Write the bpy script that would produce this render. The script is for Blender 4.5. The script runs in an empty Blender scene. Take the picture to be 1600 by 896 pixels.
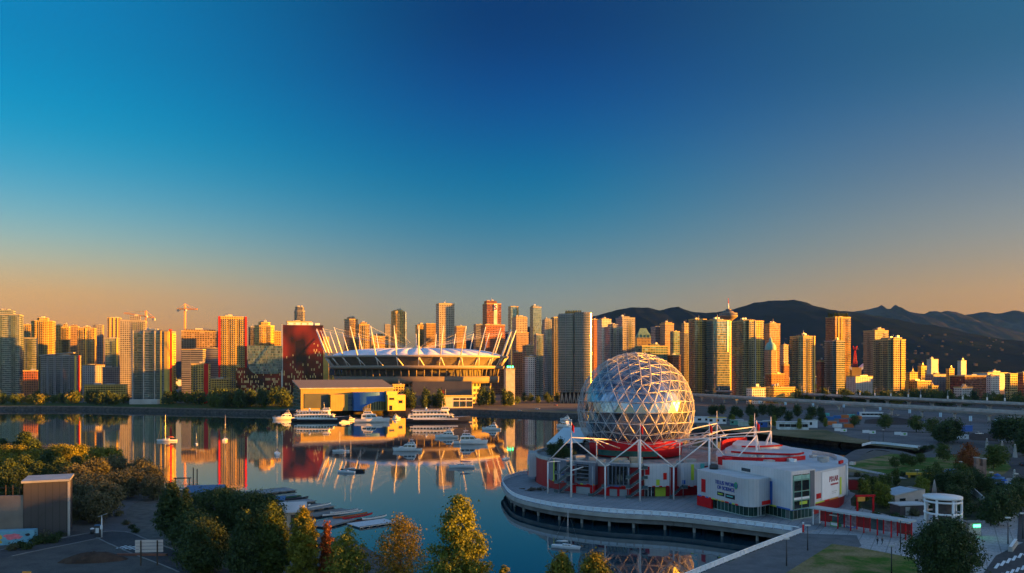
import bpy, bmesh, math, random
from math import sin, cos, tan, pi, radians, sqrt, atan2, hypot
from mathutils import Vector, noise
from mathutils.geometry import tessellate_polygon

random.seed(7)
SC = bpy.context.scene
COL = SC.collection

# ---------------------------------------------------------------- camera, sky, sun, exposure
K, CAM_H, HY = 1256.0, 44.0, 580.0        # focal length in photo pixels, camera height, horizon row of the photo
SUN_EL, SUN_AZ = radians(4.5), radians(-3.5)   # elevation; angle from +X towards +Y
SUN_STRENGTH, SKY_STRENGTH, EXPOSURE = 5.0, 0.054, 3.0
SKY_NEUTRAL = (0.95, 1.06, 1.22)
cam_d = bpy.data.cameras.new('camera')
cam = bpy.data.objects.new('camera', cam_d); COL.objects.link(cam)
cam.location = (0, 0, CAM_H); cam.rotation_euler = (radians(90), 0, 0)
cam_d.sensor_width = 36; cam_d.lens = 36*K/1600
cam_d.shift_y = (HY-448)/1600
cam_d.clip_start = 1; cam_d.clip_end = 60000
SC.camera = cam

world = bpy.data.worlds.new('World'); SC.world = world; world.use_nodes = True
WN, WL = world.node_tree.nodes, world.node_tree.links
WN.clear()
w_out = WN.new('ShaderNodeOutputWorld'); w_bg = WN.new('ShaderNodeBackground')
sky = WN.new('ShaderNodeTexSky'); sky.sky_type = 'NISHITA'; sky.sun_disc = False
sky.sun_elevation = SUN_EL; sky.sun_rotation = radians(90)-SUN_AZ
sky.altitude = 50; sky.air_density = 1.0; sky.dust_density = 1.2; sky.ozone_density = 2.0
w_tc = WN.new('ShaderNodeTexCoord'); w_sep = WN.new('ShaderNodeSeparateXYZ')
WL.new(w_tc.outputs['Generated'], w_sep.inputs[0])
# colour of this morning's sky: per height (z of the view direction) left, ahead and right, neutral overhead and behind
SKY_Z = [0.0, 0.0841, 0.0998, 0.1233, 0.1465, 0.1695, 0.1922, 0.2146, 0.2367, 0.2584, 0.2798, 0.3007, 0.3212, 0.3413, 0.3609, 0.38, 0.3987, 0.4169, 0.7]
SKY_GRADE = [[(1.29, 0.536, 0.243), (1.209, 0.55, 0.281), (1.077, 0.577, 0.357), (0.845, 0.613, 0.487), (0.61, 0.62, 0.584), (0.409, 0.601, 0.638), (0.25, 0.574, 0.67), (0.137, 0.551, 0.688), (0.065, 0.536, 0.698), (0.024, 0.523, 0.703), (0.007, 0.51, 0.705), (0.003, 0.494, 0.703), (0.003, 0.478, 0.692), (0.003, 0.468, 0.687), (0.003, 0.472, 0.706), (0.003, 0.475, 0.715), (0.003, 0.475, 0.715), (0.003, 0.475, 0.715), (0.95, 1.06, 1.22)], [(0.528, 0.471, 0.552), (0.528, 0.471, 0.552), (0.461, 0.451, 0.533), (0.348, 0.423, 0.52), (0.23, 0.397, 0.522), (0.136, 0.378, 0.529), (0.068, 0.359, 0.534), (0.026, 0.338, 0.534), (0.007, 0.312, 0.53), (0.003, 0.278, 0.519), (0.003, 0.243, 0.504), (0.003, 0.213, 0.483), (0.003, 0.186, 0.456), (0.003, 0.163, 0.422), (0.003, 0.143, 0.382), (0.003, 0.128, 0.343), (0.003, 0.119, 0.32), (0.003, 0.116, 0.314), (0.95, 1.06, 1.22)], [(0.832, 0.411, 0.246), (0.788, 0.405, 0.259), (0.719, 0.398, 0.283), (0.613, 0.391, 0.324), (0.53, 0.386, 0.354), (0.459, 0.371, 0.366), (0.385, 0.347, 0.37), (0.319, 0.324, 0.372), (0.262, 0.304, 0.376), (0.211, 0.289, 0.378), (0.162, 0.274, 0.375), (0.124, 0.261, 0.365), (0.1, 0.25, 0.352), (0.086, 0.246, 0.346), (0.08, 0.253, 0.356), (0.079, 0.256, 0.361), (0.079, 0.256, 0.361), (0.079, 0.256, 0.361), (0.95, 1.06, 1.22)]]
#SKYGRADE#
def _sky_ramp(cols):
    n = WN.new('ShaderNodeValToRGB'); e = n.color_ramp.elements
    while len(e) < len(cols): e.new(0.5)
    for q, z, c in zip(e, SKY_Z, cols): q.position = z; q.color = (*c, 1)
    WL.new(w_sep.outputs['Z'], n.inputs[0]); return n.outputs[0]
def _sky_mix(f, a, b_):
    n = WN.new('ShaderNodeMix'); n.data_type = 'RGBA'; WL.new(f, n.inputs[0])
    for i, q in ((6, a), (7, b_)):
        if isinstance(q, tuple): n.inputs[i].default_value = (*q, 1)
        else: WL.new(q, n.inputs[i])
    return n.outputs[2]
def _sky_range(v, a, b_):
    n = WN.new('ShaderNodeMapRange'); n.interpolation_type = 'SMOOTHSTEP'; n.inputs[1].default_value = a; n.inputs[2].default_value = b_; WL.new(v, n.inputs[0]); return n.outputs[0]
g_l, g_c, g_r = [_sky_ramp(c) for c in SKY_GRADE]
g = _sky_mix(_sky_range(w_sep.outputs['X'], -0.52, 0.0), g_l, g_c)
g = _sky_mix(_sky_range(w_sep.outputs['X'], 0.0, 0.52), g, g_r)
g = _sky_mix(_sky_range(w_sep.outputs['Y'], -0.15, 0.35), SKY_NEUTRAL, g)
w_mul = WN.new('ShaderNodeMix'); w_mul.data_type = 'RGBA'; w_mul.blend_type = 'MULTIPLY'; w_mul.inputs[0].default_value = 1.0
WL.new(sky.outputs[0], w_mul.inputs[6]); WL.new(g, w_mul.inputs[7])
WL.new(w_mul.outputs[2], w_bg.inputs[0]); w_bg.inputs[1].default_value = SKY_STRENGTH
WL.new(w_bg.outputs[0], w_out.inputs[0])

sun_d = bpy.data.lights.new('sun', 'SUN'); sun_d.energy = SUN_STRENGTH; sun_d.angle = radians(0.5)
sun_d.color = (1.0, 0.355, 0.012)
sun = bpy.data.objects.new('sun', sun_d); COL.objects.link(sun)
SUN_DIR = Vector((cos(SUN_EL)*cos(SUN_AZ), cos(SUN_EL)*sin(SUN_AZ), sin(SUN_EL)))
sun.rotation_euler = SUN_DIR.to_track_quat('Z', 'Y').to_euler()

SC.view_settings.view_transform = 'Standard'; SC.view_settings.look = 'None'
SC.view_settings.exposure = EXPOSURE; SC.view_settings.gamma = 1.0; SC.view_settings.use_curve_mapping = False
SC.render.engine = 'CYCLES'
SC.cycles.max_bounces = 6; SC.cycles.diffuse_bounces = 2; SC.cycles.glossy_bounces = 3
SC.cycles.transmission_bounces = 3; SC.cycles.volume_bounces = 0; SC.cycles.transparent_max_bounces = 8
SC.cycles.caustics_reflective = False; SC.cycles.caustics_refractive = False
SC.cycles.sample_clamp_indirect = 3.0
SC.cycles.use_denoising = True

# ---------------------------------------------------------------- helpers
def P(px, py, z=4.0):
    Y = (CAM_H-z)*K/(py-HY); return ((px-800)/K*Y, Y)
def wx(px, Y): return (px-800)/K*Y
def wz(py, Y): return CAM_H-(py-HY)/K*Y

class MB:
    """collects faces and links them as one mesh object"""
    def __init__(s): s.v = []; s.f = []; s.mi = []; s.uv = []; s.sm = []
    def face(s, pts, m=0, uv=None, smooth=False):
        b = len(s.v); s.v.extend([tuple(p) for p in pts]); s.f.append(tuple(range(b, b+len(pts))))
        s.mi.append(m); s.uv.append(uv); s.sm.append(smooth)
    def box(s, c, d, rz=0.0, m=0, rx=0.0, ry=0.0):
        """c = centre of the box, d = its three sizes"""
        x, y, z = d[0]/2, d[1]/2, d[2]/2
        P8 = [Vector(q) for q in ((-x,-y,-z),(x,-y,-z),(x,y,-z),(-x,y,-z),(-x,-y,z),(x,-y,z),(x,y,z),(-x,y,z))]
        if rx or ry or rz:
            from mathutils import Euler
            R = Euler((rx, ry, rz)).to_matrix(); P8 = [R @ q for q in P8]
        b = len(s.v); s.v.extend([(q.x+c[0], q.y+c[1], q.z+c[2]) for q in P8])
        for q in ((0,3,2,1),(4,5,6,7),(0,1,5,4),(1,2,6,5),(2,3,7,6),(3,0,4,7)):
            s.f.append(tuple(b+i for i in q)); s.mi.append(m); s.uv.append(None); s.sm.append(False)
    def prism(s, poly, z0, z1, m=0, mt=None, u0=0.0, bottom=False, smooth=False, cap=True):
        """vertical prism over a CCW outline; the sides carry metre UVs"""
        n = len(poly); u = u0
        if mt is None: mt = m
        for i in range(n):
            a, b = poly[i], poly[(i+1) % n]; L = hypot(b[0]-a[0], b[1]-a[1])
            s.face([(a[0],a[1],z0),(b[0],b[1],z0),(b[0],b[1],z1),(a[0],a[1],z1)], m,
                   [(u,0),(u+L,0),(u+L,z1-z0),(u,z1-z0)], smooth)
            u += L
        if cap: s.face([(p[0],p[1],z1) for p in poly], mt)
        if bottom: s.face([(p[0],p[1],z0) for p in reversed(poly)], mt)
    def tube(s, p0, p1, r, m=0, n=6, r1=None, cap=True):
        p0, p1 = Vector(p0), Vector(p1); d = p1-p0
        if d.length < 1e-6: return
        r1 = r if r1 is None else r1
        q = d.to_track_quat('Z', 'Y'); X, Yv = q @ Vector((1,0,0)), q @ Vector((0,1,0))
        b = len(s.v)
        for pt, rr in ((p0, r), (p1, r1)):
            for i in range(n):
                a = 2*pi*i/n; s.v.append(tuple(pt+X*(rr*cos(a))+Yv*(rr*sin(a))))
        for i in range(n):
            j = (i+1) % n
            s.f.append((b+i, b+j, b+n+j, b+n+i)); s.mi.append(m); s.uv.append(None); s.sm.append(n > 4)
        if cap:
            s.f.append(tuple(b+n+i for i in range(n))); s.mi.append(m); s.uv.append(None); s.sm.append(False)
            s.f.append(tuple(b+n-1-i for i in range(n))); s.mi.append(m); s.uv.append(None); s.sm.append(False)
    def path(s, pts, r, m=0, n=6):
        for a, b in zip(pts, pts[1:]): s.tube(a, b, r, m, n)
    def lathe(s, prof, c=(0,0), n=32, m=0, sx=1.0, sy=1.0, a0=0.0, a1=2*pi, smooth=True):
        """profile of (radius, z) turned about a vertical axis through c"""
        b = len(s.v); k = len(prof); full = abs(a1-a0-2*pi) < 1e-6; cols = n if full else n+1
        for i in range(cols):
            a = a0+(a1-a0)*i/n
            for r, z in prof: s.v.append((c[0]+r*cos(a)*sx, c[1]+r*sin(a)*sy, z))
        for i in range(n):
            j = (i+1) % cols
            for q in range(k-1):
                mm = m[q] if isinstance(m, (list, tuple)) else m
                s.f.append((b+i*k+q, b+j*k+q, b+j*k+q+1, b+i*k+q+1)); s.mi.append(mm)
                R = prof[q][0]
                s.uv.append([(a0*R+(a1-a0)*R*(i+e)/n, z) for e, z in ((0,prof[q][1]),(1,prof[q][1]),(1,prof[q+1][1]),(0,prof[q+1][1]))])
                s.sm.append(smooth)
    def mesh(s, name, mats):
        me = bpy.data.meshes.new(name); me.from_pydata(s.v, [], s.f)
        for m in (mats if isinstance(mats, (list, tuple)) else [mats]): me.materials.append(m)
        me.polygons.foreach_set('material_index', s.mi); me.polygons.foreach_set('use_smooth', s.sm)
        if any(u is not None for u in s.uv):
            uvl = me.uv_layers.new(name='UVMap'); flat = []
            for f, u in zip(s.f, s.uv):
                for i in range(len(f)): flat.extend(u[i] if u is not None else (0.03, 0.03))
            uvl.data.foreach_set('uv', flat)
        me.update(); return me
    def build(s, name, mats, parent=None, loc=None, rz=0.0):
        if not s.f: return None
        o = bpy.data.objects.new(name, s.mesh(name, mats)); COL.objects.link(o)
        if parent is not None: o.parent = parent
        if loc is not None: o.location = loc
        if rz: o.rotation_euler = (0, 0, rz)
        return o

def tag(o, label=None, cat=None, group=None, kind=None):
    if label: o['label'] = label
    if cat: o['category'] = cat
    if group: o['group'] = group
    if kind: o['kind'] = kind
    return o
def thing(name, label, cat, loc=(0,0,0), rz=0.0, group=None):
    o = bpy.data.objects.new(name, None); COL.objects.link(o); o.empty_display_size = 0.5
    o.location = loc; o.rotation_euler = (0, 0, rz)
    return tag(o, label, cat, group)
def copy_thing(o, loc, rz=0.0, label=None, scale=1.0, parent=None):
    c = o.copy(); COL.objects.link(c)
    if parent is None:
        c.location = loc; c.rotation_euler = (0, 0, rz); c.scale = (scale, scale, scale) if not isinstance(scale, tuple) else scale
    else: c.parent = parent
    if label: c['label'] = label
    for ch in KIDS.get(o.name, ()): copy_thing(ch, None, parent=c)
    return c
KIDS = {}
def know(o):
    """remember the children of a prototype so that its copies can be made fast"""
    KIDS.clear()
    for q in bpy.data.objects:
        if q.parent: KIDS.setdefault(q.parent.name, []).append(q)
    return o
def structure(name, mb, mats):
    return tag(mb.build(name, mats), kind='structure')

# ---------------------------------------------------------------- materials
MATS = {}
def mat(name, col, rough=0.65, metal=0.0, var=0.25, scale=0.4, bump=0.0, spec=0.5, emit=None, vscale=(1,1,1)):
    if name in MATS: return MATS[name]
    m = bpy.data.materials.new(name); m.use_nodes = True; N, L = m.node_tree.nodes, m.node_tree.links
    b = N['Principled BSDF']; b.inputs['Roughness'].default_value = rough; b.inputs['Metallic'].default_value = metal
    b.inputs['Specular IOR Level'].default_value = spec
    tc = N.new('ShaderNodeTexCoord'); mp = N.new('ShaderNodeMapping'); mp.inputs['Scale'].default_value = vscale
    L.new(tc.outputs['Object'], mp.inputs[0])
    nz = N.new('ShaderNodeTexNoise'); nz.inputs['Scale'].default_value = scale; nz.inputs['Detail'].default_value = 5
    L.new(mp.outputs[0], nz.inputs['Vector'])
    rp = N.new('ShaderNodeValToRGB'); rp.color_ramp.elements[0].position = 0.3; rp.color_ramp.elements[1].position = 0.7
    rp.color_ramp.elements[0].color = (*[c*(1-var) for c in col], 1); rp.color_ramp.elements[1].color = (*[min(1, c*(1+var)) for c in col], 1)
    L.new(nz.outputs[0], rp.inputs[0]); L.new(rp.outputs[0], b.inputs['Base Color'])
    if bump:
        bp = N.new('ShaderNodeBump'); bp.inputs['Strength'].default_value = bump; L.new(nz.outputs[0], bp.inputs['Height']); L.new(bp.outputs[0], b.inputs['Normal'])
    if emit:
        b.inputs['Emission Color'].default_value = (*emit[0], 1); b.inputs['Emission Strength'].default_value = emit[1]
    MATS[name] = m; return m

def _math(N, L, op, a, b=None, c=None):
    n = N.new('ShaderNodeMath'); n.operation = op
    for i, q in enumerate((a, b, c)):
        if q is None: continue
        if isinstance(q, (int, float)): n.inputs[i].default_value = q
        else: L.new(q, n.inputs[i])
    return n.outputs[0]

def facade(name, wall, glass, fh=3.0, bay=3.2, wf=0.8, hf=0.62, g_metal=0.55, g_rough=0.07, wrough=0.6, jitter=0.03, var=0.5, wall2=None, wmetal=0.0):
    """wall with a grid of windows laid out in metres along the wall (u) and up it (v)"""
    if name in MATS: return MATS[name]
    m = bpy.data.materials.new(name); m.use_nodes = True; N, L = m.node_tree.nodes, m.node_tree.links
    b = N['Principled BSDF']
    uv = N.new('ShaderNodeUVMap'); sp = N.new('ShaderNodeSeparateXYZ'); L.new(uv.outputs[0], sp.inputs[0])
    u, v = _math(N,L,'DIVIDE',sp.outputs[0],bay), _math(N,L,'DIVIDE',sp.outputs[1],fh)
    fu, fv = _math(N,L,'FRACT',u), _math(N,L,'FRACT',v)
    iu, iv = _math(N,L,'FLOOR',u), _math(N,L,'FLOOR',v)
    wu = _math(N,L,'COMPARE',fu,0.5,wf/2); wv = _math(N,L,'COMPARE',fv,0.55,hf/2)
    win = _math(N,L,'MULTIPLY',wu,wv)
    oi = N.new('ShaderNodeObjectInfo'); cb = N.new('ShaderNodeCombineXYZ')
    L.new(iu, cb.inputs[0]); L.new(iv, cb.inputs[1]); L.new(oi.outputs['Random'], cb.inputs[2])
    wn = N.new('ShaderNodeTexWhiteNoise'); wn.noise_dimensions = '3D'; L.new(cb.outputs[0], wn.inputs[0])
    cbu = N.new('ShaderNodeCombineXYZ'); L.new(iu, cbu.inputs[0]); L.new(oi.outputs['Random'], cbu.inputs[2])
    wn2 = N.new('ShaderNodeTexWhiteNoise'); wn2.noise_dimensions = '3D'; L.new(cbu.outputs[0], wn2.inputs[0])
    # glass colour: random blinds and depth
    gr = N.new('ShaderNodeValToRGB'); e = gr.color_ramp.elements
    e[0].position = 0.0; e[0].color = (*[c*(1-var) for c in glass], 1); e[1].position = 0.8; e[1].color = (*[min(1,c*(1+var)) for c in glass], 1)
    q = gr.color_ramp.elements.new(0.93); q.color = (*[min(1,0.5*c+0.16) for c in glass], 1)
    L.new(wn.outputs[0], gr.inputs[0])
    nz = N.new('ShaderNodeTexNoise'); nz.inputs['Scale'].default_value = 0.08; tc = N.new('ShaderNodeTexCoord'); L.new(tc.outputs['Object'], nz.inputs['Vector'])
    wr = N.new('ShaderNodeValToRGB'); e = wr.color_ramp.elements; e[0].position = .3; e[1].position = .7
    e[0].color = (*[c*.82 for c in wall],1); e[1].color = (*[min(1,c*1.12) for c in wall],1); L.new(nz.outputs[0], wr.inputs[0])
    wcol = wr.outputs[0]
    if wall2:
        mw = N.new('ShaderNodeMix'); mw.data_type = 'RGBA'; L.new(_math(N,L,'GREATER_THAN',wn2.outputs[0],0.6), mw.inputs[0])
        L.new(wcol, mw.inputs[6]); mw.inputs[7].default_value = (*wall2, 1); wcol = mw.outputs[2]
    mx = N.new('ShaderNodeMix'); mx.data_type = 'RGBA'; L.new(win, mx.inputs[0]); L.new(wcol, mx.inputs[6]); L.new(gr.outputs[0], mx.inputs[7])
    L.new(mx.outputs[2], b.inputs['Base Color'])
    L.new(_math(N,L,'MULTIPLY_ADD',win,g_rough-wrough,wrough), b.inputs['Roughness'])
    L.new(_math(N,L,'MULTIPLY_ADD',win,g_metal-wmetal,wmetal), b.inputs['Metallic'])
    # each pane leans a hair its own way
    ge = N.new('ShaderNodeNewGeometry'); vm = N.new('ShaderNodeVectorMath'); vm.operation = 'SUBTRACT'; L.new(wn.outputs[1], vm.inputs[0]); vm.inputs[1].default_value = (.5,.5,.5)
    vs = N.new('ShaderNodeVectorMath'); vs.operation = 'SCALE'; L.new(vm.outputs[0], vs.inputs[0]); L.new(_math(N,L,'MULTIPLY',win,jitter), vs.inputs['Scale'])
    va = N.new('ShaderNodeVectorMath'); va.operation = 'ADD'; L.new(ge.outputs['Normal'], va.inputs[0]); L.new(vs.outputs[0], va.inputs[1])
    vn = N.new('ShaderNodeVectorMath'); vn.operation = 'NORMALIZE'; L.new(va.outputs[0], vn.inputs[0]); L.new(vn.outputs[0], b.inputs['Normal'])
    MATS[name] = m; return m

def ground_mat(name, cols, scale=0.05, rough=0.9, detail=8, pos=None, fine=None, spec=0.2, joint=0.0, jdir=2):
    """several ground tones mixed by large and fine noise"""
    if name in MATS: return MATS[name]
    m = bpy.data.materials.new(name); m.use_nodes = True; N, L = m.node_tree.nodes, m.node_tree.links
    b = N['Principled BSDF']; b.inputs['Roughness'].default_value = rough; b.inputs['Specular IOR Level'].default_value = spec
    tc = N.new('ShaderNodeTexCoord'); nz = N.new('ShaderNodeTexNoise'); nz.inputs['Scale'].default_value = scale; nz.inputs['Detail'].default_value = detail; nz.inputs['Roughness'].default_value = .62
    L.new(tc.outputs['Object'], nz.inputs['Vector']); rp = N.new('ShaderNodeValToRGB'); cr = rp.color_ramp
    while len(cr.elements) < len(cols): cr.elements.new(.5)
    for i, (e, c) in enumerate(zip(cr.elements, cols)):
        e.position = pos[i] if pos else .3+.4*i/max(1,len(cols)-1); e.color = (*c,1)
    L.new(nz.outputs[0], rp.inputs[0])
    n2 = N.new('ShaderNodeTexNoise'); n2.inputs['Scale'].default_value = fine or scale*25; n2.inputs['Detail'].default_value = 3; L.new(tc.outputs['Object'], n2.inputs['Vector'])
    mx = N.new('ShaderNodeMix'); mx.data_type = 'RGBA'; mx.blend_type = 'MULTIPLY'; mx.inputs[0].default_value = .8
    r2 = N.new('ShaderNodeValToRGB'); r2.color_ramp.elements[0].position = .3; r2.color_ramp.elements[1].position = .7
    r2.color_ramp.elements[0].color = (.62,.62,.62,1); r2.color_ramp.elements[1].color = (1.25,1.25,1.25,1); L.new(n2.outputs[0], r2.inputs[0])
    L.new(rp.outputs[0], mx.inputs[6]); L.new(r2.outputs[0], mx.inputs[7]); colr = mx.outputs[2]
    if joint:
        sp = N.new('ShaderNodeSeparateXYZ'); mp = N.new('ShaderNodeMapping'); mp.inputs['Rotation'].default_value = (0,0,.5); L.new(tc.outputs['Object'], mp.inputs[0]); L.new(mp.outputs[0], sp.inputs[0])
        j = _math(N,L,'LESS_THAN',_math(N,L,'FRACT',_math(N,L,'DIVIDE',sp.outputs[0],joint)),.07)
        if jdir == 2: j = _math(N,L,'MAXIMUM',j,_math(N,L,'LESS_THAN',_math(N,L,'FRACT',_math(N,L,'DIVIDE',sp.outputs[1],joint)),.07))
        mj = N.new('ShaderNodeMix'); mj.data_type = 'RGBA'; mj.blend_type = 'MULTIPLY'; L.new(_math(N,L,'MULTIPLY',j,.55), mj.inputs[0]); L.new(colr, mj.inputs[6]); mj.inputs[7].default_value = (.3,.3,.3,1); colr = mj.outputs[2]
    L.new(colr, b.inputs['Base Color'])
    bp = N.new('ShaderNodeBump'); bp.inputs['Strength'].default_value = .25; L.new(n2.outputs[0], bp.inputs['Height']); L.new(bp.outputs[0], b.inputs['Normal'])
    MATS[name] = m; return m

def leaf_mat(name, c0, c1, c2=None):
    """leaves: one tone per leaf clump (mesh island), some light passing through"""
    if name in MATS: return MATS[name]
    m = bpy.data.materials.new(name); m.use_nodes = True; N, L = m.node_tree.nodes, m.node_tree.links
    b = N['Principled BSDF']; b.inputs['Roughness'].default_value = .6; b.inputs['Specular IOR Level'].default_value = .25
    ge = N.new('ShaderNodeNewGeometry'); oi = N.new('ShaderNodeObjectInfo')
    tc = N.new('ShaderNodeTexCoord'); nz = N.new('ShaderNodeTexNoise'); nz.inputs['Scale'].default_value = .75; nz.inputs['Detail'].default_value = 2; L.new(tc.outputs['Object'], nz.inputs['Vector'])
    r = _math(N,L,'MULTIPLY_ADD',ge.outputs['Random Per Island'],.38,_math(N,L,'MULTIPLY_ADD',oi.outputs['Random'],.25,_math(N,L,'MULTIPLY_ADD',nz.outputs[0],1.7,-.68)))
    rp = N.new('ShaderNodeValToRGB'); e = rp.color_ramp.elements
    e[0].color = (*c0,1); e[1].color = (*c1,1)
    if c2: q = e.new(.85); q.color = (*c1,1); e[-1].position = 1.0; e[-1].color = (*c2,1)
    L.new(r, rp.inputs[0]); L.new(rp.outputs[0], b.inputs['Base Color'])
    tr = N.new('ShaderNodeBsdfTranslucent'); L.new(rp.outputs[0], tr.inputs[0])
    mx = N.new('ShaderNodeMixShader'); mx.inputs[0].default_value = .3
    L.new(b.outputs[0], mx.inputs[1]); L.new(tr.outputs[0], mx.inputs[2]); L.new(mx.outputs[0], N['Material Output'].inputs[0])
    MATS[name] = m; return m

concrete = mat('concrete', (.36,.35,.33), .8, var=.2, scale=.3)
concrete_dark = mat('dark_concrete', (.16,.155,.15), .85, var=.3, scale=.3)
white_paint = mat('white_paint', (.72,.73,.74), .45, var=.06)
steel = mat('galvanised_steel', (.45,.46,.47), .4, metal=.7, var=.15, scale=2)
dark_metal = mat('dark_metal', (.04,.042,.045), .5, var=.2)
roof_gravel = mat('roof_gravel', (.24,.23,.22), .9, var=.35, scale=.5)
roof_pale = mat('pale_roofing', (.5,.5,.5), .8, var=.15, scale=.2)
red_panel = mat('red_cladding', (.52,.006,.012), .6, var=.15, scale=.3, spec=.2)
asphalt = ground_mat('asphalt', [(.045,.046,.05),(.065,.065,.068),(.085,.085,.087)], .06)
paving = ground_mat('paving', [(.29,.29,.295),(.36,.36,.36),(.43,.425,.42)], .08, joint=3.2)
black_glass = mat('dark_glass', (.02,.025,.028), .05, var=.3, spec=.9)
green_glass = mat('green_glass', (.03,.09,.075), .06, var=.3, spec=.9)

# ---------------------------------------------------------------- water, land, banks
wat = bpy.data.materials.new('water'); wat.use_nodes = True
N, L = wat.node_tree.nodes, wat.node_tree.links
b = N['Principled BSDF']; b.inputs['Base Color'].default_value = (.006,.032,.046,1); b.inputs['Roughness'].default_value = .03; b.inputs['IOR'].default_value = 1.58
tc = N.new('ShaderNodeTexCoord'); mp = N.new('ShaderNodeMapping'); mp.inputs['Scale'].default_value = (.8,.35,1); L.new(tc.outputs['Object'], mp.inputs[0])
nz = N.new('ShaderNodeTexNoise'); nz.inputs['Scale'].default_value = .55; nz.inputs['Detail'].default_value = 4; L.new(mp.outputs[0], nz.inputs['Vector'])
n2 = N.new('ShaderNodeTexNoise'); n2.inputs['Scale'].default_value = .012; n2.inputs['Detail'].default_value = 2; L.new(tc.outputs['Object'], n2.inputs['Vector'])
bp = N.new('ShaderNodeBump'); bp.inputs['Distance'].default_value = .12
pr = N.new('ShaderNodeMapRange'); pr.inputs[1].default_value = .42; pr.inputs[2].default_value = .68; pr.inputs[3].default_value = .028; pr.inputs[4].default_value = .16; L.new(n2.outputs[0], pr.inputs[0]); L.new(pr.outputs[0], bp.inputs['Strength']); L.new(nz.outputs[0], bp.inputs['Height']); L.new(bp.outputs[0], b.inputs['Normal'])
mb = MB(); mb.face([(-1500,100,0),(400,100,0),(400,1000,0),(-1500,1000,0)]); structure('water', mb, wat)

BASIN = [(-1450,900),(-577,906),(-483,906),(-338,850),(-233,815),(-135,848),(-43,838),(0,803),(43,770),(72,735),(107,674),(139,600),(171,537),(195,474),(216,452),(226,438),
         (214,408),(194,384),(184,408),(151,362),(133,335),(100,300),(82,255),(74,215),(71.5,199),(37.3,159),(24,140),(4,133),(-14,150),(-28,174),(-34,184),(-52,204),(-72,232),(-92,256),(-122,279),(-150,314),(-190,365),(-223,415),(-290,455),(-420,470),(-800,500),(-1450,520)]
OUT = [(-15000,-1500),(9400,-1500),(9400,14500),(-15000,14500)]
GZ = 3.9
def flat_with_hole(outer, hole, z, name, m):
    loops = [[Vector((x,y,0)) for x,y in outer],[Vector((x,y,0)) for x,y in hole]]
    pts = [p for l in loops for p in l]; mb = MB()
    for t in tessellate_polygon(loops):
        q = [(pts[i].x,pts[i].y,z) for i in t]
        if (q[1][0]-q[0][0])*(q[2][1]-q[0][1])-(q[1][1]-q[0][1])*(q[2][0]-q[0][0]) < 0: q.reverse()
        mb.face(q)
    return structure(name, mb, m)
earth = ground_mat('city_ground', [(.06,.06,.058),(.10,.098,.09),(.13,.12,.10)], .02)
flat_with_hole(OUT, BASIN, GZ, 'ground', earth)
rock = ground_mat('bank_rock', [(.025,.023,.02),(.06,.055,.048),(.10,.09,.08)], .35, fine=2.0)
mb = MB(); n = len(BASIN)
for i in range(n):
    a, c = BASIN[i], BASIN[(i+1)%n]
    L_ = hypot(c[0]-a[0], c[1]-a[1]); k = max(1, int(L_/6)); nx, ny = (c[1]-a[1])/L_, -(c[0]-a[0])/L_
    for j in range(k):
        q = []
        for t in (j/k, (j+1)/k):
            x, y = a[0]+(c[0]-a[0])*t, a[1]+(c[1]-a[1])*t
            e = 0 if t in (0.0, 1.0) else noise.noise((x*.15, y*.15, 0))*1.2
            q.append(((x,y,GZ-.002),(x+nx*(2.5+e),y+ny*(2.5+e),1.2+e*.3),(x+nx*(4.5+e),y+ny*(4.5+e),-1.5)))
        mb.face([q[0][0],q[1][0],q[1][1],q[0][1]]); mb.face([q[0][1],q[1][1],q[1][2],q[0][2]])
structure('shore_bank', mb, rock)

def sheet(name, poly, z, m):
    mb = MB(); pts = [Vector((x,y,0)) for x,y in poly]
    for t in tessellate_polygon([pts]):
        q = [(poly[i][0],poly[i][1],z) for i in t]
        if (q[1][0]-q[0][0])*(q[2][1]-q[0][1])-(q[1][1]-q[0][1])*(q[2][0]-q[0][0]) < 0: q.reverse()
        mb.face(q)
    return structure(name, mb, m)
def ribbon_pts(line, w):
    """left and right edges of a strip of width w along a line"""
    Lp, Rp = [], []
    for i, p in enumerate(line):
        a, c = line[max(0,i-1)], line[min(len(line)-1,i+1)]
        d = hypot(c[0]-a[0], c[1]-a[1]) or 1; nx, ny = -(c[1]-a[1])/d, (c[0]-a[0])/d
        Lp.append((p[0]+nx*w/2, p[1]+ny*w/2)); Rp.append((p[0]-nx*w/2, p[1]-ny*w/2))
    return Lp, Rp
def smooth_line(pts, k=6):
    out = []
    for i in range(len(pts)-1):
        p0, p1, p2, p3 = pts[max(0,i-1)], pts[i], pts[i+1], pts[min(len(pts)-1,i+2)]
        for j in range(k):
            t = j/k
            out.append(tuple(0.5*((2*p1[d])+(-p0[d]+p2[d])*t+(2*p0[d]-5*p1[d]+4*p2[d]-p3[d])*t*t+(-p0[d]+3*p1[d]-3*p2[d]+p3[d])*t**3) for d in range(len(p1))))
    out.append(tuple(pts[-1])); return out
def strip(name, line, w, z, m):
    Lp, Rp = ribbon_pts(line, w); mb = MB()
    for i in range(len(line)-1):
        mb.face([(*Rp[i],z),(*Rp[i+1],z),(*Lp[i+1],z),(*Lp[i],z)])
    return structure(name, mb, m)

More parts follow.
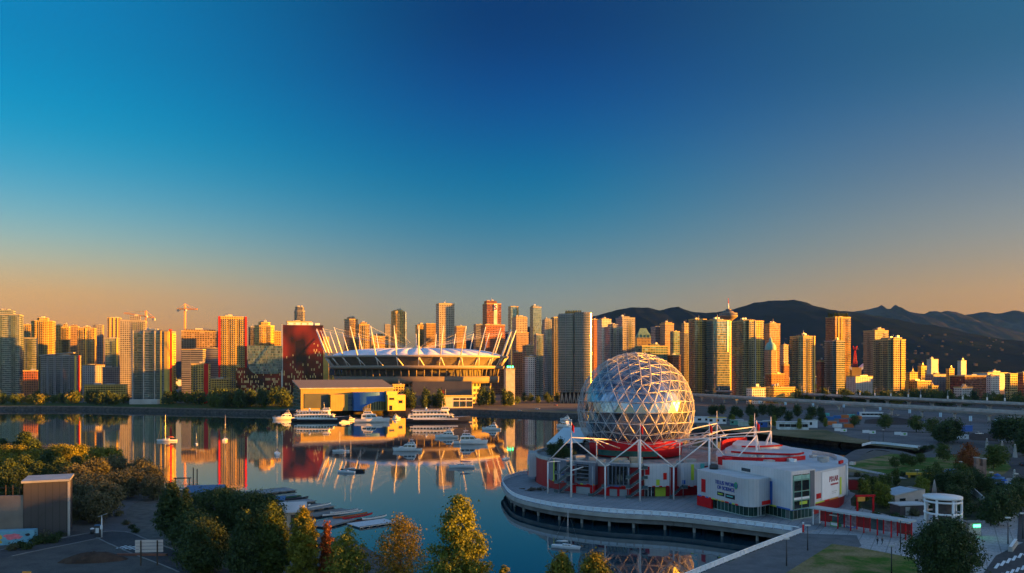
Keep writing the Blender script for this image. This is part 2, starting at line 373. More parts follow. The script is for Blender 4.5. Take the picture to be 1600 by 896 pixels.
# ---------------------------------------------------------------- mountains, the added shading ridge to the east, the air
def interp(tab, x):
    if x <= tab[0][0]: return tab[0][1]
    for (a, ya), (b_, yb) in zip(tab, tab[1:]):
        if x <= b_: return ya+(yb-ya)*(x-a)/(b_-a)
    return tab[-1][1]
def range_mesh(name, crest, Y, depth, m, rough, seed, nx=720, ny=36, foot=0.0, lo=-300, hi=1690):
    mb = MB(); rows = []
    for j in range(ny+1):
        t = j/ny; row = []
        for i in range(nx+1):
            px = lo+(hi-lo)*i/nx; hc = wz(interp(crest, px), Y)
            yy = Y-depth*(1-t)
            if t > .8: pass
            env = t**1.25
            x = wx(px, Y); r = noise.fractal((x*.0011+seed, yy*.0011, seed), .9, 2.1, 6)
            rid = (0.5-abs(noise.noise((x*.0009+seed*3, yy*.0005, 3.1))))
            z = max(GZ-2, hc*env + rough*hc*(r*.35+rid*.5)*(t*(1-t))*2.2 + 26*noise.fractal((x*.0045+seed, yy*.0045, 1), .9, 2, 5)*env*(1 if t < .97 else .45))
            row.append((x, yy, z))
        rows.append(row)
    back = [(p[0]*.98, p[1]+900, GZ-2) for p in rows[-1]]; rows.append(back)
    b0 = 0
    for row in rows: mb.v.extend(row)
    w = nx+1
    for j in range(len(rows)-1):
        for i in range(nx):
            mb.f.append((j*w+i, j*w+i+1, (j+1)*w+i+1, (j+1)*w+i)); mb.mi.append(0); mb.uv.append(None); mb.sm.append(True)
    o = structure(name, mb, m); o_rows[name] = [v for r in rows[:-1] for v in r]; return o
o_rows = {}
CREST1 = [(-400,575),(600,560),(820,512),(900,500),(930,494),(950,488),(985,481),(1012,481),(1030,485),(1050,480),(1060,479),(1078,487),(1100,489),(1130,488),(1160,479),(1178,473),(1200,470),(1215,470),(1240,468),(1256,472),(1275,480),(1310,486),(1335,488),(1370,494),(1400,499),(1450,510),(1500,522),(1550,534),(1600,545),(1700,560),(1900,572),(2300,577)]
CREST2 = [(-400,577),(1150,560),(1260,500),(1330,488),(1345,486),(1362,483),(1372,480),(1377,476),(1381,480),(1385,482),(1392,483),(1396,478),(1400,476),(1404,480),(1410,485),(1422,487),(1445,491),(1452,487),(1462,486),(1470,488),(1480,486),(1494,487),(1508,492),(1524,490),(1540,488),(1556,491),(1565,489),(1582,485),(1592,486),(1610,490),(1660,484),(1720,492),(1800,486),(1900,500),(2300,520)]
forest = ground_mat('mountain_forest', [(.0035,.007,.010),(.006,.010,.014),(.009,.013,.017)], .0012, fine=.02, spec=0.0)
alpine = ground_mat('mountain_rock', [(.010,.013,.016),(.016,.019,.023),(.06,.06,.06),(.25,.25,.26)], .0012, fine=.01, pos=[.3,.5,.66,.74], spec=0.0)
range_mesh('mountains', CREST1, 8200, 4000, forest, .24, 1.7)
range_mesh('mountains_beyond', CREST2, 12800, 3500, alpine, .30, 5.2)
# unseen ridge added east of the water, its crest shaped to shade the foreground
mb = MB(); rows = []
ny_, nx_ = 120, 14
for j in range(ny_+1):
    yy = -1000+2400*j/ny_; row = []
    for i in range(nx_+1):
        t = i/nx_; x = 1500+700*t
        h = 159-10*min(1, max(0, (yy-330)/150))-25*min(1, max(0, (yy-720)/150))+12*max(0, min(1, (yy-42)/22, (168-yy)/40))  # crest raised and lowered along y to shape the shade
        e = min(1, (yy+1000)/300, (1400-yy)/120); e = max(0, e)
        z = GZ-1+(h-GZ+1+4*noise.noise((yy*.01, .3, x*.01))+2.5*noise.noise((yy*.05, 4, x*.05)))*e*sin(pi*min(1, .02+t*1.0))**.5
        row.append((x, yy, max(GZ-1, z)))
    rows.append(row); mb.v.extend(row)
w = nx_+1
for j in range(ny_):
    for i in range(nx_):
        mb.f.append((j*w+i, j*w+i+1, (j+1)*w+i+1, (j+1)*w+i)); mb.mi.append(0); mb.uv.append(None); mb.sm.append(True)
structure('shade_ridge', mb, forest)

HAZE_DENSITY = 2.3e-5
hz = bpy.data.materials.new('haze'); hz.use_nodes = True
N, L = hz.node_tree.nodes, hz.node_tree.links; N.clear()
o_ = N.new('ShaderNodeOutputMaterial'); pv = N.new('ShaderNodeVolumePrincipled')
pv.inputs['Color'].default_value = (.03,.115,.58,1); pv.inputs['Density'].default_value = HAZE_DENSITY; pv.inputs['Anisotropy'].default_value = 0.0
L.new(pv.outputs[0], o_.inputs['Volume'])
mb = MB(); mb.box((-2700, 6500, 599), (24600, 16500, 1204)); hzo = mb.build('haze', hz); tag(hzo, 'thin bluish morning haze over the city and mountains', 'haze', kind='stuff')
# ---------------------------------------------------------------- the skyline
F = {}
def fstyle(key, **k): F[key] = facade('facade_'+key, **k)
fstyle('teal',   wall=(.24,.27,.27), glass=(.06,.11,.12), fh=2.9, bay=2.6, wf=.86, hf=.66)
fstyle('pale',   wall=(.40,.31,.15), glass=(.05,.065,.07), fh=2.9, bay=3.0, wf=.76, hf=.64)
fstyle('beige',  wall=(.44,.29,.085), glass=(.045,.045,.04), fh=2.9, bay=3.4, wf=.70, hf=.62)
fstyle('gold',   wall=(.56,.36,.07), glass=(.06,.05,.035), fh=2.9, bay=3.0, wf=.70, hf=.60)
fstyle('grey',   wall=(.25,.24,.25), glass=(.06,.075,.09), fh=3.0, bay=3.0, wf=.72, hf=.60)
fstyle('brown',  wall=(.30,.20,.12), glass=(.08,.08,.08), fh=3.3, bay=2.6, wf=.60, hf=.60)
fstyle('brick',  wall=(.27,.085,.028), glass=(.04,.04,.04), fh=3.3, bay=2.8, wf=.55, hf=.55)
fstyle('darkred',wall=(.18,.042,.018), glass=(.035,.03,.03), fh=3.2, bay=2.4, wf=.62, hf=.62)
fstyle('grid',   wall=(.34,.29,.22), glass=(.04,.042,.04), fh=3.4, bay=3.4, wf=.62, hf=.62, g_metal=.3)
fstyle('curtain',wall=(.12,.15,.16), glass=(.12,.19,.21), fh=3.6, bay=1.6, wf=.90, hf=.80, wmetal=.3)
fstyle('smoke',  wall=(.10,.09,.085), glass=(.09,.09,.10), fh=3.6, bay=1.8, wf=.86, hf=.72, wmetal=.3)
fstyle('green',  wall=(.13,.15,.11), glass=(.10,.20,.15), fh=3.6, bay=4.2, wf=.86, hf=.64)
fstyle('frame',  wall=(.22,.15,.10), glass=(.03,.025,.02), fh=3.4, bay=4.2, wf=.72, hf=.70, g_metal=0.0, g_rough=.8)
fstyle('band',   wall=(.17,.17,.20), glass=(.07,.08,.10), fh=3.2, bay=30, wf=.985, hf=.5)
fstyle('white',  wall=(.50,.48,.45), glass=(.07,.08,.09), fh=3.0, bay=3.2, wf=.55, hf=.5)
fstyle('coppery',wall=(.32,.17,.07), glass=(.22,.12,.05), fh=3.6, bay=1.7, wf=.84, hf=.7, wmetal=.3)
balc = mat('balcony_slab', (.38,.28,.11), .7, var=.15)
balc_d = mat('balcony_slab_grey', (.20,.20,.21), .7, var=.12)
rail_glass = mat('balcony_glass', (.09,.13,.14), .12, metal=.3, var=.2, scale=1.0)
pier_gold = mat('pier_cream_sunlit', (.64,.42,.08), .7, var=.1)  # cream stripes; on lit edges and fronts its gold stands in for sunlight
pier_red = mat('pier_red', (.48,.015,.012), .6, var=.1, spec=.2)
SLAB = {'teal': balc_d, 'grey': balc_d, 'smoke': balc_d}

def footprint(a, b_, shape, r=None):
    """CCW outline a wide, b_ deep, centred; front is -y"""
    x, y = a/2, b_/2
    if shape == 'rect': return [(-x,-y),(x,-y),(x,y),(-x,y)]
    r = r or min(a, b_)*.28
    if shape == 'chamfer': return [(-x+r,-y),(x-r,-y),(x,-y+r),(x,y-r),(x-r,y),(-x+r,y),(-x,y-r),(-x,-y+r)]
    if shape == 'round':
        out = []
        for cx, cy, a0 in ((x-r,-y+r,-pi/2),(x-r,y-r,0),(-x+r,y-r,pi/2),(-x+r,-y+r,pi)):
            for i in range(7): out.append((cx+r*cos(a0+pi/2*i/6), cy+r*sin(a0+pi/2*i/6)))
        return out
    if shape == 'corner':   # only the right front corner is round
        out = [(-x,-y)]
        for i in range(9): out.append((x-r+r*cos(-pi/2+pi/2*i/8), -y+r+r*sin(-pi/2+pi/2*i/8)))
        return out+[(x,y),(-x,y)]
    if shape == 'bow':      # the front swells
        return [(-x+a*i/10, -y-a*.10*sin(pi*i/10)) for i in range(11)]+[(x,y),(-x,y)]
    if shape == 'notch':
        n = a*.12
        return [(-x,-y+n),(-x+n*1.6,-y+n),(-x+n*1.6,-y),(x-n*1.6,-y),(x-n*1.6,-y+n),(x,-y+n),(x,y),(-x,y)]
    if shape == 'cyl': return [(x*cos(2*pi*i/28), y*sin(2*pi*i/28)) for i in range(28)]
def grow(poly, d):
    out = []; n = len(poly)
    for i in range(n):
        p, q, r = poly[i-1], poly[i], poly[(i+1)%n]
        a = Vector((q[1]-p[1], p[0]-q[0])).normalized(); c = Vector((r[1]-q[1], q[0]-r[0])).normalized()
        m = (a+c); k = m.length_squared
        m = m*(2/k) if k > .2 else a
        out.append((q[0]+m.x*d, q[1]+m.y*d))
    return out

def tower(name, label, x0, x1, yt, Y, st, cat='tower', rz=20, asp=1.0, shape='rect', r=None, zb=GZ-.3, group=None,
          slabs=True, fh=None, balconies=(), piers=(), roof='box', pent=None, flush=0):
    """x0..x1, yt: extent in the photo; Y: distance; balconies: (side, place along it -.5...5, width); piers: the same + material"""
    xm = (x0+x1)/2; t = (xm-800)/K; R = radians(rz); W = (x1-x0)/K*Y
    wide = abs(cos(R)-t*sin(R))+asp*abs(sin(R)+t*cos(R))
    if shape == 'cyl': wide = 1
    a = W/wide; b_ = a*asp; h = wz(yt, Y)-zb
    o = thing(name, label, cat, (wx(xm, Y), Y, zb), R, group)
    fp = footprint(a, b_, shape, r)
    fh = fh or {'curtain':3.6,'smoke':3.6,'coppery':3.6,'grid':3.4,'brown':3.3,'brick':3.3}.get(st, 2.9)
    smooth = shape in ('round','cyl','corner','bow')
    mb = MB(); mb.prism(fp, 0, h, 0, 1, u0=random.randint(0,40)*1.0)
    if smooth:
        pass
    mb.build('window_wall', [F[st], roof_gravel], o)
    sl = SLAB.get(st, balc)
    if slabs:
        mb = MB(); g = grow(fp, .35); k = 1
        while k*fh < h-.2:
            mb.prism(g, k*fh-.16, k*fh+.12, 0, bottom=True); k += 1
        mb.build('floor_edges', sl, o)
    for side, pos, wid in balconies:
        mb = MB(); k = 1
        while k*fh < h-fh:
            for q in ('slab','rail'):
                dz = .18 if q == 'slab' else 1.0; z = k*fh+(0 if q == 'slab' else .6); dp = 1.7 if q == 'slab' else .06
                off = .85 if q == 'slab' else 1.66; m = 0 if q == 'slab' else 1
                if side == 'f': c, d = (pos*a, -b_/2-off, z), (wid, dp, dz)
                elif side == 'r': c, d = (a/2+off, pos*b_, z), (dp, wid, dz)
                elif side == 'l': c, d = (-a/2-off, pos*b_, z), (dp, wid, dz)
                mb.box(c, d, m=m)
            k += 1
        mb.build('balconies', [sl, rail_glass], o)
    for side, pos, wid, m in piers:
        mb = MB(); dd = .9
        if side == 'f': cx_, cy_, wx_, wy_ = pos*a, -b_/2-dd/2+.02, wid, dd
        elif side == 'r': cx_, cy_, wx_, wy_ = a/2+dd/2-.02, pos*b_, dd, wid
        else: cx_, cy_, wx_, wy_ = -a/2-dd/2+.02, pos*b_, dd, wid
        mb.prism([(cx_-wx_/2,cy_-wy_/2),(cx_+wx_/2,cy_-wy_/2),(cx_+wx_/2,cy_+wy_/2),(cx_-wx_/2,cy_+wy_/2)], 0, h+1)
        mb.build('pier', F['gold'] if wid >= 4 and m is pier_gold else m, o)  # wide gold piers: windowed wall with the sunlit gold in its colour
    mb = MB(); g2 = grow(fp, .3); g3 = grow(fp, -.25); n = len(fp)
    for i in range(n):
        j = (i+1)%n
        mb.face([(*g2[i],h-.3),(*g2[j],h-.3),(*g2[j],h+1.1),(*g2[i],h+1.1)]); mb.face([(*g3[j],h),(*g3[i],h),(*g3[i],h+1.1),(*g3[j],h+1.1)])
        mb.face([(*g2[i],h+1.1),(*g2[j],h+1.1),(*g3[j],h+1.1),(*g3[i],h+1.1)])
    mb.build('parapet', sl, o)
    if pent is not None:                       # top row of the penthouse in the photo, and its share of the width
        py, fr = pent[0], pent[1]; hp = wz(py, Y)-zb; dx = pent[2] if len(pent) > 2 else 0
        mb = MB(); fpp = [(x*fr+dx*a, y*fr*.9) for x, y in fp]; mb.prism(fpp, h+.01, hp, 0, 1)
        mb.build('penthouse', [F[st], roof_gravel], o)
        roofz = hp; ra = a*fr
    else: roofz, ra, dx = h, a, 0
    mb = MB()
    for i in range(random.randint(2,4)):
        s = ra*random.uniform(.12,.3); hh = random.uniform(1.2,3.0)
        mb.box((dx*a+random.uniform(-.28,.28)*ra, random.uniform(-.25,.25)*ra*asp, roofz+hh/2+.01), (s, s*random.uniform(.6,1.2), hh))
    if random.random() < .4: mb.tube((dx*a+.1*ra, 0, roofz), (dx*a+.1*ra, 0, roofz+random.uniform(4,8)), .15)
    mb.build('roof_plant', [concrete if random.random() < .6 else steel], o)
    return o, a, b_, h
def glint_mirror(o, a, b_, h, r=1.6, x=None, z0=.35):
    """added curved metal mirror strip that makes a sun glint on the front"""
    m = mat('glint_mirror', (.85,.70,.45), .24, metal=1.0, var=.05); mb = MB(); cx, cy = (a/2-r*.35 if x is None else x*a), -b_/2+r*.35; n = 20; rz = o.rotation_euler.z
    q = [(cx+r*cos(-pi/2+pi/2*i/n-rz*.6), cy+r*sin(-pi/2+pi/2*i/n-rz*.6)) for i in range(n+1)]
    for i in range(n): mb.face([(*q[i],h*z0),(*q[i+1],h*z0),(*q[i+1],h-.5),(*q[i],h-.5)])
    mb.build('glint_strip', m, o)  # mirror added for its sun glint
def T(*a, **k): return tower('apartment_tower', *a, **k)
def O(*a, **k): return tower('office_tower', *a, **k)
bf = lambda *p: [('f', q, w) for q, w in p]
br = lambda *p: [('r', q, w) for q, w in p]
bl = lambda *p: [('l', q, w) for q, w in p]

# far left, along the north shore
T('teal glass apartment tower cut off by the left edge, its top half in gold light', -6, 37, 493, 1180, 'teal', balconies=bf((-.3,5),(.25,6))+br((0,7)), pent=(485,.62,-.12), asp=.9)
T('bright gold apartment tower with stepped crown, second from the left edge', 48, 87, 503, 1330, 'gold', shape='notch', balconies=bf((.0,6))+br((0,6)), pent=(497,.5,.0))
T('slim pale tower in the gap right of the leftmost teal tower', 36, 50, 508, 1460, 'beige', balconies=bf((0,5)))
T('short teal block half hidden behind the second tower from the left', 38, 59, 529, 1240, 'teal', balconies=bf((0,6)))
T('narrow orange tower touching the right side of the stepped gold tower', 85, 97, 509, 1500, 'gold', balconies=br((0,5)))
T('brownish tower with grey lower half left of a gold twin-fronted block', 95, 110, 512, 1420, 'beige', pent=(507,.5), balconies=bf((0,6)))
T('brown tower with dark vertical stripes left of the wide gold block', 108, 124, 511, 1480, 'brown', pent=(508,.6))
T('wide gold and grey tower above the low sloping-roofed block', 121, 151, 514, 1380, 'beige', balconies=bf((-.25,5),(.2,5)), pent=(511,.4), piers=[('f',0,1.5,pier_gold)])
T('dark grey tower with lit right edge left of the tallest striped tower', 145, 162, 509, 1440, 'grey', piers=[('r',0,4,pier_gold)])  # sunlight on the right edge painted as a gold pier
T('brown striped tower with flat top standing apart left of the first crane', 168, 190, 498, 1500, 'brown', piers=[('f',-.3,1.6,pier_gold),('f',0,1.6,pier_gold),('f',.3,1.6,pier_gold)], slabs=False)
T('shorter teal tower in front of the flat-topped brown striped tower', 164, 187, 530, 1300, 'teal', balconies=bf((.2,6)), piers=[('f',.42,2.2,pier_gold)])
T('teal and gold tower with a dark box on its roof, below the first crane', 188, 229, 502, 1250, 'grey', balconies=bf((.1,7),(.36,5))+br((0,6)), pent=(494,.42,.08), asp=.8)
o, a, b_, h = T('wide waterfront apartment block with a red stripe down its right end', 206, 275, 519, 990, 'teal', asp=.62, rz=5,
   balconies=bf((-.31,9),(.05,5),(.22,5))+br((.2,6)), pent=(516,.5,.0), piers=[('f',-.46,1.2,concrete),('f',-.17,1.2,concrete),('f',.13,1.2,concrete),('f',.30,1.6,pier_gold)])
mb = MB(); mb.box((a/2+.55, -b_*.30, h/2+1.5), (1.3, b_*.26, h+3)); mb.build('red_stripe', pier_red, o)
mb = MB(); mb.box((a*.44, -b_/2-.4, h/2), (a*.10, 1.0, h)); mb.box((a/2+.35, -b_*.465, h/2), (.9, b_*.07, h)); mb.build('sun_gold_corner', F['gold'], o)  # gold wall colour stands in for sun on the teal block's corner
mb = MB(); mb.box((a/2+.3, b_*.2, h/2-1), (.8, b_*.5, h-2)); mb.build('sun_gold_side', F['gold'], o)  # sunlit right side put into the wall colour
mb = MB(); mb.box((-a*.1, -b_/2-5, 3), (a*.75, 9, 6.5)); mb.build('podium', [F['white']], o)
o, a, b_, h = tower('apartment_block', 'long low grey block with a tilted flat roof and dark vertical bays', 64, 127, 557, 1190, 'grey', cat='apartments', asp=.45, rz=12, shape='rect',
   balconies=bf((-.4,5),(-.2,5),(0,5),(.2,5),(.38,5)), piers=[('f',-.3,1.4,balc_d),('f',-.1,1.4,balc_d),('f',.1,1.4,balc_d),('f',.3,1.4,balc_d),('f',.475,2.4,pier_gold),('r',0,6,pier_red)])
mb = MB()
for i in range(1):
    z0, z1 = h+1.2, h+5.5
    mb.face([(-a*.53,-b_*.6,z0),(a*.33,-b_*.6,z1),(a*.33,b_*.6,z1),(-a*.53,b_*.6,z0)]); mb.face([(-a*.53,b_*.6,z0-.6),(a*.33,b_*.6,z1-.6),(a*.33,-b_*.6,z1-.6),(-a*.53,-b_*.6,z0-.6)])
    mb.face([(-a*.53,-b_*.6,z0-.6),(a*.33,-b_*.6,z1-.6),(a*.33,-b_*.6,z1),(-a*.53,-b_*.6,z0)]); mb.face([(a*.33,-b_*.6,z1-.6),(a*.33,b_*.6,z1-.6),(a*.33,b_*.6,z1),(a*.33,-b_*.6,z1)])
mb.build('tilted_roof', roof_pale, o)
tower('low_building','low pinkish building on the shore right of the leftmost tower', 36, 60, 580, 1120, 'brick', cat='building', slabs=False, asp=.6)
tower('low_building','white flat-roofed low building behind the trees left of the red-striped block', 129, 166, 571, 1330, 'white', cat='building', slabs=False, asp=.5)
tower('low_building','grey low building directly below the brown striped tower', 160, 192, 575, 1280, 'grey', cat='building', slabs=False, asp=.5)
tower('low_building','low shed catching orange light beneath the grey sloping block', 132, 200, 602, 1060, 'gold', cat='building', slabs=False, asp=.3)
# towers between the first crane and the stadium
tower('unfinished_building','brown concrete frame under construction behind the horizontal striped offices', 284, 343, 519, 1420, 'frame', cat='building', asp=.7, pent=(516,.8))
tower('office_block','dark blue-grey office block with horizontal bands, left of the tall gold tower', 284, 322, 547, 1260, 'band', cat='offices', slabs=False, asp=.8, rz=10)
tower('office_block','dark violet banded office block squeezed against the tall gold tower', 320, 345, 545, 1300, 'band', cat='offices', slabs=False, asp=.8, rz=10)
T('tall gold waterfront tower with orange balconies and dark left side', 341, 385, 497, 1130, 'gold', balconies=bf((-.28,6),(.02,6),(.33,5))+br((0,6))+bl((0,8)), piers=[('f',-.46,2.4,pier_red),('f',.48,2.6,pier_red)], pent=(495,.5,-.1), asp=.8)
tower('apartment_block','small gold and orange apartment block standing at the foot of the tall gold tower', 299, 329, 570, 1000, 'gold', cat='apartments', balconies=bf((-.3,5)), piers=[('f',.28,5,pier_red)], pent=(568,.5,.1))
tower('low_building','gold podium building with square windows behind dark shore trees', 326, 356, 593, 1080, 'gold', cat='building', slabs=False, asp=.6)
T('gold tower with rounded crown right of the tall gold waterfront tower', 397, 429, 510, 1420, 'gold', shape='chamfer', pent=(504,.6), balconies=bf((-.2,5),(.25,5)), asp=.8)
q_ = T('slim dark gold tower with a bright corner between two gold towers', 388, 400, 512, 1500, 'smoke', shape='round', slabs=False)
glint_mirror(q_[0], q_[1], q_[2], q_[3], 2.2)
T('short gold tower behind the teal curved hotel wing', 428, 441, 519, 1380, 'gold')
O('dark rounded glass tower rising alone behind the dark red hotel', 459, 477, 487, 1700, 'smoke', shape='round', slabs=False, pent=(480,.86))
O('pale gold office top showing above the dark red hotel roof', 447, 487, 504, 1340, 'white', slabs=False, asp=.6)

# dark red hotel and casino with the hanging teal glass wing
hot = bpy.data.materials.new('hotel_glass'); hot.use_nodes = True
N, L = hot.node_tree.nodes, hot.node_tree.links; b = N['Principled BSDF']
uv = N.new('ShaderNodeUVMap'); sp = N.new('ShaderNodeSeparateXYZ'); L.new(uv.outputs[0], sp.inputs[0])
u, v = _math(N,L,'DIVIDE',sp.outputs[0],1.7), _math(N,L,'DIVIDE',sp.outputs[1],3.4)
cb = N.new('ShaderNodeCombineXYZ'); L.new(_math(N,L,'FLOOR',u), cb.inputs[0]); L.new(_math(N,L,'FLOOR',v), cb.inputs[1])
wn = N.new('ShaderNodeTexWhiteNoise'); wn.noise_dimensions = '2D'; L.new(cb.outputs[0], wn.inputs[0])
cb2 = N.new('ShaderNodeCombineXYZ'); L.new(_math(N,L,'MULTIPLY',sp.outputs[0],.045), cb2.inputs[0]); L.new(_math(N,L,'MULTIPLY',sp.outputs[1],.022), cb2.inputs[1])
nz = N.new('ShaderNodeTexNoise'); nz.inputs['Scale'].default_value = 1.0; nz.inputs['Detail'].default_value = 1; L.new(cb2.outputs[0], nz.inputs[0])
thr = N.new('ShaderNodeMapRange'); thr.inputs[1].default_value = 0; thr.inputs[2].default_value = 75; thr.inputs[3].default_value = .62; thr.inputs[4].default_value = 1.02; L.new(sp.outputs[1], thr.inputs[0])
pale = _math(N,L,'GREATER_THAN',wn.outputs[0],_math(N,L,'ADD',thr.outputs[0],_math(N,L,'MULTIPLY_ADD',nz.outputs[0],-.5,.25)))
pale = _math(N,L,'MULTIPLY',pale,_math(N,L,'COMPARE',_math(N,L,'FRACT',u),.5,.3))
rr = N.new('ShaderNodeValToRGB'); rr.color_ramp.elements[0].color = (.02,.01,.009,1); rr.color_ramp.elements[1].color = (.20,.022,.010,1); rr.color_ramp.elements[0].position=.38; rr.color_ramp.elements[1].position=.6; L.new(nz.outputs[0], rr.inputs[0])
mx = N.new('ShaderNodeMix'); mx.data_type = 'RGBA'; L.new(pale, mx.inputs[0]); L.new(rr.outputs[0], mx.inputs[6]); mx.inputs[7].default_value = (.72,.55,.28,1)
L.new(mx.outputs[2], b.inputs['Base Color']); b.inputs['Roughness'].default_value = .22; b.inputs['Metallic'].default_value = .35
MATS['hotel_glass'] = hot
YH = 1150
o = thing('hotel', 'dark red-brown hotel with golden specks and a curved teal glass wing on the left', 'hotel', (wx(474,YH), YH, GZ-.3), radians(12))
W = 62/K*YH*.98; hh = wz(509,YH)-GZ
mb = MB(); mb.prism(footprint(W, 34, 'rect'), 0, hh, 0, 1); mb.build('tower_wall', [hot, roof_gravel], o)
mb = MB()
for i in range(5): mb.box((-W*.3+i*9, 4, hh+2), (6, 8, 4+(i%2)*1.5))
mb.build('roof_plant', white_paint, o)
mb = MB(); mb.prism([(-W/2-62,-16),(-W/2-.05,-16),(-W/2-.05,16),(-W/2-62,16)], 0, wz(575,YH)-GZ, 0, 1, u0=17); mb.build('podium_wall', [hot, roof_gravel], o)
mb = MB(); x0_, x1_ = -W/2-46, -W/2-.1; z1_ = wz(541,YH)-GZ; z0_ = wz(584,YH)-GZ
for i in range(16):                              # the belly of the wing curves up at both ends
    pass
outl = [(x0_, z1_), (x0_, z0_+14)]+[(x0_+12-12*cos(pi/2*i/6), z0_+14-14*sin(pi/2*i/6)) for i in range(1,7)]+[(x1_-8+8*sin(pi/2*i/6), z0_+8-8*cos(pi/2*i/6)) for i in range(7)]+[(x1_, z1_)]
f0 = [(x,-18.0,z) for x,z in outl]; f1 = [(x,14.0,z) for x,z in outl]
mb.face(f0, 0, [(x-x0_,z) for x,z in outl])
for i in range(len(outl)-1): mb.face([f0[i+1],f0[i],f1[i],f1[i+1]], 1)
mb.face([f0[0],f0[-1],f1[-1],f1[0]], 2)
mb.build('glass_wing', [F['curtain'], concrete_dark, roof_gravel], o)
mb = MB(); mb.box((W/2+4, -4, hh*.5-8), (7.5, 26, hh-16)); mb.build('side_wing', F['gold'], o)
mb = MB(); mb.box((-W/2-.4, -17.3, hh/2), (2.2, 1.0, hh+1.2)); mb.build('pier', steel, o)

# behind the stadium
T('stepped gold tower with rounded crown, first one behind the stadium masts', 537, 560, 500, 1500, 'brown', shape='chamfer', pent=(496,.6), balconies=bf((0,6)))
T('gold balconied tower beside the rounded-crown tower behind the stadium', 559, 577, 508, 1440, 'beige', pent=(504,.6), balconies=bf((0,6)))
tower('low_building','low gold rooftop building behind the left part of the stadium roof', 576, 607, 527, 1500, 'beige', cat='building', slabs=False, pent=(522,.5))
T('thin grey tower left of the bright gold twin tower behind the stadium', 600, 610, 508, 1700, 'grey')
q_ = T('bright gold twin tower with a sun glint above the stadium roof', 610, 634, 488, 1500, 'gold', shape='round', balconies=bf((-.1,7)), pent=(485,.7), asp=.9)
glint_mirror(q_[0], q_[1], q_[2], q_[3], 2.2)
T('brown tower with rounded left corner behind the stadium centre', 649, 666, 509, 1600, 'beige', pent=(507,.6))
T('dull brown tower immediately left of the pale grid-fronted tower', 662, 683, 507, 1560, 'brown')
O('tall pale office tower with a fine window grid, highest behind the stadium centre', 681, 710, 476, 1500, 'grid', slabs=False, asp=.8, pent=(474,.3))
T('low brown tower immediately right of the pale grid-fronted tower', 709, 728, 511, 1580, 'brown')
T('dark tower with lit right edge between grid tower and sign tower', 740, 755, 508, 1650, 'smoke', piers=[('r',0,3,pier_gold)])  # gold pier paints the sun onto the right edge
o, a, b_, h = O('tall dark red office tower with a white stripe and red emblem at its top', 754, 783, 476, 1500, 'darkred', slabs=False, asp=.9, pent=(471,.7,-.1))
mb = MB(); mb.box((.1*a, -b_/2-.25, h*.5+1), (a*.24, .6, h*.98+2)); mb.build('white_stripe', F['white'], o)
mb = MB(); mb.box((.1*a, -b_/2-.85, h-7), (a*.2, .5, 12)); ob = mb.build('sign_board', white_paint, o)
mb = MB()
pts = smooth_line([(1.9,3.2),(.4,4.2),(-1.6,3.2),(-1.2,1.2),(1.0,-.4),(1.6,-2.6),(0,-4.0),(-1.9,-3.0)], 5)
mb.path([(.1*a+x, -b_/2-1.25, h-7+z) for x, z in pts], .75, n=8); mb.build('emblem', pier_red, ob)
O('reddish brick tower in front of the dark red sign tower', 751, 789, 509, 1380, 'brick', slabs=False, asp=.7)
O('slim grey-green glass tower right of the dark red sign tower', 794, 810, 480, 1750, 'curtain', slabs=False, piers=[('f',.4,4,pier_gold)])
O('beige office block with dark framed top right of the brick towers', 800, 824, 498, 1600, 'grid', slabs=False, pent=(495,.9))
O('dark glass tower with lit top corner left of the twin curved towers', 828, 846, 481, 1750, 'curtain', slabs=False, pent=(478,.7,-.1))
T('slim pale teal tower at the right end of the stadium', 834, 849, 524, 1180, 'teal', slabs=True, balconies=bf((0,4)))
T('dark slender tower left of the twin curved towers', 847, 862, 501, 1250, 'grey', balconies=bf((.1,5)), pent=(498,.6))
T('pale edged tower tucked behind the left curved tower', 861, 876, 497, 1320, 'pale', balconies=bf((0,5)))
tower('low_building','dark brown office block with bands beyond the stadium masts', 800, 826, 521, 1450, 'brown', cat='building', slabs=False)
tower('low_building','orange-lit low building right of the stadium rim', 803, 816, 551, 1250, 'brick', cat='building', slabs=False)
tower('low_building','dark low offices beside the orange-lit low building', 816, 838, 541, 1350, 'brown', cat='building', slabs=False)
tower('low_building','white framed low building under the slim pale teal tower', 820, 838, 558, 1180, 'white', cat='building', slabs=False)
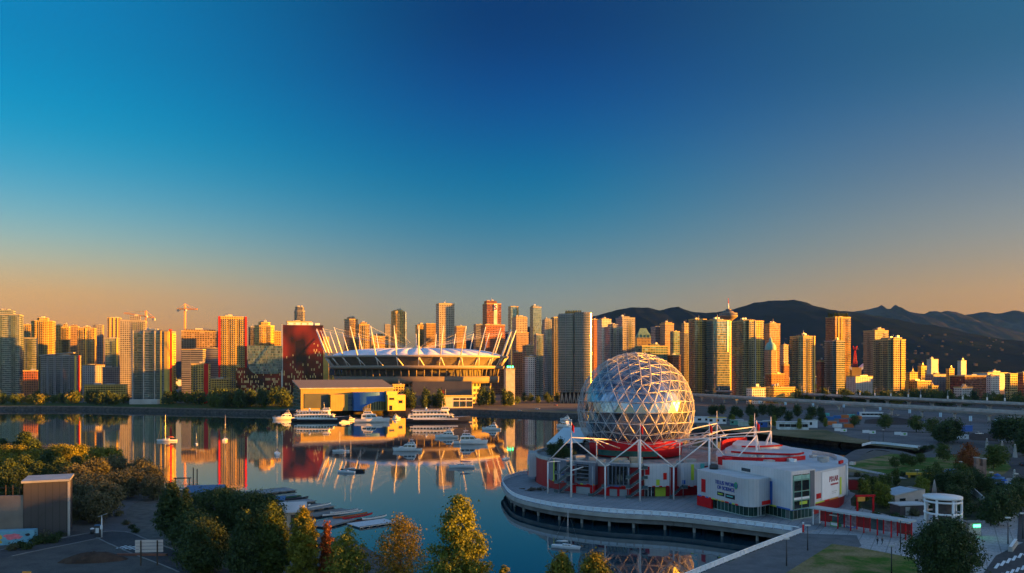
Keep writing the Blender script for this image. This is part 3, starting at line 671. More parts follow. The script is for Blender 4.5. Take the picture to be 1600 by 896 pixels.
# twin curved tower on stilts
YT = 1010
o = thing('apartment_tower', 'huge curved twin tower on slanted stilts with a blazing right edge', 'tower', (wx(898,YT), YT, GZ-.3), radians(-3))
zs, zt1, zt2 = wz(612,YT)-GZ, wz(491,YT)-GZ, wz(489,YT)-GZ
def bowed(xa, xb, yf, yb, bulge, rc):
    n = 12; p = [(xa+(xb-xa)*i/n, yf-bulge*sin(pi*i/n)) for i in range(n)]
    p += [(xb-rc+rc*cos(-pi/2+pi/2*i/10), yf+rc+rc*sin(-pi/2+pi/2*i/10)) for i in range(11)]
    return p+[(xb,yb),(xa,yb)]
for nm, xa, xb, zt, rc, dy in (('left_tower',-20.5,-1.4,zt1,2.5,1.0),('right_tower',-.2,20.3,zt2,5.5,-.5)):
    fp = bowed(xa, xb, -13+dy, 12, 2.2, rc)
    mb = MB(); mb.prism(fp, zs, zt, 0, 1, bottom=True); w_ = mb.build(nm, [F['grey'], roof_gravel], o)
    mb = MB(); g = grow(fp, .9); z = zs
    while z < zt-1: mb.prism(g, z-.2, z+.22, 0, bottom=True); z += 3.05
    g = grow(fp, .8); z = zs+.95
    nn = len(g)
    while z < zt-2:
        for i in range(0, 11):
            if i % 6 == 5: continue
            p, q = g[i], g[i+1]; mb.face([(*p,z-.5),(*q,z-.5),(*q,z+.5),(*p,z+.5)], 1)
        z += 3.05
    mb.build('balconies', [balc_d, rail_glass], w_)
mb = MB(); fpx = [(16.6+4.2*cos(-pi/2+pi/2*i/24), -9.2+4.2*sin(-pi/2+pi/2*i/24)) for i in range(25)]
mir = mat('glint_mirror', (.85,.70,.45), .24, metal=1.0, var=.05)  # mirror metal in place of glass, for the sun glint
for i in range(24):
    mb.face([(*fpx[i],zs+1),(*fpx[i+1],zs+1),(*fpx[i+1],zt2-1),(*fpx[i],zt2-1)], smooth=True)
mb.v = [(x+.0+.55*(x-16.6)/4.2+0, y+.55*(y+9.2)/4.2, z) for x,y,z in mb.v]
mb.build('glint_strip', mir, o)
mb = MB(); mb.prism([(-12,-9),(8,-9),(8,6),(-12,6)], max(zt1,zt2)+.01, wz(486,YT)-GZ, 0, 1); mb.build('penthouse', [F['gold'], roof_gravel], o)
for x in (-16,-11,-6,-1,4,9,14):
    mb = MB(); mb.tube((x-1.5,-9,0),(x,-9,zs),.6); mb.tube((x+1.8,-9,0),(x,-9,zs),.6); mb.build('stilt', concrete, o)
mb = MB(); mb.prism([(-18,-4),(18,-4),(18,10),(-18,10)], 0, zs-.02, 0); mb.build('lobby', black_glass, o)

# behind the dome
O('orange brick tower just right of the blazing edge of the curved twin tower', 924, 935, 500, 1600, 'brick', slabs=False)
T('white tower with gold right half behind the curved twin tower', 933, 955, 500, 1500, 'white', balconies=br((0,5)), pent=(498,.7))
T('stepped grey tower in front of the brown one above the dome', 944, 974, 512, 1240, 'grey', shape='notch', balconies=bf((-.2,5),(.25,5)), pent=(507,.6,-.05))
T('tall brown-grey tower with dark orange right side above the dome', 962, 992, 498, 1330, 'grey', balconies=bf((.1,6)), piers=[('r',-.2,3,pier_red),('r',.25,3,pier_gold)], pent=(495,.6,-.1))
o, a, b_, h = tower('hotel', 'stone hotel with a steep green copper roof behind the dome top', 992, 1018, 529, 1650, 'gold', cat='hotel', slabs=False, rz=5, asp=.6)
mb = MB(); z1_ = wz(513,1650)-GZ
cop = mat('copper_roof', (.13,.25,.17), .7, var=.25, scale=.2)
A8 = [(-a*.5,-b_*.5,h+1.2),(a*.5,-b_*.5,h+1.2),(a*.5,b_*.5,h+1.2),(-a*.5,b_*.5,h+1.2)]; R2 = [(-a*.22,0,z1_),(a*.22,0,z1_)]
mb.face([A8[0],A8[1],R2[1],R2[0]]); mb.face([A8[1],A8[2],R2[1]]); mb.face([A8[2],A8[3],R2[0],R2[1]]); mb.face([A8[3],A8[0],R2[0]])
for x in (-.36,-.12,.12,.36): mb.box((x*a,-b_*.46,h+4),(2.4,3,6)); mb.face([(x*a-1.6,-b_*.46-1.6,h+7),(x*a+1.6,-b_*.46-1.6,h+7),(x*a,-b_*.46+1,h+11)])
mb.build('steep_roof', cop, o)
tower('office_block','green and gold glass office block directly above the dome', 992, 1043, 542, 1150, 'green', cat='offices', slabs=False, asp=.5, pent=(538,.35,.1))
O('plain grey tower with a red-topped roof behind the green glass block', 1017, 1036, 512, 1500, 'grey', slabs=False)
O('brown tower with gold penthouse right of the hotel with green roof', 1031, 1053, 507, 1480, 'brown', slabs=False, pent=(504,.8))
T('short greenish tower right of the brown tower with gold penthouse', 1047, 1062, 519, 1400, 'green', slabs=False)
T('pale pink tower with curved top left of the slim gold-fronted tower', 1062, 1080, 520, 1350, 'pale', pent=(505,.7), balconies=bf((0,5)))
tower('low_building','orange low building right of the green glass block', 1043, 1063, 556, 1150, 'brick', cat='building', slabs=False)
# right-hand group
T('tall tower with gold central front and grey left side, left of the lookout', 1076, 1104, 500, 1240, 'pale', asp=.9, balconies=bf((.36,4))+bl((0,8)), piers=[('f',-.1,7,pier_gold)])
q_ = T('gold and teal glass tower standing in front of the lookout saucer', 1101, 1143, 502, 1230, 'curtain', asp=.9, slabs=True, shape='round', r=5, pent=(499,.6,-.1), balconies=bl((0,8)))
glint_mirror(q_[0], q_[1], q_[2], q_[3], 1.2, x=.25, z0=.6)
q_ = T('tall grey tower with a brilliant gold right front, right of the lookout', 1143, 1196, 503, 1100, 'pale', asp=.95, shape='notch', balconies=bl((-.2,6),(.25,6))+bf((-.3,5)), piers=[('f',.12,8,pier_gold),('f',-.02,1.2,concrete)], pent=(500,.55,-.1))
glint_mirror(q_[0], q_[1], q_[2], q_[3], 1.2, x=.2, z0=.5)
O('plain copper-brown office slab behind the domed tower', 1195, 1219, 507, 1600, 'coppery', slabs=False, asp=.6, pent=(504,.5))
tower('office_block','pale gridded office block between domed tower and pale waterfront tower', 1218, 1232, 540, 1500, 'grid', cat='offices', slabs=False)
T('pale apartment tower with a gold right front, above the trees by the viaduct', 1231, 1277, 527, 1080, 'pale', asp=.95, shape='chamfer', r=4, balconies=bl((-.2,6),(.2,6))+bf((.0,5)), piers=[('f',.30,1.5,pier_gold)], pent=(524,.5,.0))
o, a, b_, h = T('dark red brick tower with trees growing on its roof', 1290, 1329, 497, 1350, 'darkred', asp=.7, slabs=True, piers=[('f',-.3,1.2,pier_gold),('f',-.1,1.2,pier_gold)], balconies=bf((.35,6)))
T('grey-teal tower in front of the dark red tower with roof trees', 1288, 1322, 534, 1120, 'teal', asp=.9, shape='notch', balconies=bl((0,7)), pent=(531,.4,.15))
T('dark gold tower partly behind the stepped gold-fronted tower', 1349, 1388, 518, 1300, 'brown', asp=.9, pent=(514,.5,.2), balconies=bf((.3,6))+bl((0,6)))
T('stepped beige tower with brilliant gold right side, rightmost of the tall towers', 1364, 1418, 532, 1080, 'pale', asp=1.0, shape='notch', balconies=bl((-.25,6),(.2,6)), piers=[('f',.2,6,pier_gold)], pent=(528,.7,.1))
# low city on the right
LOW = [('gold-lit brick warehouse right of the stepped beige tower',1414,1434,583,1150,'gold'),('orange building with a stepped top right of the tall towers',1434,1448,573,1300,'gold'),
 ('grey-violet low building with rows of windows near the red brick warehouse',1446,1478,586,1200,'grey'),('orange-fronted block beside the long red brick warehouse',1478,1491,577,1300,'gold'),
 ('long red brick warehouse with dark windows above the tree belt',1484,1541,588,1180,'darkred'),('pale banded building right of the long red warehouse',1538,1562,587,1220,'white'),
 ('low dark-roofed building under the orange rooftops at far right',1420,1455,596,1080,'beige'),('small gold glass building above the tree belt',1450,1466,604,1040,'gold'),
 ('cream building with square windows at the right edge above the trees',1570,1590,585,1000,'beige'),('brick building touching the right edge of the picture',1589,1612,583,1020,'brick'),
 ('white roofed shed low behind the tree belt',1490,1520,606,1040,'white'),('flat white hall with arched roof left of the stepped beige tower',1322,1364,589,1200,'white'),
 ('dark brick low building behind the white hall',1276,1296,565,1350,'darkred'),('dark red market building right of the domed tower',1196,1226,585,1180,'brick'),
 ('small crimson building left of the pale gold-fronted tower',1221,1233,571,1280,'darkred'),('long gold-lit terminal roof beside the viaduct',1194,1242,606,1010,'gold'),
 ('white modern pavilion with dark windows beside the viaduct',1166,1196,607,985,'white'),('distant pale slab on the hillside suburb',1448,1466,562,2300,'white'),('distant white slab farther right in the suburb',1496,1510,564,2600,'white'),
 ('pale warehouse row far right under the hills',1520,1575,583,1700,'white')]
for lb, x0, x1, yt, Y, st in LOW: tower('low_building', lb, x0, x1, yt, Y, st, cat='building', slabs=False, asp=.6, pent=((yt-3, .35, random.uniform(-.2,.2)) if random.random() < .6 else None))

# lookout tower with saucer
YL = 1500; o = thing('lookout_tower', 'lookout tower with a round saucer and red-white mast', 'tower', (wx(1138,YL), YL, GZ-.3))
zz = lambda py: wz(py, YL)-GZ
mb = MB(); mb.lathe([(5.5,0),(5.5,zz(502))], n=16); mb.build('shaft', F['gold'], o)
mb = MB(); mb.lathe([(5.5,zz(503)),(9,zz(500)),(14.5,zz(496.5)),(17,zz(494.5)),(17,zz(492.5)),(16,zz(492)),(16.4,zz(491)),(16.4,zz(489.5)),(11,zz(488.5)),(9,zz(487)),(9,zz(485.5)),(5,zz(485)),(5,zz(483)),(0,zz(482.5))], n=32, m=[0,0,0,0,1,1,0,0,0,1,0,0,0]); mb.build('saucer', [mat('saucer_concrete', (.17,.14,.11), .8, var=.2), black_glass], o)
mb = MB(); mb.tube((0,0,zz(483)),(0,0,zz(474)),1.3,0,8,.9); mb.tube((0,0,zz(474)),(0,0,zz(466)),.8,1,8,.3); mb.build('mast', [white_paint, pier_red], o)
# old tower with green dome
YS = 1450; o = thing('domed_tower', 'old brown office tower with a green copper dome', 'tower', (wx(1204,YS), YS, GZ-.3), radians(20)); zz = lambda py: wz(py, YS)-GZ
mb = MB(); mb.prism(footprint(19,19,'chamfer',4), 0, zz(547), 0, 1); mb.build('window_wall', [F['brown'], roof_gravel], o)
mb = MB(); mb.lathe([(9.6,zz(547)),(10,zz(545)),(9.2,zz(541)),(7,zz(537)),(4,zz(535)),(3.2,zz(535)),(3.0,zz(531)),(2.2,zz(530)),(.6,zz(527)),(.1,zz(524))], n=24); mb.build('dome', mat('verdigris', (.16,.36,.32), .6, var=.2), o)
# W sign on its lattice mast
YW = 1350; o = thing('rooftop_sign', 'red W sign on a lattice mast between the dark red and dark gold towers', 'sign', (wx(1336,YW), YW, wz(566,YW))); zz = lambda py: wz(py, YW)-wz(566,YW)
mb = MB()
for i in range(4):
    a = pi/4+pi/2*i; mb.tube((4*cos(a),4*sin(a),-10),(1.0*cos(a),1.0*sin(a),zz(548)),.35)
for k in range(7):
    z = -6+k*4; r_ = 4-3*(z+10)/(zz(548)+10); c = [(r_*cos(pi/4+pi/2*i), r_*sin(pi/4+pi/2*i), z) for i in range(4)]
    for i in range(4): mb.tube(c[i], c[(i+1)%4], .2)
mb.build('lattice_mast', pier_red, o)
mb = MB(); q = [(-3.2,zz(541)),(-1.7,zz(547)),(0,zz(543)),(1.7,zz(547)),(3.2,zz(541))]
mb.path([(x,0,z) for x,z in q], .7); mb.build('letter', pier_red, o)
mb = MB(); mb.box((0,0,-16),(16,12,14)); mb.build('rooftop_house', F['gold'], o)
for s in (-1,1):
    mb = MB(); mb.face([(s*8,-6,-14),(s*15,-6,-9),(s*16,-6,-2),(s*8,-6,-9)]); mb.face([(s*8,6,-14),(s*8,6,-9),(s*16,6,-2),(s*15,6,-9)]); mb.face([(s*8,-6,-9),(s*16,-6,-2),(s*16,6,-2),(s*8,6,-9)]); mb.build('roof_fin', white_paint, o)

# tower cranes
crane_m = mat('crane_orange', (.75,.30,.05), .5, var=.1)
def crane(label, px, ybase, ytop, xa, ya, xb, yb, Y, rz):
    o = thing('tower_crane', label, 'crane', (wx(px,Y), Y, wz(ybase,Y))); z = wz(ytop,Y)-wz(ybase,Y)
    def truss(mb, p, q, w, n):
        p, q = Vector(p), Vector(q); d = (q-p).normalized(); s = d.cross(Vector((0,1,0))).normalized() if abs(d.y) < .9 else Vector((1,0,0)); t = d.cross(s)
        cs = [s*w+t*w, s*w-t*w, -s*w-t*w, -s*w+t*w]
        for c in cs: mb.tube(p+c, q+c, .28, n=4)
        for k in range(n):
            a, b_ = p+(q-p)*(k/n), p+(q-p)*((k+1)/n)
            for i in range(4): mb.tube(a+cs[i], b_+cs[(i+1)%4], .18, n=4)
    mb = MB(); truss(mb, (0,0,-30), (0,0,z), 1.0, 22); mb.build('mast', crane_m, o)
    zj = wz((ya+yb)/2, Y)-wz(ybase,Y)
    A = (wx(xa,Y)-wx(px,Y), 0, wz(ya,Y)-wz(ybase,Y)); B = (wx(xb,Y)-wx(px,Y), 0, wz(yb,Y)-wz(ybase,Y))
    mb = MB(); truss(mb, A, B, .9, 26); mb.build('jib', crane_m, o)
    far, near = (A, B) if abs(A[0]) > abs(B[0]) else (B, A)
    mb = MB()
    for k in (.55, .95): mb.tube((0,0,z), (far[0]*k, 0, zj+(far[2]-zj)*k+1), .14, n=4)
    mb.tube((0,0,z), (near[0]*.9,0,zj+(near[2]-zj)*.9+1), .14, n=4); mb.build('tie_bars', crane_m, o)
    mb = MB(); mb.box((near[0]*.85,0,near[2]-2.5),(5,3,4)); mb.build('counterweight', concrete, o)
    mb = MB(); mb.box((2.2,-1.6,zj-2),(2.4,2.4,2.6)); mb.build('cab', white_paint, o)
crane('orange tower crane with a sloping jib, left of the two cranes', 228, 517, 486, 194, 489.5, 242, 497, 1400, 0)
crane('orange tower crane with a level jib over the unfinished frame', 289, 518, 475, 277, 483, 309, 483.5, 1420, 0)
# ---------------------------------------------------------------- trees
bark = mat('bark', (.07,.05,.035), .9, var=.4, scale=2)
leaf_dark = leaf_mat('leaf_dark', (0.0195,0.0429,0.0156), (0.0683,0.107,0.0312), (0.117,0.146,0.039))
leaf_green = leaf_mat('leaf_green', (0.04,0.072,0.016), (0.096,0.136,0.0288), (0.16,0.176,0.04))
leaf_olive = leaf_mat('leaf_olive', (0.0675,0.0743,0.0405), (0.135,0.135,0.0675), (0.203,0.189,0.0945))
leaf_gold = leaf_mat('leaf_gold', (.10,.11,.015), (.23,.22,.025), (.38,.33,.03))
leaf_rust = leaf_mat('leaf_rust', (0.156,0.052,0.0156), (0.312,0.104,0.026), (0.39,0.169,0.039))
leaf_lime = leaf_mat('leaf_lime', (0.096,0.128,0.0192), (0.208,0.24,0.032), (0.32,0.304,0.048))
leaf_amber = leaf_mat('leaf_amber', (.11,.095,.010), (.20,.165,.016), (.30,.23,.024))

ENV = {'round': lambda t: sqrt(max(0, 1-(2*t-1)**2))**.8,
       'column': lambda t: min(1, t*6)*.96*(1-t**3.2)**.75,
       'cone': lambda t: min(1, t*7)*(1-t)**.85,
       'egg': lambda t: min(1, t*3.2)**.7*(1-t**2.4)**.7,
       'flame': lambda t: min(1, t*4)*(1-t**1.7)**.85,
       'spread': lambda t: min(1, t*2.2)**.6*(1-t**4)**.6,
       'fir': lambda t: min(1, t*9)*(1-t)**1.0*(.78+.22*sin(t*40))}
def crown_mesh(name, env, w, h, n_clump, n_leaf, leaf, m, rnd, fill=.55, clump=None):
    mb = MB(); E = ENV[env]; mean = []
    cl = clump or w*.16
    for c in range(n_clump):
        for _ in range(20):
            t = rnd.random(); r = E(t)
            if rnd.random() < r+.08: break
        a = rnd.random()*2*pi; q = rnd.random()**fill
        lump = 1+.22*noise.noise((cos(a)*1.7+w, sin(a)*1.7, t*4))
        c0 = Vector((cos(a)*r*q*w/2*lump, sin(a)*r*q*w/2*lump, t*h)); mean.append(c0)
        k = cl*rnd.uniform(.6,1.25)
        for l in range(n_leaf):
            d = Vector((rnd.gauss(0,1), rnd.gauss(0,1), rnd.gauss(0,.8)))*k*.5
            p = c0+d; s = leaf*rnd.uniform(.45,1.45)
            nrm = (d.normalized()+Vector((rnd.uniform(-1,1), rnd.uniform(-1,1), rnd.uniform(-.3,1)))).normalized() if d.length > 0 else Vector((0,0,1))
            x = nrm.orthogonal().normalized(); y = nrm.cross(x); ang = rnd.random()*pi; x, y = x*cos(ang)+y*sin(ang), y*cos(ang)-x*sin(ang)
            mb.face([p-x*s-y*s*.5, p+x*s*.1-y*s*.7, p+x*s+y*.1*s, p+x*s*.1+y*s*.6])
    return mb.mesh(name, m), mean
def tree_proto(name, label, cat, env, w, h, base, n_clump, n_leaf, leaf, m, seed, fill=.55, limbs=7, trunk_r=None, clump=None):
    """trunk and limbs, crown of leaf clumps; base = clear height under the crown"""
    rnd = random.Random(seed); o = thing(name, label, cat, (0,-500,0))
    cm, mean = crown_mesh('crown', env, w, h-base, n_clump, n_leaf, leaf, m, rnd, fill, clump)
    c = bpy.data.objects.new('crown', cm); COL.objects.link(c); c.parent = o; c.location = (0,0,base)
    r = trunk_r or max(.12, h*.018); mb = MB(); top = base+(h-base)*.75
    pts = smooth_line([(0,0,-.3),(rnd.uniform(-.2,.2),rnd.uniform(-.2,.2),base*.6+.3),(rnd.uniform(-.4,.4),rnd.uniform(-.4,.4),top)], 4)
    for i in range(len(pts)-1):
        f0, f1 = 1-i/len(pts), 1-(i+1)/len(pts); mb.tube(pts[i], pts[i+1], r*(.25+.75*f0), 0, 7, r*(.25+.75*f1))
    for q in sorted(mean, key=lambda v: -hypot(v.x, v.y))[:limbs*3:3]:
        z = base*.8+(q.z)*.45; mb.tube((0,0,z), ((q.x)*.85, (q.y)*.85, base+q.z), r*.35, 0, 5, r*.1)
    mb.build('trunk', bark, o); return o
FIRST = set()
def plant(proto, x, y, label=None, scale=1.0, group=None, rz=None, z=GZ):
    rz = random.random()*6.28 if rz is None else rz
    if proto.name not in FIRST:
        FIRST.add(proto.name); o = proto; o.location = (x,y,z); o.rotation_euler = (0,0,rz); o.scale = (scale,)*3 if not isinstance(scale, tuple) else scale
        if label: o['label'] = label
    else: o = copy_thing(proto, (x,y,z), rz, label, scale)
    if group: o['group'] = group
    return o
# far kinds (a few pixels across)
far_round = tree_proto('broadleaf_tree', 'dark green rounded tree', 'tree', 'round', 10, 13, 2, 46, 16, .75, leaf_green, 11, limbs=3, clump=2.6)
far_dark = tree_proto('broadleaf_tree', 'very dark bushy tree', 'tree', 'egg', 9, 14, 1.5, 46, 16, .75, leaf_dark, 12, limbs=3, clump=2.6)
far_gold = tree_proto('broadleaf_tree', 'golden-topped tree', 'tree', 'round', 11, 12, 2, 46, 16, .75, leaf_gold, 13, limbs=3, clump=2.6)
far_fir = tree_proto('conifer_tree', 'dark pointed conifer', 'tree', 'fir', 7, 19, 1, 60, 14, .75, leaf_dark, 14, limbs=2, clump=2.2)
mid_round = tree_proto('broadleaf_tree', 'green rounded park tree', 'tree', 'round', 8, 9, 2, 80, 26, .36, leaf_green, 15, limbs=5, clump=1.8)
mid_dark = tree_proto('broadleaf_tree', 'dark bushy park tree', 'tree', 'egg', 8, 10, 1.5, 90, 26, .36, leaf_dark, 16, limbs=5, clump=1.8)
mid_col = tree_proto('columnar_tree', 'slim upright park tree', 'tree', 'column', 3.2, 9, .8, 70, 24, .30, leaf_green, 17, limbs=3, clump=1.1)
mid_lime = tree_proto('columnar_tree', 'slim lime green upright tree', 'tree', 'column', 3.4, 9, .8, 70, 24, .30, leaf_lime, 18, limbs=3, clump=1.1)
mid_rust = tree_proto('broadleaf_tree', 'reddish brown park tree', 'tree', 'egg', 7, 10, 1.5, 90, 24, .34, leaf_rust, 19, limbs=5, clump=1.6)
bush = tree_proto('shrub', 'dark low shrub', 'shrub', 'spread', 3.4, 2.0, .1, 34, 20, .22, leaf_dark, 20, limbs=2, clump=.9, trunk_r=.06)
bush_o = tree_proto('shrub', 'olive low shrub', 'shrub', 'spread', 3.4, 2.0, .1, 34, 20, .22, leaf_olive, 21, limbs=2, clump=.9, trunk_r=.06)
know(None)

# ---------------------------------------------------------------- north shore: parkland, road, seawall
grass = ground_mat('grass', [(.018,.045,.005),(.03,.065,.007),(.045,.075,.012)], .08)
dry = ground_mat('dry_grass', [(.05,.07,.02),(.13,.11,.05),(.21,.165,.09)], .035, pos=[.34,.46,.62])
far_ground = ground_mat('suburb_ground', [(.018,.024,.02),(.03,.034,.03),(.06,.058,.055)], .006, fine=.05)
sheet('suburb', [(-9000,1900),(9000,1900),(9000,9000),(-9000,9000)], GZ+.3, far_ground)
sheet('shore_park', [(-1300,905),(-577,909),(-483,909),(-338,853),(-240,822),(-240,1010),(-577,1020),(-1300,1020)], GZ+.03, grass)
sheet('east_shore_grass', [(-40,842),(0,808),(45,775),(80,738),(95,745),(60,800),(10,830),(-30,860)], GZ+.03, dry)
strip('shore_road', smooth_line([(-130,905),(-20,880),(60,835),(120,770),(150,720),(180,640),(220,560),(280,520),(420,480)]), 13, GZ+.06, asphalt)
strip('seawall_path', smooth_line([(-1300,908),(-577,914),(-483,913),(-340,859),(-238,824),(-136,856)]), 5, GZ+.07, paving)
mb = MB()
line = [(-1400,899.6),(-577,905.6),(-483,905.6),(-338,849.6),(-240,817)]
for a, c in zip(line, line[1:]):
    mb.face([(*a,.4),(*c,.4),(*c,GZ+.7),(*a,GZ+.7)]); mb.face([(*a,GZ+.7),(*c,GZ+.7),(c[0],c[1]+1.2,GZ+.7),(a[0],a[1]+1.2,GZ+.7)]); mb.face([(c[0],c[1]+1.2,GZ),(a[0],a[1]+1.2,GZ),(a[0],a[1]+1.2,GZ+.7),(c[0],c[1]+1.2,GZ+.7)])
tag(mb.build('seawall', mat('seawall_stone', (.17,.13,.11), .9, var=.4, scale=.4)), 'long brown stone seawall along the far shore at left', 'seawall')
R_ = random.Random(5)
G1 = 'trees along the far shore'
for i in range(88):
    px = R_.uniform(-20, 450); Y = R_.uniform(930, 1010) if px < 330 else R_.uniform(880, 960)
    if 205 < px < 300 and R_.random() < .55: continue
    x = wx(px, Y)
    p = far_gold if (R_.random() < .3 and px < 130) or 38 < px < 52 and R_.random() < .6 else (far_dark if R_.random() < .55 else far_round)
    lb = {'g': 'golden-topped tree on the far left shore', 'd': 'dark bushy tree on the far left shore', 'r': 'green rounded tree on the far left shore'}['g' if p is far_gold else ('d' if p is far_dark else 'r')]
    s = R_.uniform(.75, 1.2)*(1.2 if px > 330 else 1); plant(p, x, Y, lb, s, G1)
for i in range(26):
    px = R_.uniform(335, 446); Y = R_.uniform(850, 960); plant(far_dark if R_.random() < .7 else far_round, wx(px,Y), Y, 'dark bushy tree in the wood left of the glass-ended hall' if False else None, R_.uniform(.9,1.45), 'trees left of the yellow hall')
for o in list(bpy.data.objects):
    if o.get('group') == 'trees left of the yellow hall': o['label'] = ('very dark bushy tree in the clump left of the yellow hall' if o.children[0].data == far_dark.children[0].data else 'green rounded tree in the clump left of the yellow hall')
for i in range(20):
    px = R_.uniform(632, 692); Y = R_.uniform(850, 905); plant(far_fir if R_.random() < .6 else far_dark, wx(px,Y), Y, None, R_.uniform(.85,1.35), 'trees between the yellow hall and the pavilion')
for i in range(16):
    px = R_.uniform(742, 800); Y = R_.uniform(900, 985); plant(far_fir if R_.random() < .45 else far_dark, wx(px,Y), Y, None, R_.uniform(.8,1.3), 'trees below the right end of the stadium')
for i in range(14):
    px = R_.uniform(800, 905); Y = R_.uniform(960, 1060); plant(far_round if R_.random() < .5 else far_dark, wx(px,Y), Y, None, R_.uniform(.5,.9), 'trees under the twin curved tower')
for o in list(bpy.data.objects):
    g = o.get('group')
    if g in ('trees between the yellow hall and the pavilion','trees below the right end of the stadium','trees under the twin curved tower'):
        o['label'] = ('dark pointed conifer' if o.name.startswith('conifer') else ('very dark bushy tree' if o.children[0].data == far_dark.children[0].data else 'green rounded tree'))+' among the '+g

# ---------------------------------------------------------------- stadium
conc_b = mat('stadium_concrete', (.17,.135,.10), .8, var=.18, scale=.08)
membrane = mat('roof_membrane', (.70,.72,.80), .5, var=.05, scale=.05)
SX, SY, SA, SB = wx(652,1040), 1040.0, 117.0, 98.0
o = thing('stadium', 'huge oval stadium with a white billowing roof and a ring of leaning masts', 'stadium', (SX, SY, GZ-.3), 0)
el = lambda r, a, z: (SA*r*cos(a), SB*r*sin(a), z-GZ)
def ring(prof, name, m, n=108, mi=0, smooth=True):
    mb = MB(); mb.lathe([(r, z-GZ) for r, z in prof], n=n, m=mi, sx=SA, sy=SB, smooth=smooth)
    for k, u in enumerate(mb.uv): mb.uv[k] = [(p[0]*SA, p[1]) for p in u] if u else None
    return mb.build(name, m, o)
ring([(.80,4),(.82,30)], 'base_wall', facade('facade_stadium', wall=(.30,.24,.18), glass=(.05,.07,.07), fh=6.5, bay=7, wf=.75, hf=.5, g_metal=.3))
ring([(.83,29),(.90,29.5),(.905,37.5),(.86,38)], 'lower_band', conc_b)
ring([(.82,38),(.82,47)], 'concourse_wall', mat('concourse_dark', (.06,.05,.045), .7))
ring([(.82,46),(.955,47.2),(.965,50.6),(.90,51.2)], 'ledge', mat('stadium_ledge', (.24,.20,.16), .7, var=.1))
mb = MB(); nn = 108
for i in range(nn):
    a0, a1 = 2*pi*i/nn, 2*pi*(i+1)/nn
    for k in range(6):
        r0, r1 = .90+.0145*k, .90+.0145*(k+1); z0, z1 = 51+k*1.75, 51+(k+1)*1.75
        mb.face([el(r0+.004,a0,z0),el(r0+.004,a1,z0),el(r1-.003,a1,z1-.25),el(r1-.003,a0,z1-.25)], 0)
        mb.face([el(r1-.003,a0,z1-.25),el(r1-.003,a1,z1-.25),el(r1+.004,a1,z1),el(r1+.004,a0,z1)], 1)
mb.build('upper_bowl', [mat('bowl_panel', (.12,.10,.085), .6, var=.25, scale=.15), concrete_dark], o)
ring([(.965,60.6),(1.005,60.8),(1.008,63.2),(.95,63.4),(.945,61)], 'ring_beam', mat('ring_beam_paint', (.32,.28,.24), .5, var=.08))
mb = MB(); nr, na = 16, 36*8
for j in range(nr+1):
    r = .05+.90*j/nr
    for i in range(na):
        a = 2*pi*i/na; q = (r-.05)/.90
        lobe = abs(sin(18*a))**.8; z = 63.2+9.5*(1-q**2.8)+3.6*lobe*q*(1-q**9)*1.0-1.8*q*(1-q)
        mb.v.append(el(r, a, z))
for j in range(nr):
    for i in range(na):
        k = (i+1)%na; mb.f.append((j*na+i,(j+1)*na+i,(j+1)*na+k,j*na+k)); mb.mi.append(0); mb.uv.append(None); mb.sm.append(True)
mb.build('roof', membrane, o)
mb = MB(); mb.lathe([(6,71-GZ),(6,74.0-GZ),(3.5,75-GZ),(3,77-GZ),(0,77.4-GZ)], n=20); mb.build('roof_hub', mat('hub_paint', (.6,.45,.35), .5), o)
mast_m = mat('mast_paint', (.78,.74,.70), .4, var=.05)
for i in range(28):
    a = 2*pi*(i+.5)/28; mb = MB()
    mb.tube(el(.93,a,50), el(.985,a,62), 0.6, 0, 8, .72); mb.tube(el(.985,a,62), el(1.10,a,97), .72, 0, 8, .42)
    mb.tube(el(1.0,a,61), el(.935,a+.06,50.5), .6, 0, 6); mb.tube(el(1.10,a,96), el(.10,a,74), .06, 0, 4); mb.tube(el(1.10,a,96), el(1.0,a,62.5), .07, 0, 4)
    mb.build('mast', mast_m, o)
for i in range(72):
    a = 2*pi*i/72
    if sin(a) > .35: continue
    mb = MB(); mb.tube(el(.885,a,37.8), el(.90,a,46.8), .8, 0, 6); mb.build('column', conc_b, o)
mb = MB(); mb.box((40,-84,14),(70,14,28)); mb.box((36,-93,6),(52,10,12)); mb.build('entrance_hall', facade('facade_hall', wall=(.12,.10,.08), glass=(.04,.08,.08), fh=7, bay=9, wf=.85, hf=.7, g_metal=.4), o)
o = thing('sign_tower', 'glass sign pylon with a red patch in front of the stadium', 'sign', (wx(690,905), 905, GZ), 0)
mb = MB(); mb.box((0,0,8),(8.5,2.5,22)); mb.build('glass_body', green_glass, o)
mb = MB(); mb.box((.5,-1.45,16.5),(5,.3,4.5)); mb.build('red_screen', pier_red, o)
mb = MB()
for x in (-4.4,4.4): mb.box((x,0,8),(.4,2.7,22.6))
mb.build('frame', steel, o)
o = thing('vent_tower', 'plain grey-pink square tower below the right end of the stadium', 'tower', (wx(796,960), 960, GZ), radians(15))
mb = MB(); mb.prism(footprint(11,9,'rect'), 0, wz(577,960)-GZ, 0); mb.build('shaft', concrete, o)
mb = MB(); mb.prism(footprint(11.8,9.8,'rect'), wz(577,960)-GZ, wz(575,960)-GZ, 0, bottom=True); mb.build('cap', concrete_dark, o)
for s in (-3,0,3):
    mb = MB(); mb.box((s,-4,wz(573.5,960)-GZ),(1.4,1.4,2.2)); mb.build('signal_lamp', mat('green_signal', (.02,.25,.05), .4, emit=((.05,1,.25),1.2)), o)

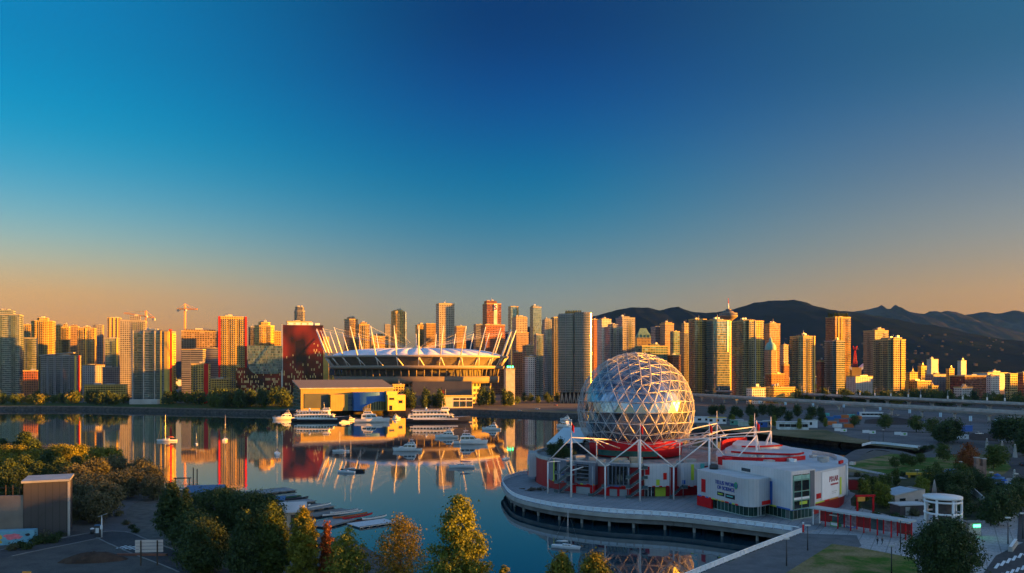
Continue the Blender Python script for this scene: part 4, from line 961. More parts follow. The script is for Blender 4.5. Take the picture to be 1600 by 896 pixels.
# ---------------------------------------------------------------- yellow hall on the quay
def ribbed(name, col, period=1.2, depth=.5, rough=.5, horiz=False, metal=0.0):
    """cladding with thin dark seams"""
    if name in MATS: return MATS[name]
    m = mat(name, col, rough, var=.08, scale=.2, metal=metal); N, L = m.node_tree.nodes, m.node_tree.links
    b = N['Principled BSDF']; src = b.inputs['Base Color'].links[0].from_socket
    uv = N.new('ShaderNodeUVMap'); sp = N.new('ShaderNodeSeparateXYZ'); L.new(uv.outputs[0], sp.inputs[0])
    f = _math(N,L,'FRACT',_math(N,L,'DIVIDE',sp.outputs[1 if horiz else 0],period)); g = _math(N,L,'LESS_THAN',f,.14)
    mx = N.new('ShaderNodeMix'); mx.data_type = 'RGBA'; L.new(_math(N,L,'MULTIPLY',g,depth), mx.inputs[0]); L.new(src, mx.inputs[6]); mx.inputs[7].default_value = (*[c*.35 for c in col],1)
    L.new(mx.outputs[2], b.inputs['Base Color']); return m
yellow_clad = ribbed('yellow_cladding', (.30,.215,.045), 1.6, .75)
yellow_plain = mat('yellow_render', (.66,.46,.08), .6, var=.08)
blue_clad = ribbed('blue_cladding', (.03,.14,.42), 2.0, .5)
YC = 838; o = thing('waterfront_hall', 'long sloping-roofed yellow hall with a glass end and a blue curved front', 'hall', (wx(536,YC), YC, GZ), radians(24))
A, B, ZF, ZB = 94.0, 46.0, 22.3, 29.5
def wallq(mb, p, q, z0, z1a, z1b, m=0):
    Lq = hypot(q[0]-p[0], q[1]-p[1]); mb.face([(*p,z0),(*q,z0),(*q,z1b),(*p,z1a)], m, [(0,z0),(Lq,z0),(Lq,z1b),(0,z1a)])
mb = MB(); wallq(mb, (-A/2,-B/2), (A/2,-B/2), 0, ZF, ZF); mb.build('front_wall', yellow_clad, o)
mb = MB(); wallq(mb, (A/2,-B/2), (A/2,B/2), 0, ZF, ZB); wallq(mb, (A/2,B/2), (-A/2,B/2), 0, ZB, ZB); mb.build('back_wall', yellow_clad, o)
mb = MB(); wallq(mb, (-A/2,B/2), (-A/2,-B/2), 0, ZB, ZF); mb.build('glass_end', facade('facade_glass_end', wall=(.12,.14,.13), glass=(.12,.20,.17), fh=3.6, bay=11, wf=.96, hf=.9), o)
mb = MB(); e = 1.2
T4 = [(-A/2-e,-B/2-e,ZF-.1),(A/2+e,-B/2-e,ZF-.1),(A/2+e,B/2+e,ZB+.4),(-A/2-e,B/2+e,ZB+.4)]
mb.face([(p[0],p[1],p[2]+.9) for p in T4], 0, [(0,0),(A,0),(A,B),(0,B)])
for i in range(4):
    p, q = T4[i], T4[(i+1)%4]; mb.face([p,q,(q[0],q[1],q[2]+.9),(p[0],p[1],p[2]+.9)], 1)
mb.face(list(reversed(T4)), 1)
mb.build('roof', [ribbed('seam_roof', (.13,.12,.11), 2.2, .5, .7), concrete], o)
mb = MB(); mb.box((-31.5,-B/2-.2,10.2),(24,.5,14.5)); mb.build('louvre_window', facade('facade_louvre', wall=(.05,.06,.05), glass=(.08,.10,.085), fh=15, bay=2.2, wf=.7, hf=.96), o)
mb = MB(); mb.prism([(-18.5,-B/2-5),(-1,-B/2-5),(-1,-B/2-.05),(-18.5,-B/2-.05)], 0, 16.5, 0, 1); mb.build('yellow_bay', [yellow_clad, roof_gravel], o)
mb = MB(); mb.prism([(-.9,-B/2-3),(4,-B/2-3),(4,-B/2-.05),(-.9,-B/2-.05)], 0, 17, 0, 1); mb.build('teal_link', [F['curtain'], roof_gravel], o)
mb = MB(); pts = [(4.1+42*i/16, -B/2-4-12*sin(pi*(.15+.75*i/16))) for i in range(17)]
mb.prism(pts+[(46.1,-B/2+8),(4.1,-B/2+8)], 0, 18.6, 0, 1, smooth=True); bl_ = mb.build('blue_front', [blue_clad, roof_gravel], o)
mb = MB(); pts2 = [(x, y-1.2) for x, y in pts[3:]]
for i in range(len(pts2)-1):
    z0 = 9.5*sin(pi*(.08+.84*i/(len(pts2)-1)))**.8; z1 = 9.5*sin(pi*(.08+.84*(i+1)/(len(pts2)-1)))**.8
    wallq(mb, pts2[i], pts2[i+1], 0, z0, z1)
    mb.face([(*pts2[i],z0),(*pts2[i+1],z1),(pts2[i+1][0],pts2[i+1][1]+1.3,z1),(pts2[i][0],pts2[i][1]+1.3,z0)], 1)
mb.build('arched_window', [facade('facade_arch', wall=(.35,.30,.12), glass=(.08,.10,.08), fh=11, bay=1.9, wf=.7, hf=.96), concrete], bl_)
o2 = thing('ticket_building', 'bright yellow box building at the right end of the yellow hall', 'building', (wx(617,YC-18), YC-18, GZ), radians(20))
mb = MB(); mb.prism(footprint(18,18,'rect'), 0, 16, 0, 1); mb.build('wall', [yellow_plain, roof_gravel], o2)
mb = MB(); mb.prism([(-9.01,-3),(2,-3),(2,9.01),(-9.01,9.01)], 16.01, 19.5, 0, 1); mb.build('upper_wall', [yellow_plain, roof_gravel], o2)
for x, z, w, h_ in ((-5,12,5,2.2),(4,9,4,3),(-6,3,3,5)):
    mb = MB(); mb.box((x,-9.05,z),(w,.2,h_)); mb.build('window', black_glass, o2)
o3 = thing('pavilion', 'low white and yellow pavilion with big dark windows right of the conifers', 'pavilion', (wx(713,880), 880, GZ), radians(12))
mb = MB(); mb.prism(footprint(34,16,'rect'), 0, 12.5, 0, 1); mb.build('wall', [mat('pavilion_render', (.60,.50,.36), .6, var=.08), roof_pale], o3)
mb = MB(); mb.box((0,0,13.0),(36,18,.9)); mb.build('roof_slab', yellow_plain, o3)
for i in range(3):
    mb = MB(); mb.box((-1+i*7.2,-8.05,4.2),(6,.3,6)); mb.build('window', black_glass, o3)
    mb = MB(); mb.box((-1+i*7.2,-8.05,9.6),(6,.3,2.2)); mb.build('window', black_glass, o3)
tower('low_building','small gold-lit block behind the conifers right of the yellow hall', 611, 632, 602, 905, 'gold', cat='building', slabs=False, asp=.8)

# ---------------------------------------------------------------- elevated tracks and road on the right
conc_v = mat('viaduct_concrete', (.42,.39,.37), .8, var=.2, scale=.2)
def viaduct(name, label, cat, line, w, ztop, thick, span, rail=True):
    o = thing(name, label, cat, (line[0][0], line[0][1], GZ)); L0 = Vector((line[0][0], line[0][1]))
    ln = [(x-L0.x, y-L0.y) for x, y in smooth_line(line, 8)]; zt = ztop-GZ
    Lp, Rp = ribbon_pts(ln, w); L2, R2 = ribbon_pts(ln, w*.6); mb = MB()
    for i in range(len(ln)-1):
        mb.face([(*Rp[i],zt),(*Rp[i+1],zt),(*Lp[i+1],zt),(*Lp[i],zt)], 1)
        for A_, B_, s in ((Rp, R2, 1), (Lp, L2, -1)):
            q = [(*A_[i],zt-thick*.35),(*A_[i+1],zt-thick*.35),(*A_[i+1],zt),(*A_[i],zt)]; mb.face(q if s < 0 else q[::-1], 0)
            q = [(*B_[i],zt-thick),(*B_[i+1],zt-thick),(*A_[i+1],zt-thick*.35),(*A_[i],zt-thick*.35)]; mb.face(q, 0)
        mb.face([(*L2[i],zt-thick),(*L2[i+1],zt-thick),(*R2[i+1],zt-thick),(*R2[i],zt-thick)], 0)
    mb.build('deck', [conc_v, asphalt], o)
    for E in (Lp, Rp):
        mb = MB(); In = L2 if E is Lp else R2
        for i in range(len(ln)-1):
            a, c = E[i], E[i+1]; f = .06; ia = (a[0]+(In[i][0]-a[0])*f, a[1]+(In[i][1]-a[1])*f); ic = (c[0]+(In[i+1][0]-c[0])*f, c[1]+(In[i+1][1]-c[1])*f)
            mb.face([(*a,zt-.3),(*c,zt-.3),(*c,zt+1.1),(*a,zt+1.1)]); mb.face([(*ia,zt+.01),(*ic,zt+.01),(*ic,zt+1.1),(*ia,zt+1.1)]); mb.face([(*a,zt+1.1),(*c,zt+1.1),(*ic,zt+1.1),(*ia,zt+1.1)])
        mb.build('parapet', conc_v, o)
    d = 0; last = ln[0]
    for p, q in zip(ln, ln[1:]):
        L_ = hypot(q[0]-p[0], q[1]-p[1]); d += L_
        if d > span:
            d = 0; an = atan2(q[1]-p[1], q[0]-p[0]); mb = MB(); mb.tube((*p,-.2),(*p,zt-thick-1.2),w*.11,0,10); mb.box((p[0],p[1],zt-thick-.6),(1.8,w*.4,1.2),rz=an); mb.build('pier_column', concrete, o)
    return ln, L0
g_line = [(180,1290),(241,1081),(305,860),(382,599),(440,400)]
viaduct('guideway', 'front concrete elevated railway guideway crossing the right side on columns', 'guideway', g_line, 8.5, 13, 3.2, 26)
v_line = [(120,1420),(230,1330),(330,1190),(400,1000),(468,735),(560,400)]
viaduct('road_viaduct', 'rear elevated road viaduct running behind the railway guideway', 'viaduct', v_line, 15, 14, 2.6, 30)
lamp_head = mat('lamp_housing', (.6,.58,.55), .4)
def street_lamp(label, x, y, z, h=9.0, banner=None, group=None, arm=True):
    o = thing('street_lamp', label, 'lamp', (x,y,z), 0, group)
    mb = MB(); mb.tube((0,0,0),(0,0,h),.16,0,6,.1)
    if arm: mb.tube((0,0,h-.3),(1.6,0,h+.1),.08,0,5)
    mb.build('post', steel if banner else dark_metal, o)
    mb = MB(); mb.box((1.6 if arm else 0,0,h+.15),(1.1,.5,.28)); mb.build('lamp_head', lamp_head, o)
    if banner:
        mb = MB(); mb.box((0,0,h*.33),(1.5,.25,3.0)); mb.build('banner', banner, o)
    return o
ban_w = mat('banner_white', (.75,.72,.68), .6, var=.05); ban_b = mat('banner_blue', (.45,.62,.75), .6, var=.05)
sv = smooth_line(v_line, 30)
VL = [(1087,'just right of the dome'),(1102,'second right of the dome'),(1126,'below the lookout saucer'),(1152,'under the brilliant gold tower'),(1212,'right of the white pavilion'),(1222,'right of the long gold roof'),(1253,'below the pale gold-fronted tower'),(1258,'at the start of the tree belt'),(1296,'below the grey-teal tower'),(1311,'in front of the tree belt under the grey-teal tower'),(1343,'right of the roof-tree tower'),(1365,'below the stepped beige tower, lit orange'),(1391,'at the stepped beige tower right edge'),(1419,'first past the last tall tower'),(1444,'below the grey-violet low building'),(1481,'below the long red warehouse'),(1504,'under the middle of the long red warehouse'),(1547,'right end of the viaduct, lit orange'),(1565,'last one before the right edge')]
for px, wh in VL:
    best = min(sv, key=lambda p: abs((p[0]/p[1])*K+800-px)); street_lamp('viaduct lamp with a pale banner, '+wh, best[0]-3, best[1]-5, 14, 10, ban_w, 'lamps along the viaduct')
# tree belt behind the viaduct
G2 = 'trees of the belt behind the viaduct'
for i in range(95):
    px = R_.uniform(1196, 1640); Y0 = 1010-(px-1196)*.42; Y = Y0+R_.uniform(0, 110)
    if px < 1290 and R_.random() < .4: continue
    p = far_dark if R_.random() < .45 else (far_gold if R_.random() < .12 else far_round)
    lb = 'very dark bushy tree' if p is far_dark else ('golden-topped tree' if p is far_gold else 'green rounded tree')
    plant(p, wx(px,Y), Y, lb+' in the belt behind the viaduct', R_.uniform(.8,1.3), G2)
# roof garden trees on the dark red tower
for i in range(7):
    px = 1294+i*5; plant(far_dark, wx(px,1347), 1347+R_.uniform(-4,4), 'small dark tree on the roof of the dark red tower', R_.uniform(.4,.6), 'trees on the roof of the dark red tower', z=wz(497,1350))
# distant suburb: countless roofs and trees on the flats under the mountains
mb = MB(); R2_ = random.Random(9)
for i in range(2600):
    Y = R2_.uniform(1900, 8200); px = R2_.uniform(-60, 1700); x = wx(px, Y)
    if px < 1250 and R2_.random() < .8: continue
    s = R2_.uniform(8,26); z = GZ+.2 if Y < 5600 else GZ+.2
    mb.box((x, Y, z+s*.25), (s, s*.8, s*R2_.uniform(.4,.8)), rz=.35, m=R2_.choice((0,0,1,2)))
tag(mb.build('suburb_roofs', [mat('suburb_pale', (.45,.44,.43), .8), mat('suburb_grey', (.2,.2,.2), .8), mat('suburb_brown', (.25,.16,.11), .8)]), 'distant suburb of small roofs on the flats under the mountains', 'suburb', kind='stuff')
mb = MB()
for i in range(5200):
    Y = R2_.uniform(1600, 8200)**1; px = R2_.uniform(-60, 1700); x = wx(px, Y); s = R2_.uniform(6,15)
    h_ = s*R2_.uniform(.9,1.5)
    for k in range(3):
        a = R2_.random()*6.28; rr = s*.5
        mb.face([(x+cos(a)*rr,Y+sin(a)*rr,GZ),(x-cos(a)*rr,Y-sin(a)*rr,GZ),(x-cos(a)*rr*.5+R2_.uniform(-2,2),Y-sin(a)*rr*.5,GZ+h_),(x+cos(a)*rr*.5,Y+sin(a)*rr*.5,GZ+h_*R2_.uniform(.7,1.1))])
tag(mb.build('distant_trees', leaf_dark), 'distant dark tree cover across the suburb under the mountains', 'trees', kind='stuff')
# dry hillside houses on the mountain foot

pool = [v for v in o_rows['mountains'] if 1180 < 800+v[0]/v[1]*K < 1640 and 60 < v[2] < 330]
mb = MB()
for i in range(110):
    x, y, z = R2_.choice(pool); x += R2_.uniform(-40,40); s = R2_.uniform(8,20); mb.box((x,y-8,z+s*.3),(s,s*.7,s*R2_.uniform(.5,.9)),m=R2_.choice((0,0,1)))
tag(mb.build('hillside_roofs', [mat('hillside_pale', (.035,.034,.036), .8), mat('hillside_grey', (.022,.022,.025), .8)]), 'scattered pale houses across the lower mountain slope at right', 'houses', kind='stuff')
# ---------------------------------------------------------------- science centre on its pier
DX, DY, DZ, DR = 45.0, 293.0, 29.7, 21.0
grey_clad = ribbed('grey_cladding', (.50,.51,.54), 1.1, .25, .4, metal=.15)
blue_grey = ribbed('blue_grey_cladding', (.15,.18,.24), 1.0, .4, .4, metal=.2)
pale_clad = ribbed('pale_cladding', (.62,.62,.64), 1.2, .18, .4, metal=.1)
lime = mat('lime_panel', (.50,.62,.04), .5, var=.05); blue_p = mat('blue_panel', (.03,.12,.42), .5, var=.05); teal_p = mat('teal_panel', (.08,.45,.42), .5, var=.05)
red_b = mat('bright_red_panel', (.72,.015,.012), .5, var=.05, spec=.2); red_dk = ribbed('deep_red_cladding', (.33,.004,.010), 1.2, .3, .5)
door_grey = ribbed('roller_door', (.26,.30,.33), .5, .3, .5, horiz=True); orange_p = mat('orange_panel', (.65,.28,.03), .5)
frame_w = mat('truss_white', (.74,.74,.74), .35, var=.05)
deck_m = ground_mat('deck_boards', [(.20,.215,.23),(.26,.27,.285),(.32,.325,.335)], .15, joint=2.5, jdir=1)
sc = thing('science_centre', 'round science centre with a silver geodesic ball and red and grey walls', 'science centre', (DX, DY, GZ+.12), 0)
ZB_ = 0.0; Z = lambda z: z-(GZ+.12)
def ptc(r, deg): a = radians(deg); return (r*sin(a), -r*cos(a))    # angle from the side facing the camera
# geodesic ball
def geodesic(v):
    ph = (1+sqrt(5))/2
    V = [Vector(p).normalized() for p in ((-1,ph,0),(1,ph,0),(-1,-ph,0),(1,-ph,0),(0,-1,ph),(0,1,ph),(0,-1,-ph),(0,1,-ph),(ph,0,-1),(ph,0,1),(-ph,0,-1),(-ph,0,1))]
    Fc = ((0,11,5),(0,5,1),(0,1,7),(0,7,10),(0,10,11),(1,5,9),(5,11,4),(11,10,2),(10,7,6),(7,1,8),(3,9,4),(3,4,2),(3,2,6),(3,6,8),(3,8,9),(4,9,5),(2,4,11),(6,2,10),(8,6,7),(9,8,1))
    from mathutils import Matrix
    R = V[0].rotation_difference(Vector((0,0,1))).to_matrix(); V = [R @ p for p in V]; R2 = Matrix.Rotation(.35, 3, 'Z'); V = [R2 @ p for p in V]
    idx, pts, faces = {}, [], []
    def add(p):
        p = p.normalized(); k = (round(p.x,4), round(p.y,4), round(p.z,4))
        if k not in idx: idx[k] = len(pts); pts.append(p)
        return idx[k]
    for a, b_, c in Fc:
        A_, B_, C_ = V[a], V[b_], V[c]; g = {}
        for i in range(v+1):
            for j in range(v+1-i):
                g[i,j] = add(A_+(B_-A_)*(i/v)+(C_-A_)*(j/v))
        for i in range(v):
            for j in range(v-i):
                faces.append((g[i,j],g[i+1,j],g[i,j+1]))
                if i+j < v-1: faces.append((g[i+1,j],g[i+1,j+1],g[i,j+1]))
    return pts, faces
gp, gf = geodesic(6); CUT = -.56
ball = MB(); ctr = Vector((0,0,Z(DZ)))
edges = set()
for f in gf:
    for i in range(3): edges.add(tuple(sorted((f[i], f[(i+1)%3]))))
mb = MB()
for a, b_ in edges:
    pa, pb = gp[a], gp[b_]
    if min(pa.z, pb.z) < CUT: continue
    mb.tube(ctr+pa*DR, ctr+pb*DR, .088, 0, 5, cap=False)
    mb.tube(ctr+pa*DR, ctr+pb*(DR-1.5), .03, 0, 3, cap=False); mb.tube(ctr+pb*DR, ctr+pa*(DR-1.5), .03, 0, 3, cap=False)
for p in gp:
    if p.z >= CUT: mb.tube(ctr+p*(DR-.25), ctr+p*(DR+.22), .2, 0, 6)
dome = mb.build('geodesic_dome', mat('lattice_paint', (.52,.52,.53), .4, metal=.2, var=.08), sc)
skin = bpy.data.materials.new('mirror_panels'); skin.use_nodes = True; N, L = skin.node_tree.nodes, skin.node_tree.links; b = N['Principled BSDF']
ge = N.new('ShaderNodeNewGeometry'); rp = N.new('ShaderNodeValToRGB'); e = rp.color_ramp.elements; e[0].color = (.11,.15,.21,1); e[1].color = (.38,.43,.50,1); L.new(ge.outputs['Random Per Island'], rp.inputs[0]); L.new(rp.outputs[0], b.inputs['Base Color'])
b.inputs['Metallic'].default_value = .92; L.new(_math(N,L,'MULTIPLY_ADD',ge.outputs['Random Per Island'],.14,.10), b.inputs['Roughness'])
gp6, gf6 = geodesic(6); mb = MB(); rr_ = random.Random(3)
for f in gf6:
    c = sum((gp6[i] for i in f), Vector())/3
    if c.z < -.62: continue
    q = [ctr+(gp6[i]+(c-gp6[i])*.02)*(DR-2.0)*(1+rr_.uniform(-.004,.004)) for i in f]
    n_ = (q[1]-q[0]).cross(q[2]-q[0])
    if n_.dot(c) < 0: q.reverse()
    mb.face(q)
mb.build('mirror_skin', skin, dome)
mb = MB(); mb.lathe([(13,Z(14)),(16.4,Z(14)),(17.0,Z(19.4)),(16.0,Z(19.6)),(10,Z(21.5))], n=48); mb.build('red_drum', red_panel, sc)
mb = MB(); mb.lathe([(16.75,Z(14.4)),(16.95,Z(16.4))], n=24, a0=radians(-150), a1=radians(-72)); mb.build('drum_window', green_glass, sc)
# rotunda
RW, ZT = 36.5, 14.2
def arc(r, d0, d1, n=8): return [ptc(r, d0+(d1-d0)*i/n) for i in range(n+1)]
mb = MB(); mb.prism(arc(RW, -180, 180, 72)[:-1], 0, Z(ZT-.8), 0, 1); mb.build('rotunda_wall', [red_dk, roof_gravel], sc)
mb = MB(); mb.lathe([(RW+.3,Z(ZT-1.0)),(RW+.3,Z(ZT+.2)),(RW-.5,Z(ZT+.2)),(RW-.5,Z(ZT-.7))], n=72); mb.build('roof_kerb', concrete, sc)
def arc_block(name, d0, d1, r0, r1, z0, z1, m, cap=None, parent=sc, n=8):
    mb = MB(); o_, i_ = arc(r1, d0, d1, n), arc(r0, d0, d1, n)
    mb.prism(o_+i_[::-1], Z(z0), Z(z1), 0, 1, bottom=True); return mb.build(name, [m, cap or concrete], parent)
def arc_plate(name, d0, d1, r, z0, z1, m, parent, t=.15, n=4):
    mb = MB(); o_, i_ = arc(r+t, d0, d1, n), arc(r, d0, d1, n); mb.prism(o_+i_[::-1], Z(z0), Z(z1), 0, bottom=True); return mb.build(name, m, parent)
for d0, d1, m, zlo in ((-98,-84,grey_clad,6.0),(-57,-44,blue_grey,7.2),(-39,-28,blue_grey,7.2),(-22,-11.5,blue_grey,7.2),(-4.5,7,pale_clad,7.4),(12.5,23,grey_clad,7.2)):
    p = arc_block('cladding_block', d0, d1, RW-.5, RW+2.6, zlo, ZT+.3, m)
    R1 = RW+2.6
    if d0 == -98:
        for z0, z1, mm in ((6.4,7.6,red_b),(7.6,8.8,orange_p),(8.8,10,lime),(10,11.4,white_paint),(11.4,13.4,ban_b)): arc_plate('picture_panel', -94, -87, R1+.02, z0, z1, mm, p)
    if d0 == -57:
        arc_plate('lime_strip', -52.6, -51.9, R1+.02, 7.4, ZT+.2, lime, p); arc_plate('blue_square', -47, -45.2, R1+.02, 9.6, 11.4, blue_p, p); arc_plate('dark_strip', -51.4, -50.2, R1+.02, 7.6, 14, black_glass, p)
    if d0 == -39:
        arc_plate('dark_recess', -37.6, -31.2, R1+.01, 7.9, 13.7, black_glass, p, .06)
        for k in range(5): arc_plate('louvre_shelf', -37.6, -31.0, R1+.03, 8.1+k*1.25, 8.3+k*1.25, blue_grey, p, .5)
    if d0 == -22:
        arc_plate('dark_recess', -21.0, -12.4, R1+.01, 7.9, 13.7, black_glass, p, .06)
        for k in range(6): arc_plate('fin', -21.2+k*1.72, -20.9+k*1.72, R1+.03, 7.7, 13.9, blue_grey, p, .6, 1)
    if d0 == -4.5:
        for a, c, z0, z1, mm in ((-4.3,-2.3,11.2,13.8,red_panel),(4.1,5.7,9.7,11.8,red_b),(.8,2.4,7.9,9.7,lime)): arc_plate('colour_panel', a, c, R1+.02, z0, z1, mm, p)
    if d0 == 12.5:
        arc_plate('lime_strip', 17.8, 19.3, R1+.02, 9.3, 14.3, lime, p); arc_plate('blue_square', 13.2, 14.8, R1+.02, 8.1, 9.4, blue_p, p)
    # strip of colours under the block
    k = 0; a = d0+.3
    while a < d1-.8 and d0 > -60:
        arc_plate('colour_edge', a, min(d1-.2, a+random.uniform(1,2.4)), R1-.02, zlo-.02, zlo+.3, random.choice((red_b,orange_p,lime,blue_p,red_panel)), p, .12, 1); a += 3.2
arc_plate('teal_panel', 23.0, 25.0, RW+2.4, 7.4, ZT+.2, teal_p, sc, .4)
for d0, d1, dr in ((-41,-28.5,((-38.6,-31),)),(-23,-11,((-21,-17.4),(-16.2,-12.6)))):
    p = arc_block('red_garage', d0, d1, RW-.4, RW+1.9, 4.05, 7.1, red_panel, red_panel)
    for a, c in dr: arc_plate('roller_door', a, c, RW+1.92, 4.05, 6.3, door_grey, p, .08)
arc_plate('lime_doors', 1.0, 6.2, RW+.02, 4.05, 6.9, lime, sc, .3); arc_plate('entrance_doors', -4.3, .6, RW+.02, 4.05, 6.9, black_glass, sc, .25)
for k in range(3): arc_plate('door_frame', -4.3+k*1.6, -4.0+k*1.6, RW+.3, 4.05, 6.9, white_paint, sc, .08, 1)
arc_plate('dark_window', -95, -85, RW+.02, 4.3, 6.4, black_glass, sc, .2)
# outdoor stairs
def stair(deg, w=4.2, levels=3):
    mb = MB(); a = radians(deg); r = RW+4.4; c = Vector((r*sin(a), -r*cos(a), 0)); t = Vector((cos(a), sin(a), 0)); nrm = Vector((sin(a), -cos(a), 0))
    for k in range(levels):
        z0, z1 = Z(4.1+k*3.1), Z(4.1+(k+1)*3.1); s = 1
        for i in range(9):
            f = i/8; p = c+t*(w*(f-.5))*s+nrm*(.8 if k % 2 else -.5); mb.box((p.x,p.y,z0+(z1-z0)*f), (w/8+.05,1.2,.12), rz=a)
            q = p+nrm*.6; mb.box((q.x,q.y,z0+(z1-z0)*f+.55), (w/8+.05,.05,.9), rz=a, m=1)
        p = c+t*(w*.62); mb.box((p.x,p.y,z1), (1.6,3.4,.15), rz=a); q = p+nrm*1.7; mb.box((q.x,q.y,z1+.55),(1.6,.05,1.0),rz=a,m=1)
        p = c-t*(w*.62); mb.box((p.x,p.y,z0), (1.6,3.4,.15), rz=a); q = p+nrm*1.7; mb.box((q.x,q.y,z0+.55),(1.6,.05,1.0),rz=a,m=1)
    for s in (-.95, .95):
        p = c+t*(w*.5*s*1.25); mb.tube((p.x,p.y,0),(p.x,p.y,Z(13.5)),.1)
    mb.build('outdoor_stair', [steel, rail_glass], sc)
stair(-42.3); stair(-8.2); stair(-25, 3.6, 1); stair(9.5, 3.6, 1)
# ring of masts, low columns and raking struts
MA = [-34+27*k for k in range(13)]; RM, RC = 47.0, 45.0
for k, d in enumerate(MA):
    if d > 135: continue
    if k == 0:
        c0 = ptc(RC, d-13.7); ct = (*c0, Z(14.3)); mb = MB(); mb.tube((*c0,0),ct,.23,0,8); mb.tube(ct,(*ptc(RW-.2,d-13.7),Z(14.0)),.2,0,6); mb.build('column', frame_w, sc)
        mb = MB(); mb.tube((*ptc(RM,d),Z(23)), ct, .19, 0, 7); mb.build('raking_struts', frame_w, sc)
    m0 = ptc(RM, d); top = (*m0, Z(23)); mb = MB(); mb.tube((*m0,0),(*m0,Z(23)),.32,0,10); mb.tube((*m0,Z(23)),(*m0,Z(28)),.10,0,5); mb.tube((*m0,Z(12.5)),(*ptc(RW,d),Z(13)),.18,0,6); mast = mb.build('mast', frame_w, sc)
    cd = d+13.3; c0 = ptc(RC, cd); ct = (*c0, Z(14.3)); mb = MB(); mb.tube((*c0,0),ct,.23,0,8); mb.tube(ct,(*ptc(RW-.2,cd),Z(14.0)),.2,0,6); mb.build('column', frame_w, sc)
    nx_t = (*ptc(RM, d+27), Z(23)); mb = MB(); mb.tube(top, ct, .19, 0, 7); mb.tube(ct, nx_t, .19, 0, 7); mb.build('raking_struts', frame_w, sc)
    mb = MB(); dr = ptc(19, d); mb.tube(top, (*dr, Z(20.3)), .19, 0, 7); e1 = ptc(30, d); mb.tube((*ptc(33,d), Z(21.7)), (*ptc(19,d-9), Z(17.5)), .16, 0, 6); mb.tube((*ptc(33,d), Z(21.7)), (*ptc(19,d+9), Z(17.5)), .16, 0, 6); mb.tube((*e1, Z(21.4)), (*e1, Z(13.4)), .16, 0, 6); mb.build('roof_strut', frame_w, sc)
    if k in (0,1,2,3):
        mb = MB(); z0 = Z(25.4); f = [(.05+.45*i, .14*sin(i*1.4)) for i in range(5)]
        for i in range(4): mb.face([(m0[0]+f[i][0]*.5, m0[1]+f[i][1], z0-i*.25), (m0[0]+f[i+1][0]*.5, m0[1]+f[i+1][1], z0-(i+1)*.25), (m0[0]+f[i+1][0]*.5, m0[1]+f[i+1][1], z0+2.2-(i+1)*.25), (m0[0]+f[i][0]*.5, m0[1]+f[i][1], z0+2.2-i*.25)])
        mb.build('flag', red_b, mast)
# roof clutter, pale roof and planted terrace at the back left
for i in range(9):
    d = random.uniform(-70, 30); r = random.uniform(24, 32); p = ptc(r, d); mb = MB(); s = random.uniform(1.0,2.6); mb.box((p[0],p[1],Z(ZT-.8)+s*.35), (s*1.4,s,s*.7), rz=random.random()); mb.build('roof_unit', random.choice((white_paint, steel, concrete)), sc)
mb = MB(); mb.box((-9.5,-27.5,Z(ZT)+.3), (5,2,1.6), rz=.2); mb.box((-4,-27,Z(ZT)+.4),(4,2.6,1.8),rz=.1); mb.build('tan_roof_shed', mat('tan_render', (.42,.36,.26), .8), sc)
mb = MB(); q = [(-32,8,Z(17.0)),(-19,2,Z(18.2)),(-14,16,Z(22.4)),(-25,20,Z(22.0))]
mb.face(q, 0); mb.face([(x,y,z-.5) for x,y,z in q[::-1]], 0)
for i in range(4): p, r = q[i], q[(i+1)%4]; mb.face([(p[0],p[1],p[2]-.5),(r[0],r[1],r[2]-.5),r,p], 0); mb.face([(p[0]*.97,p[1],Z(13)),(r[0]*.97,r[1],Z(13)),(r[0]*.97,r[1],r[2]-.5),(p[0]*.97,p[1],p[2]-.5)], 1)
mb.build('slanted_roof', [mat('pale_blue_roof', (.55,.66,.70), .45, var=.06), black_glass], sc)
for d, r, s in ((-78,31,.7),(-74,29,.5),(-69,31,.55),(-64,30,.6),(-58,29,.5),(-84,30,.5)):
    p = ptc(r, d); plant(far_fir if d == -74 else mid_dark, DX+p[0], DY+p[1], 'dark conifer on the roof terrace left of the silver ball' if d == -74 else 'dark bush on the roof terrace left of the silver ball', (.55,.55,.42) if d == -74 else (s,s,s*.7), 'plants on the roof terrace', z=13.4)

# ---------------------------------------------------------------- clad wings right of the rotunda
wing = thing('theatre_wing', 'grey clad low wing with rounded corner, blue lettering and glazed ground floor', 'building', (0,0,GZ+.12), 0)
W1 = [(55.2,239.5),(63.0,219.4)]
cr = [(63.0+.0,219.4)]
out1 = [(55.2,239.5),(62.6,220.6),(63.3,219.2),(64.4,218.4),(65.8,218.2),(67.2,218.6),(71.2,222.0),(66.5,236),(60,246)]
mb = MB(); mb.prism(out1, Z(7.0), Z(14.6), 0, 1, bottom=True, smooth=False); mb.build('clad_wall', [grey_clad, roof_pale], wing)
inn = [(56.0,239.2),(64.0,221.2),(65.8,219.8),(70.2,222.8),(66,235)]
mb = MB(); mb.prism(inn, 0, Z(7.0)-.01, 0); mb.build('ground_floor_glass', facade('facade_green_glass', wall=(.30,.40,.38), glass=(.02,.06,.05), fh=3.2, bay=1.6, wf=.92, hf=.96, g_metal=.2), wing)
mb = MB(); d = Vector((62.6-55.2, 220.6-239.5)).normalized(); nrm = Vector((d.y, -d.x))
def on1(s, z, off=.06): return Vector((55.2+d.x*s+nrm.x*off, 239.5+d.y*s+nrm.y*off, Z(z)))
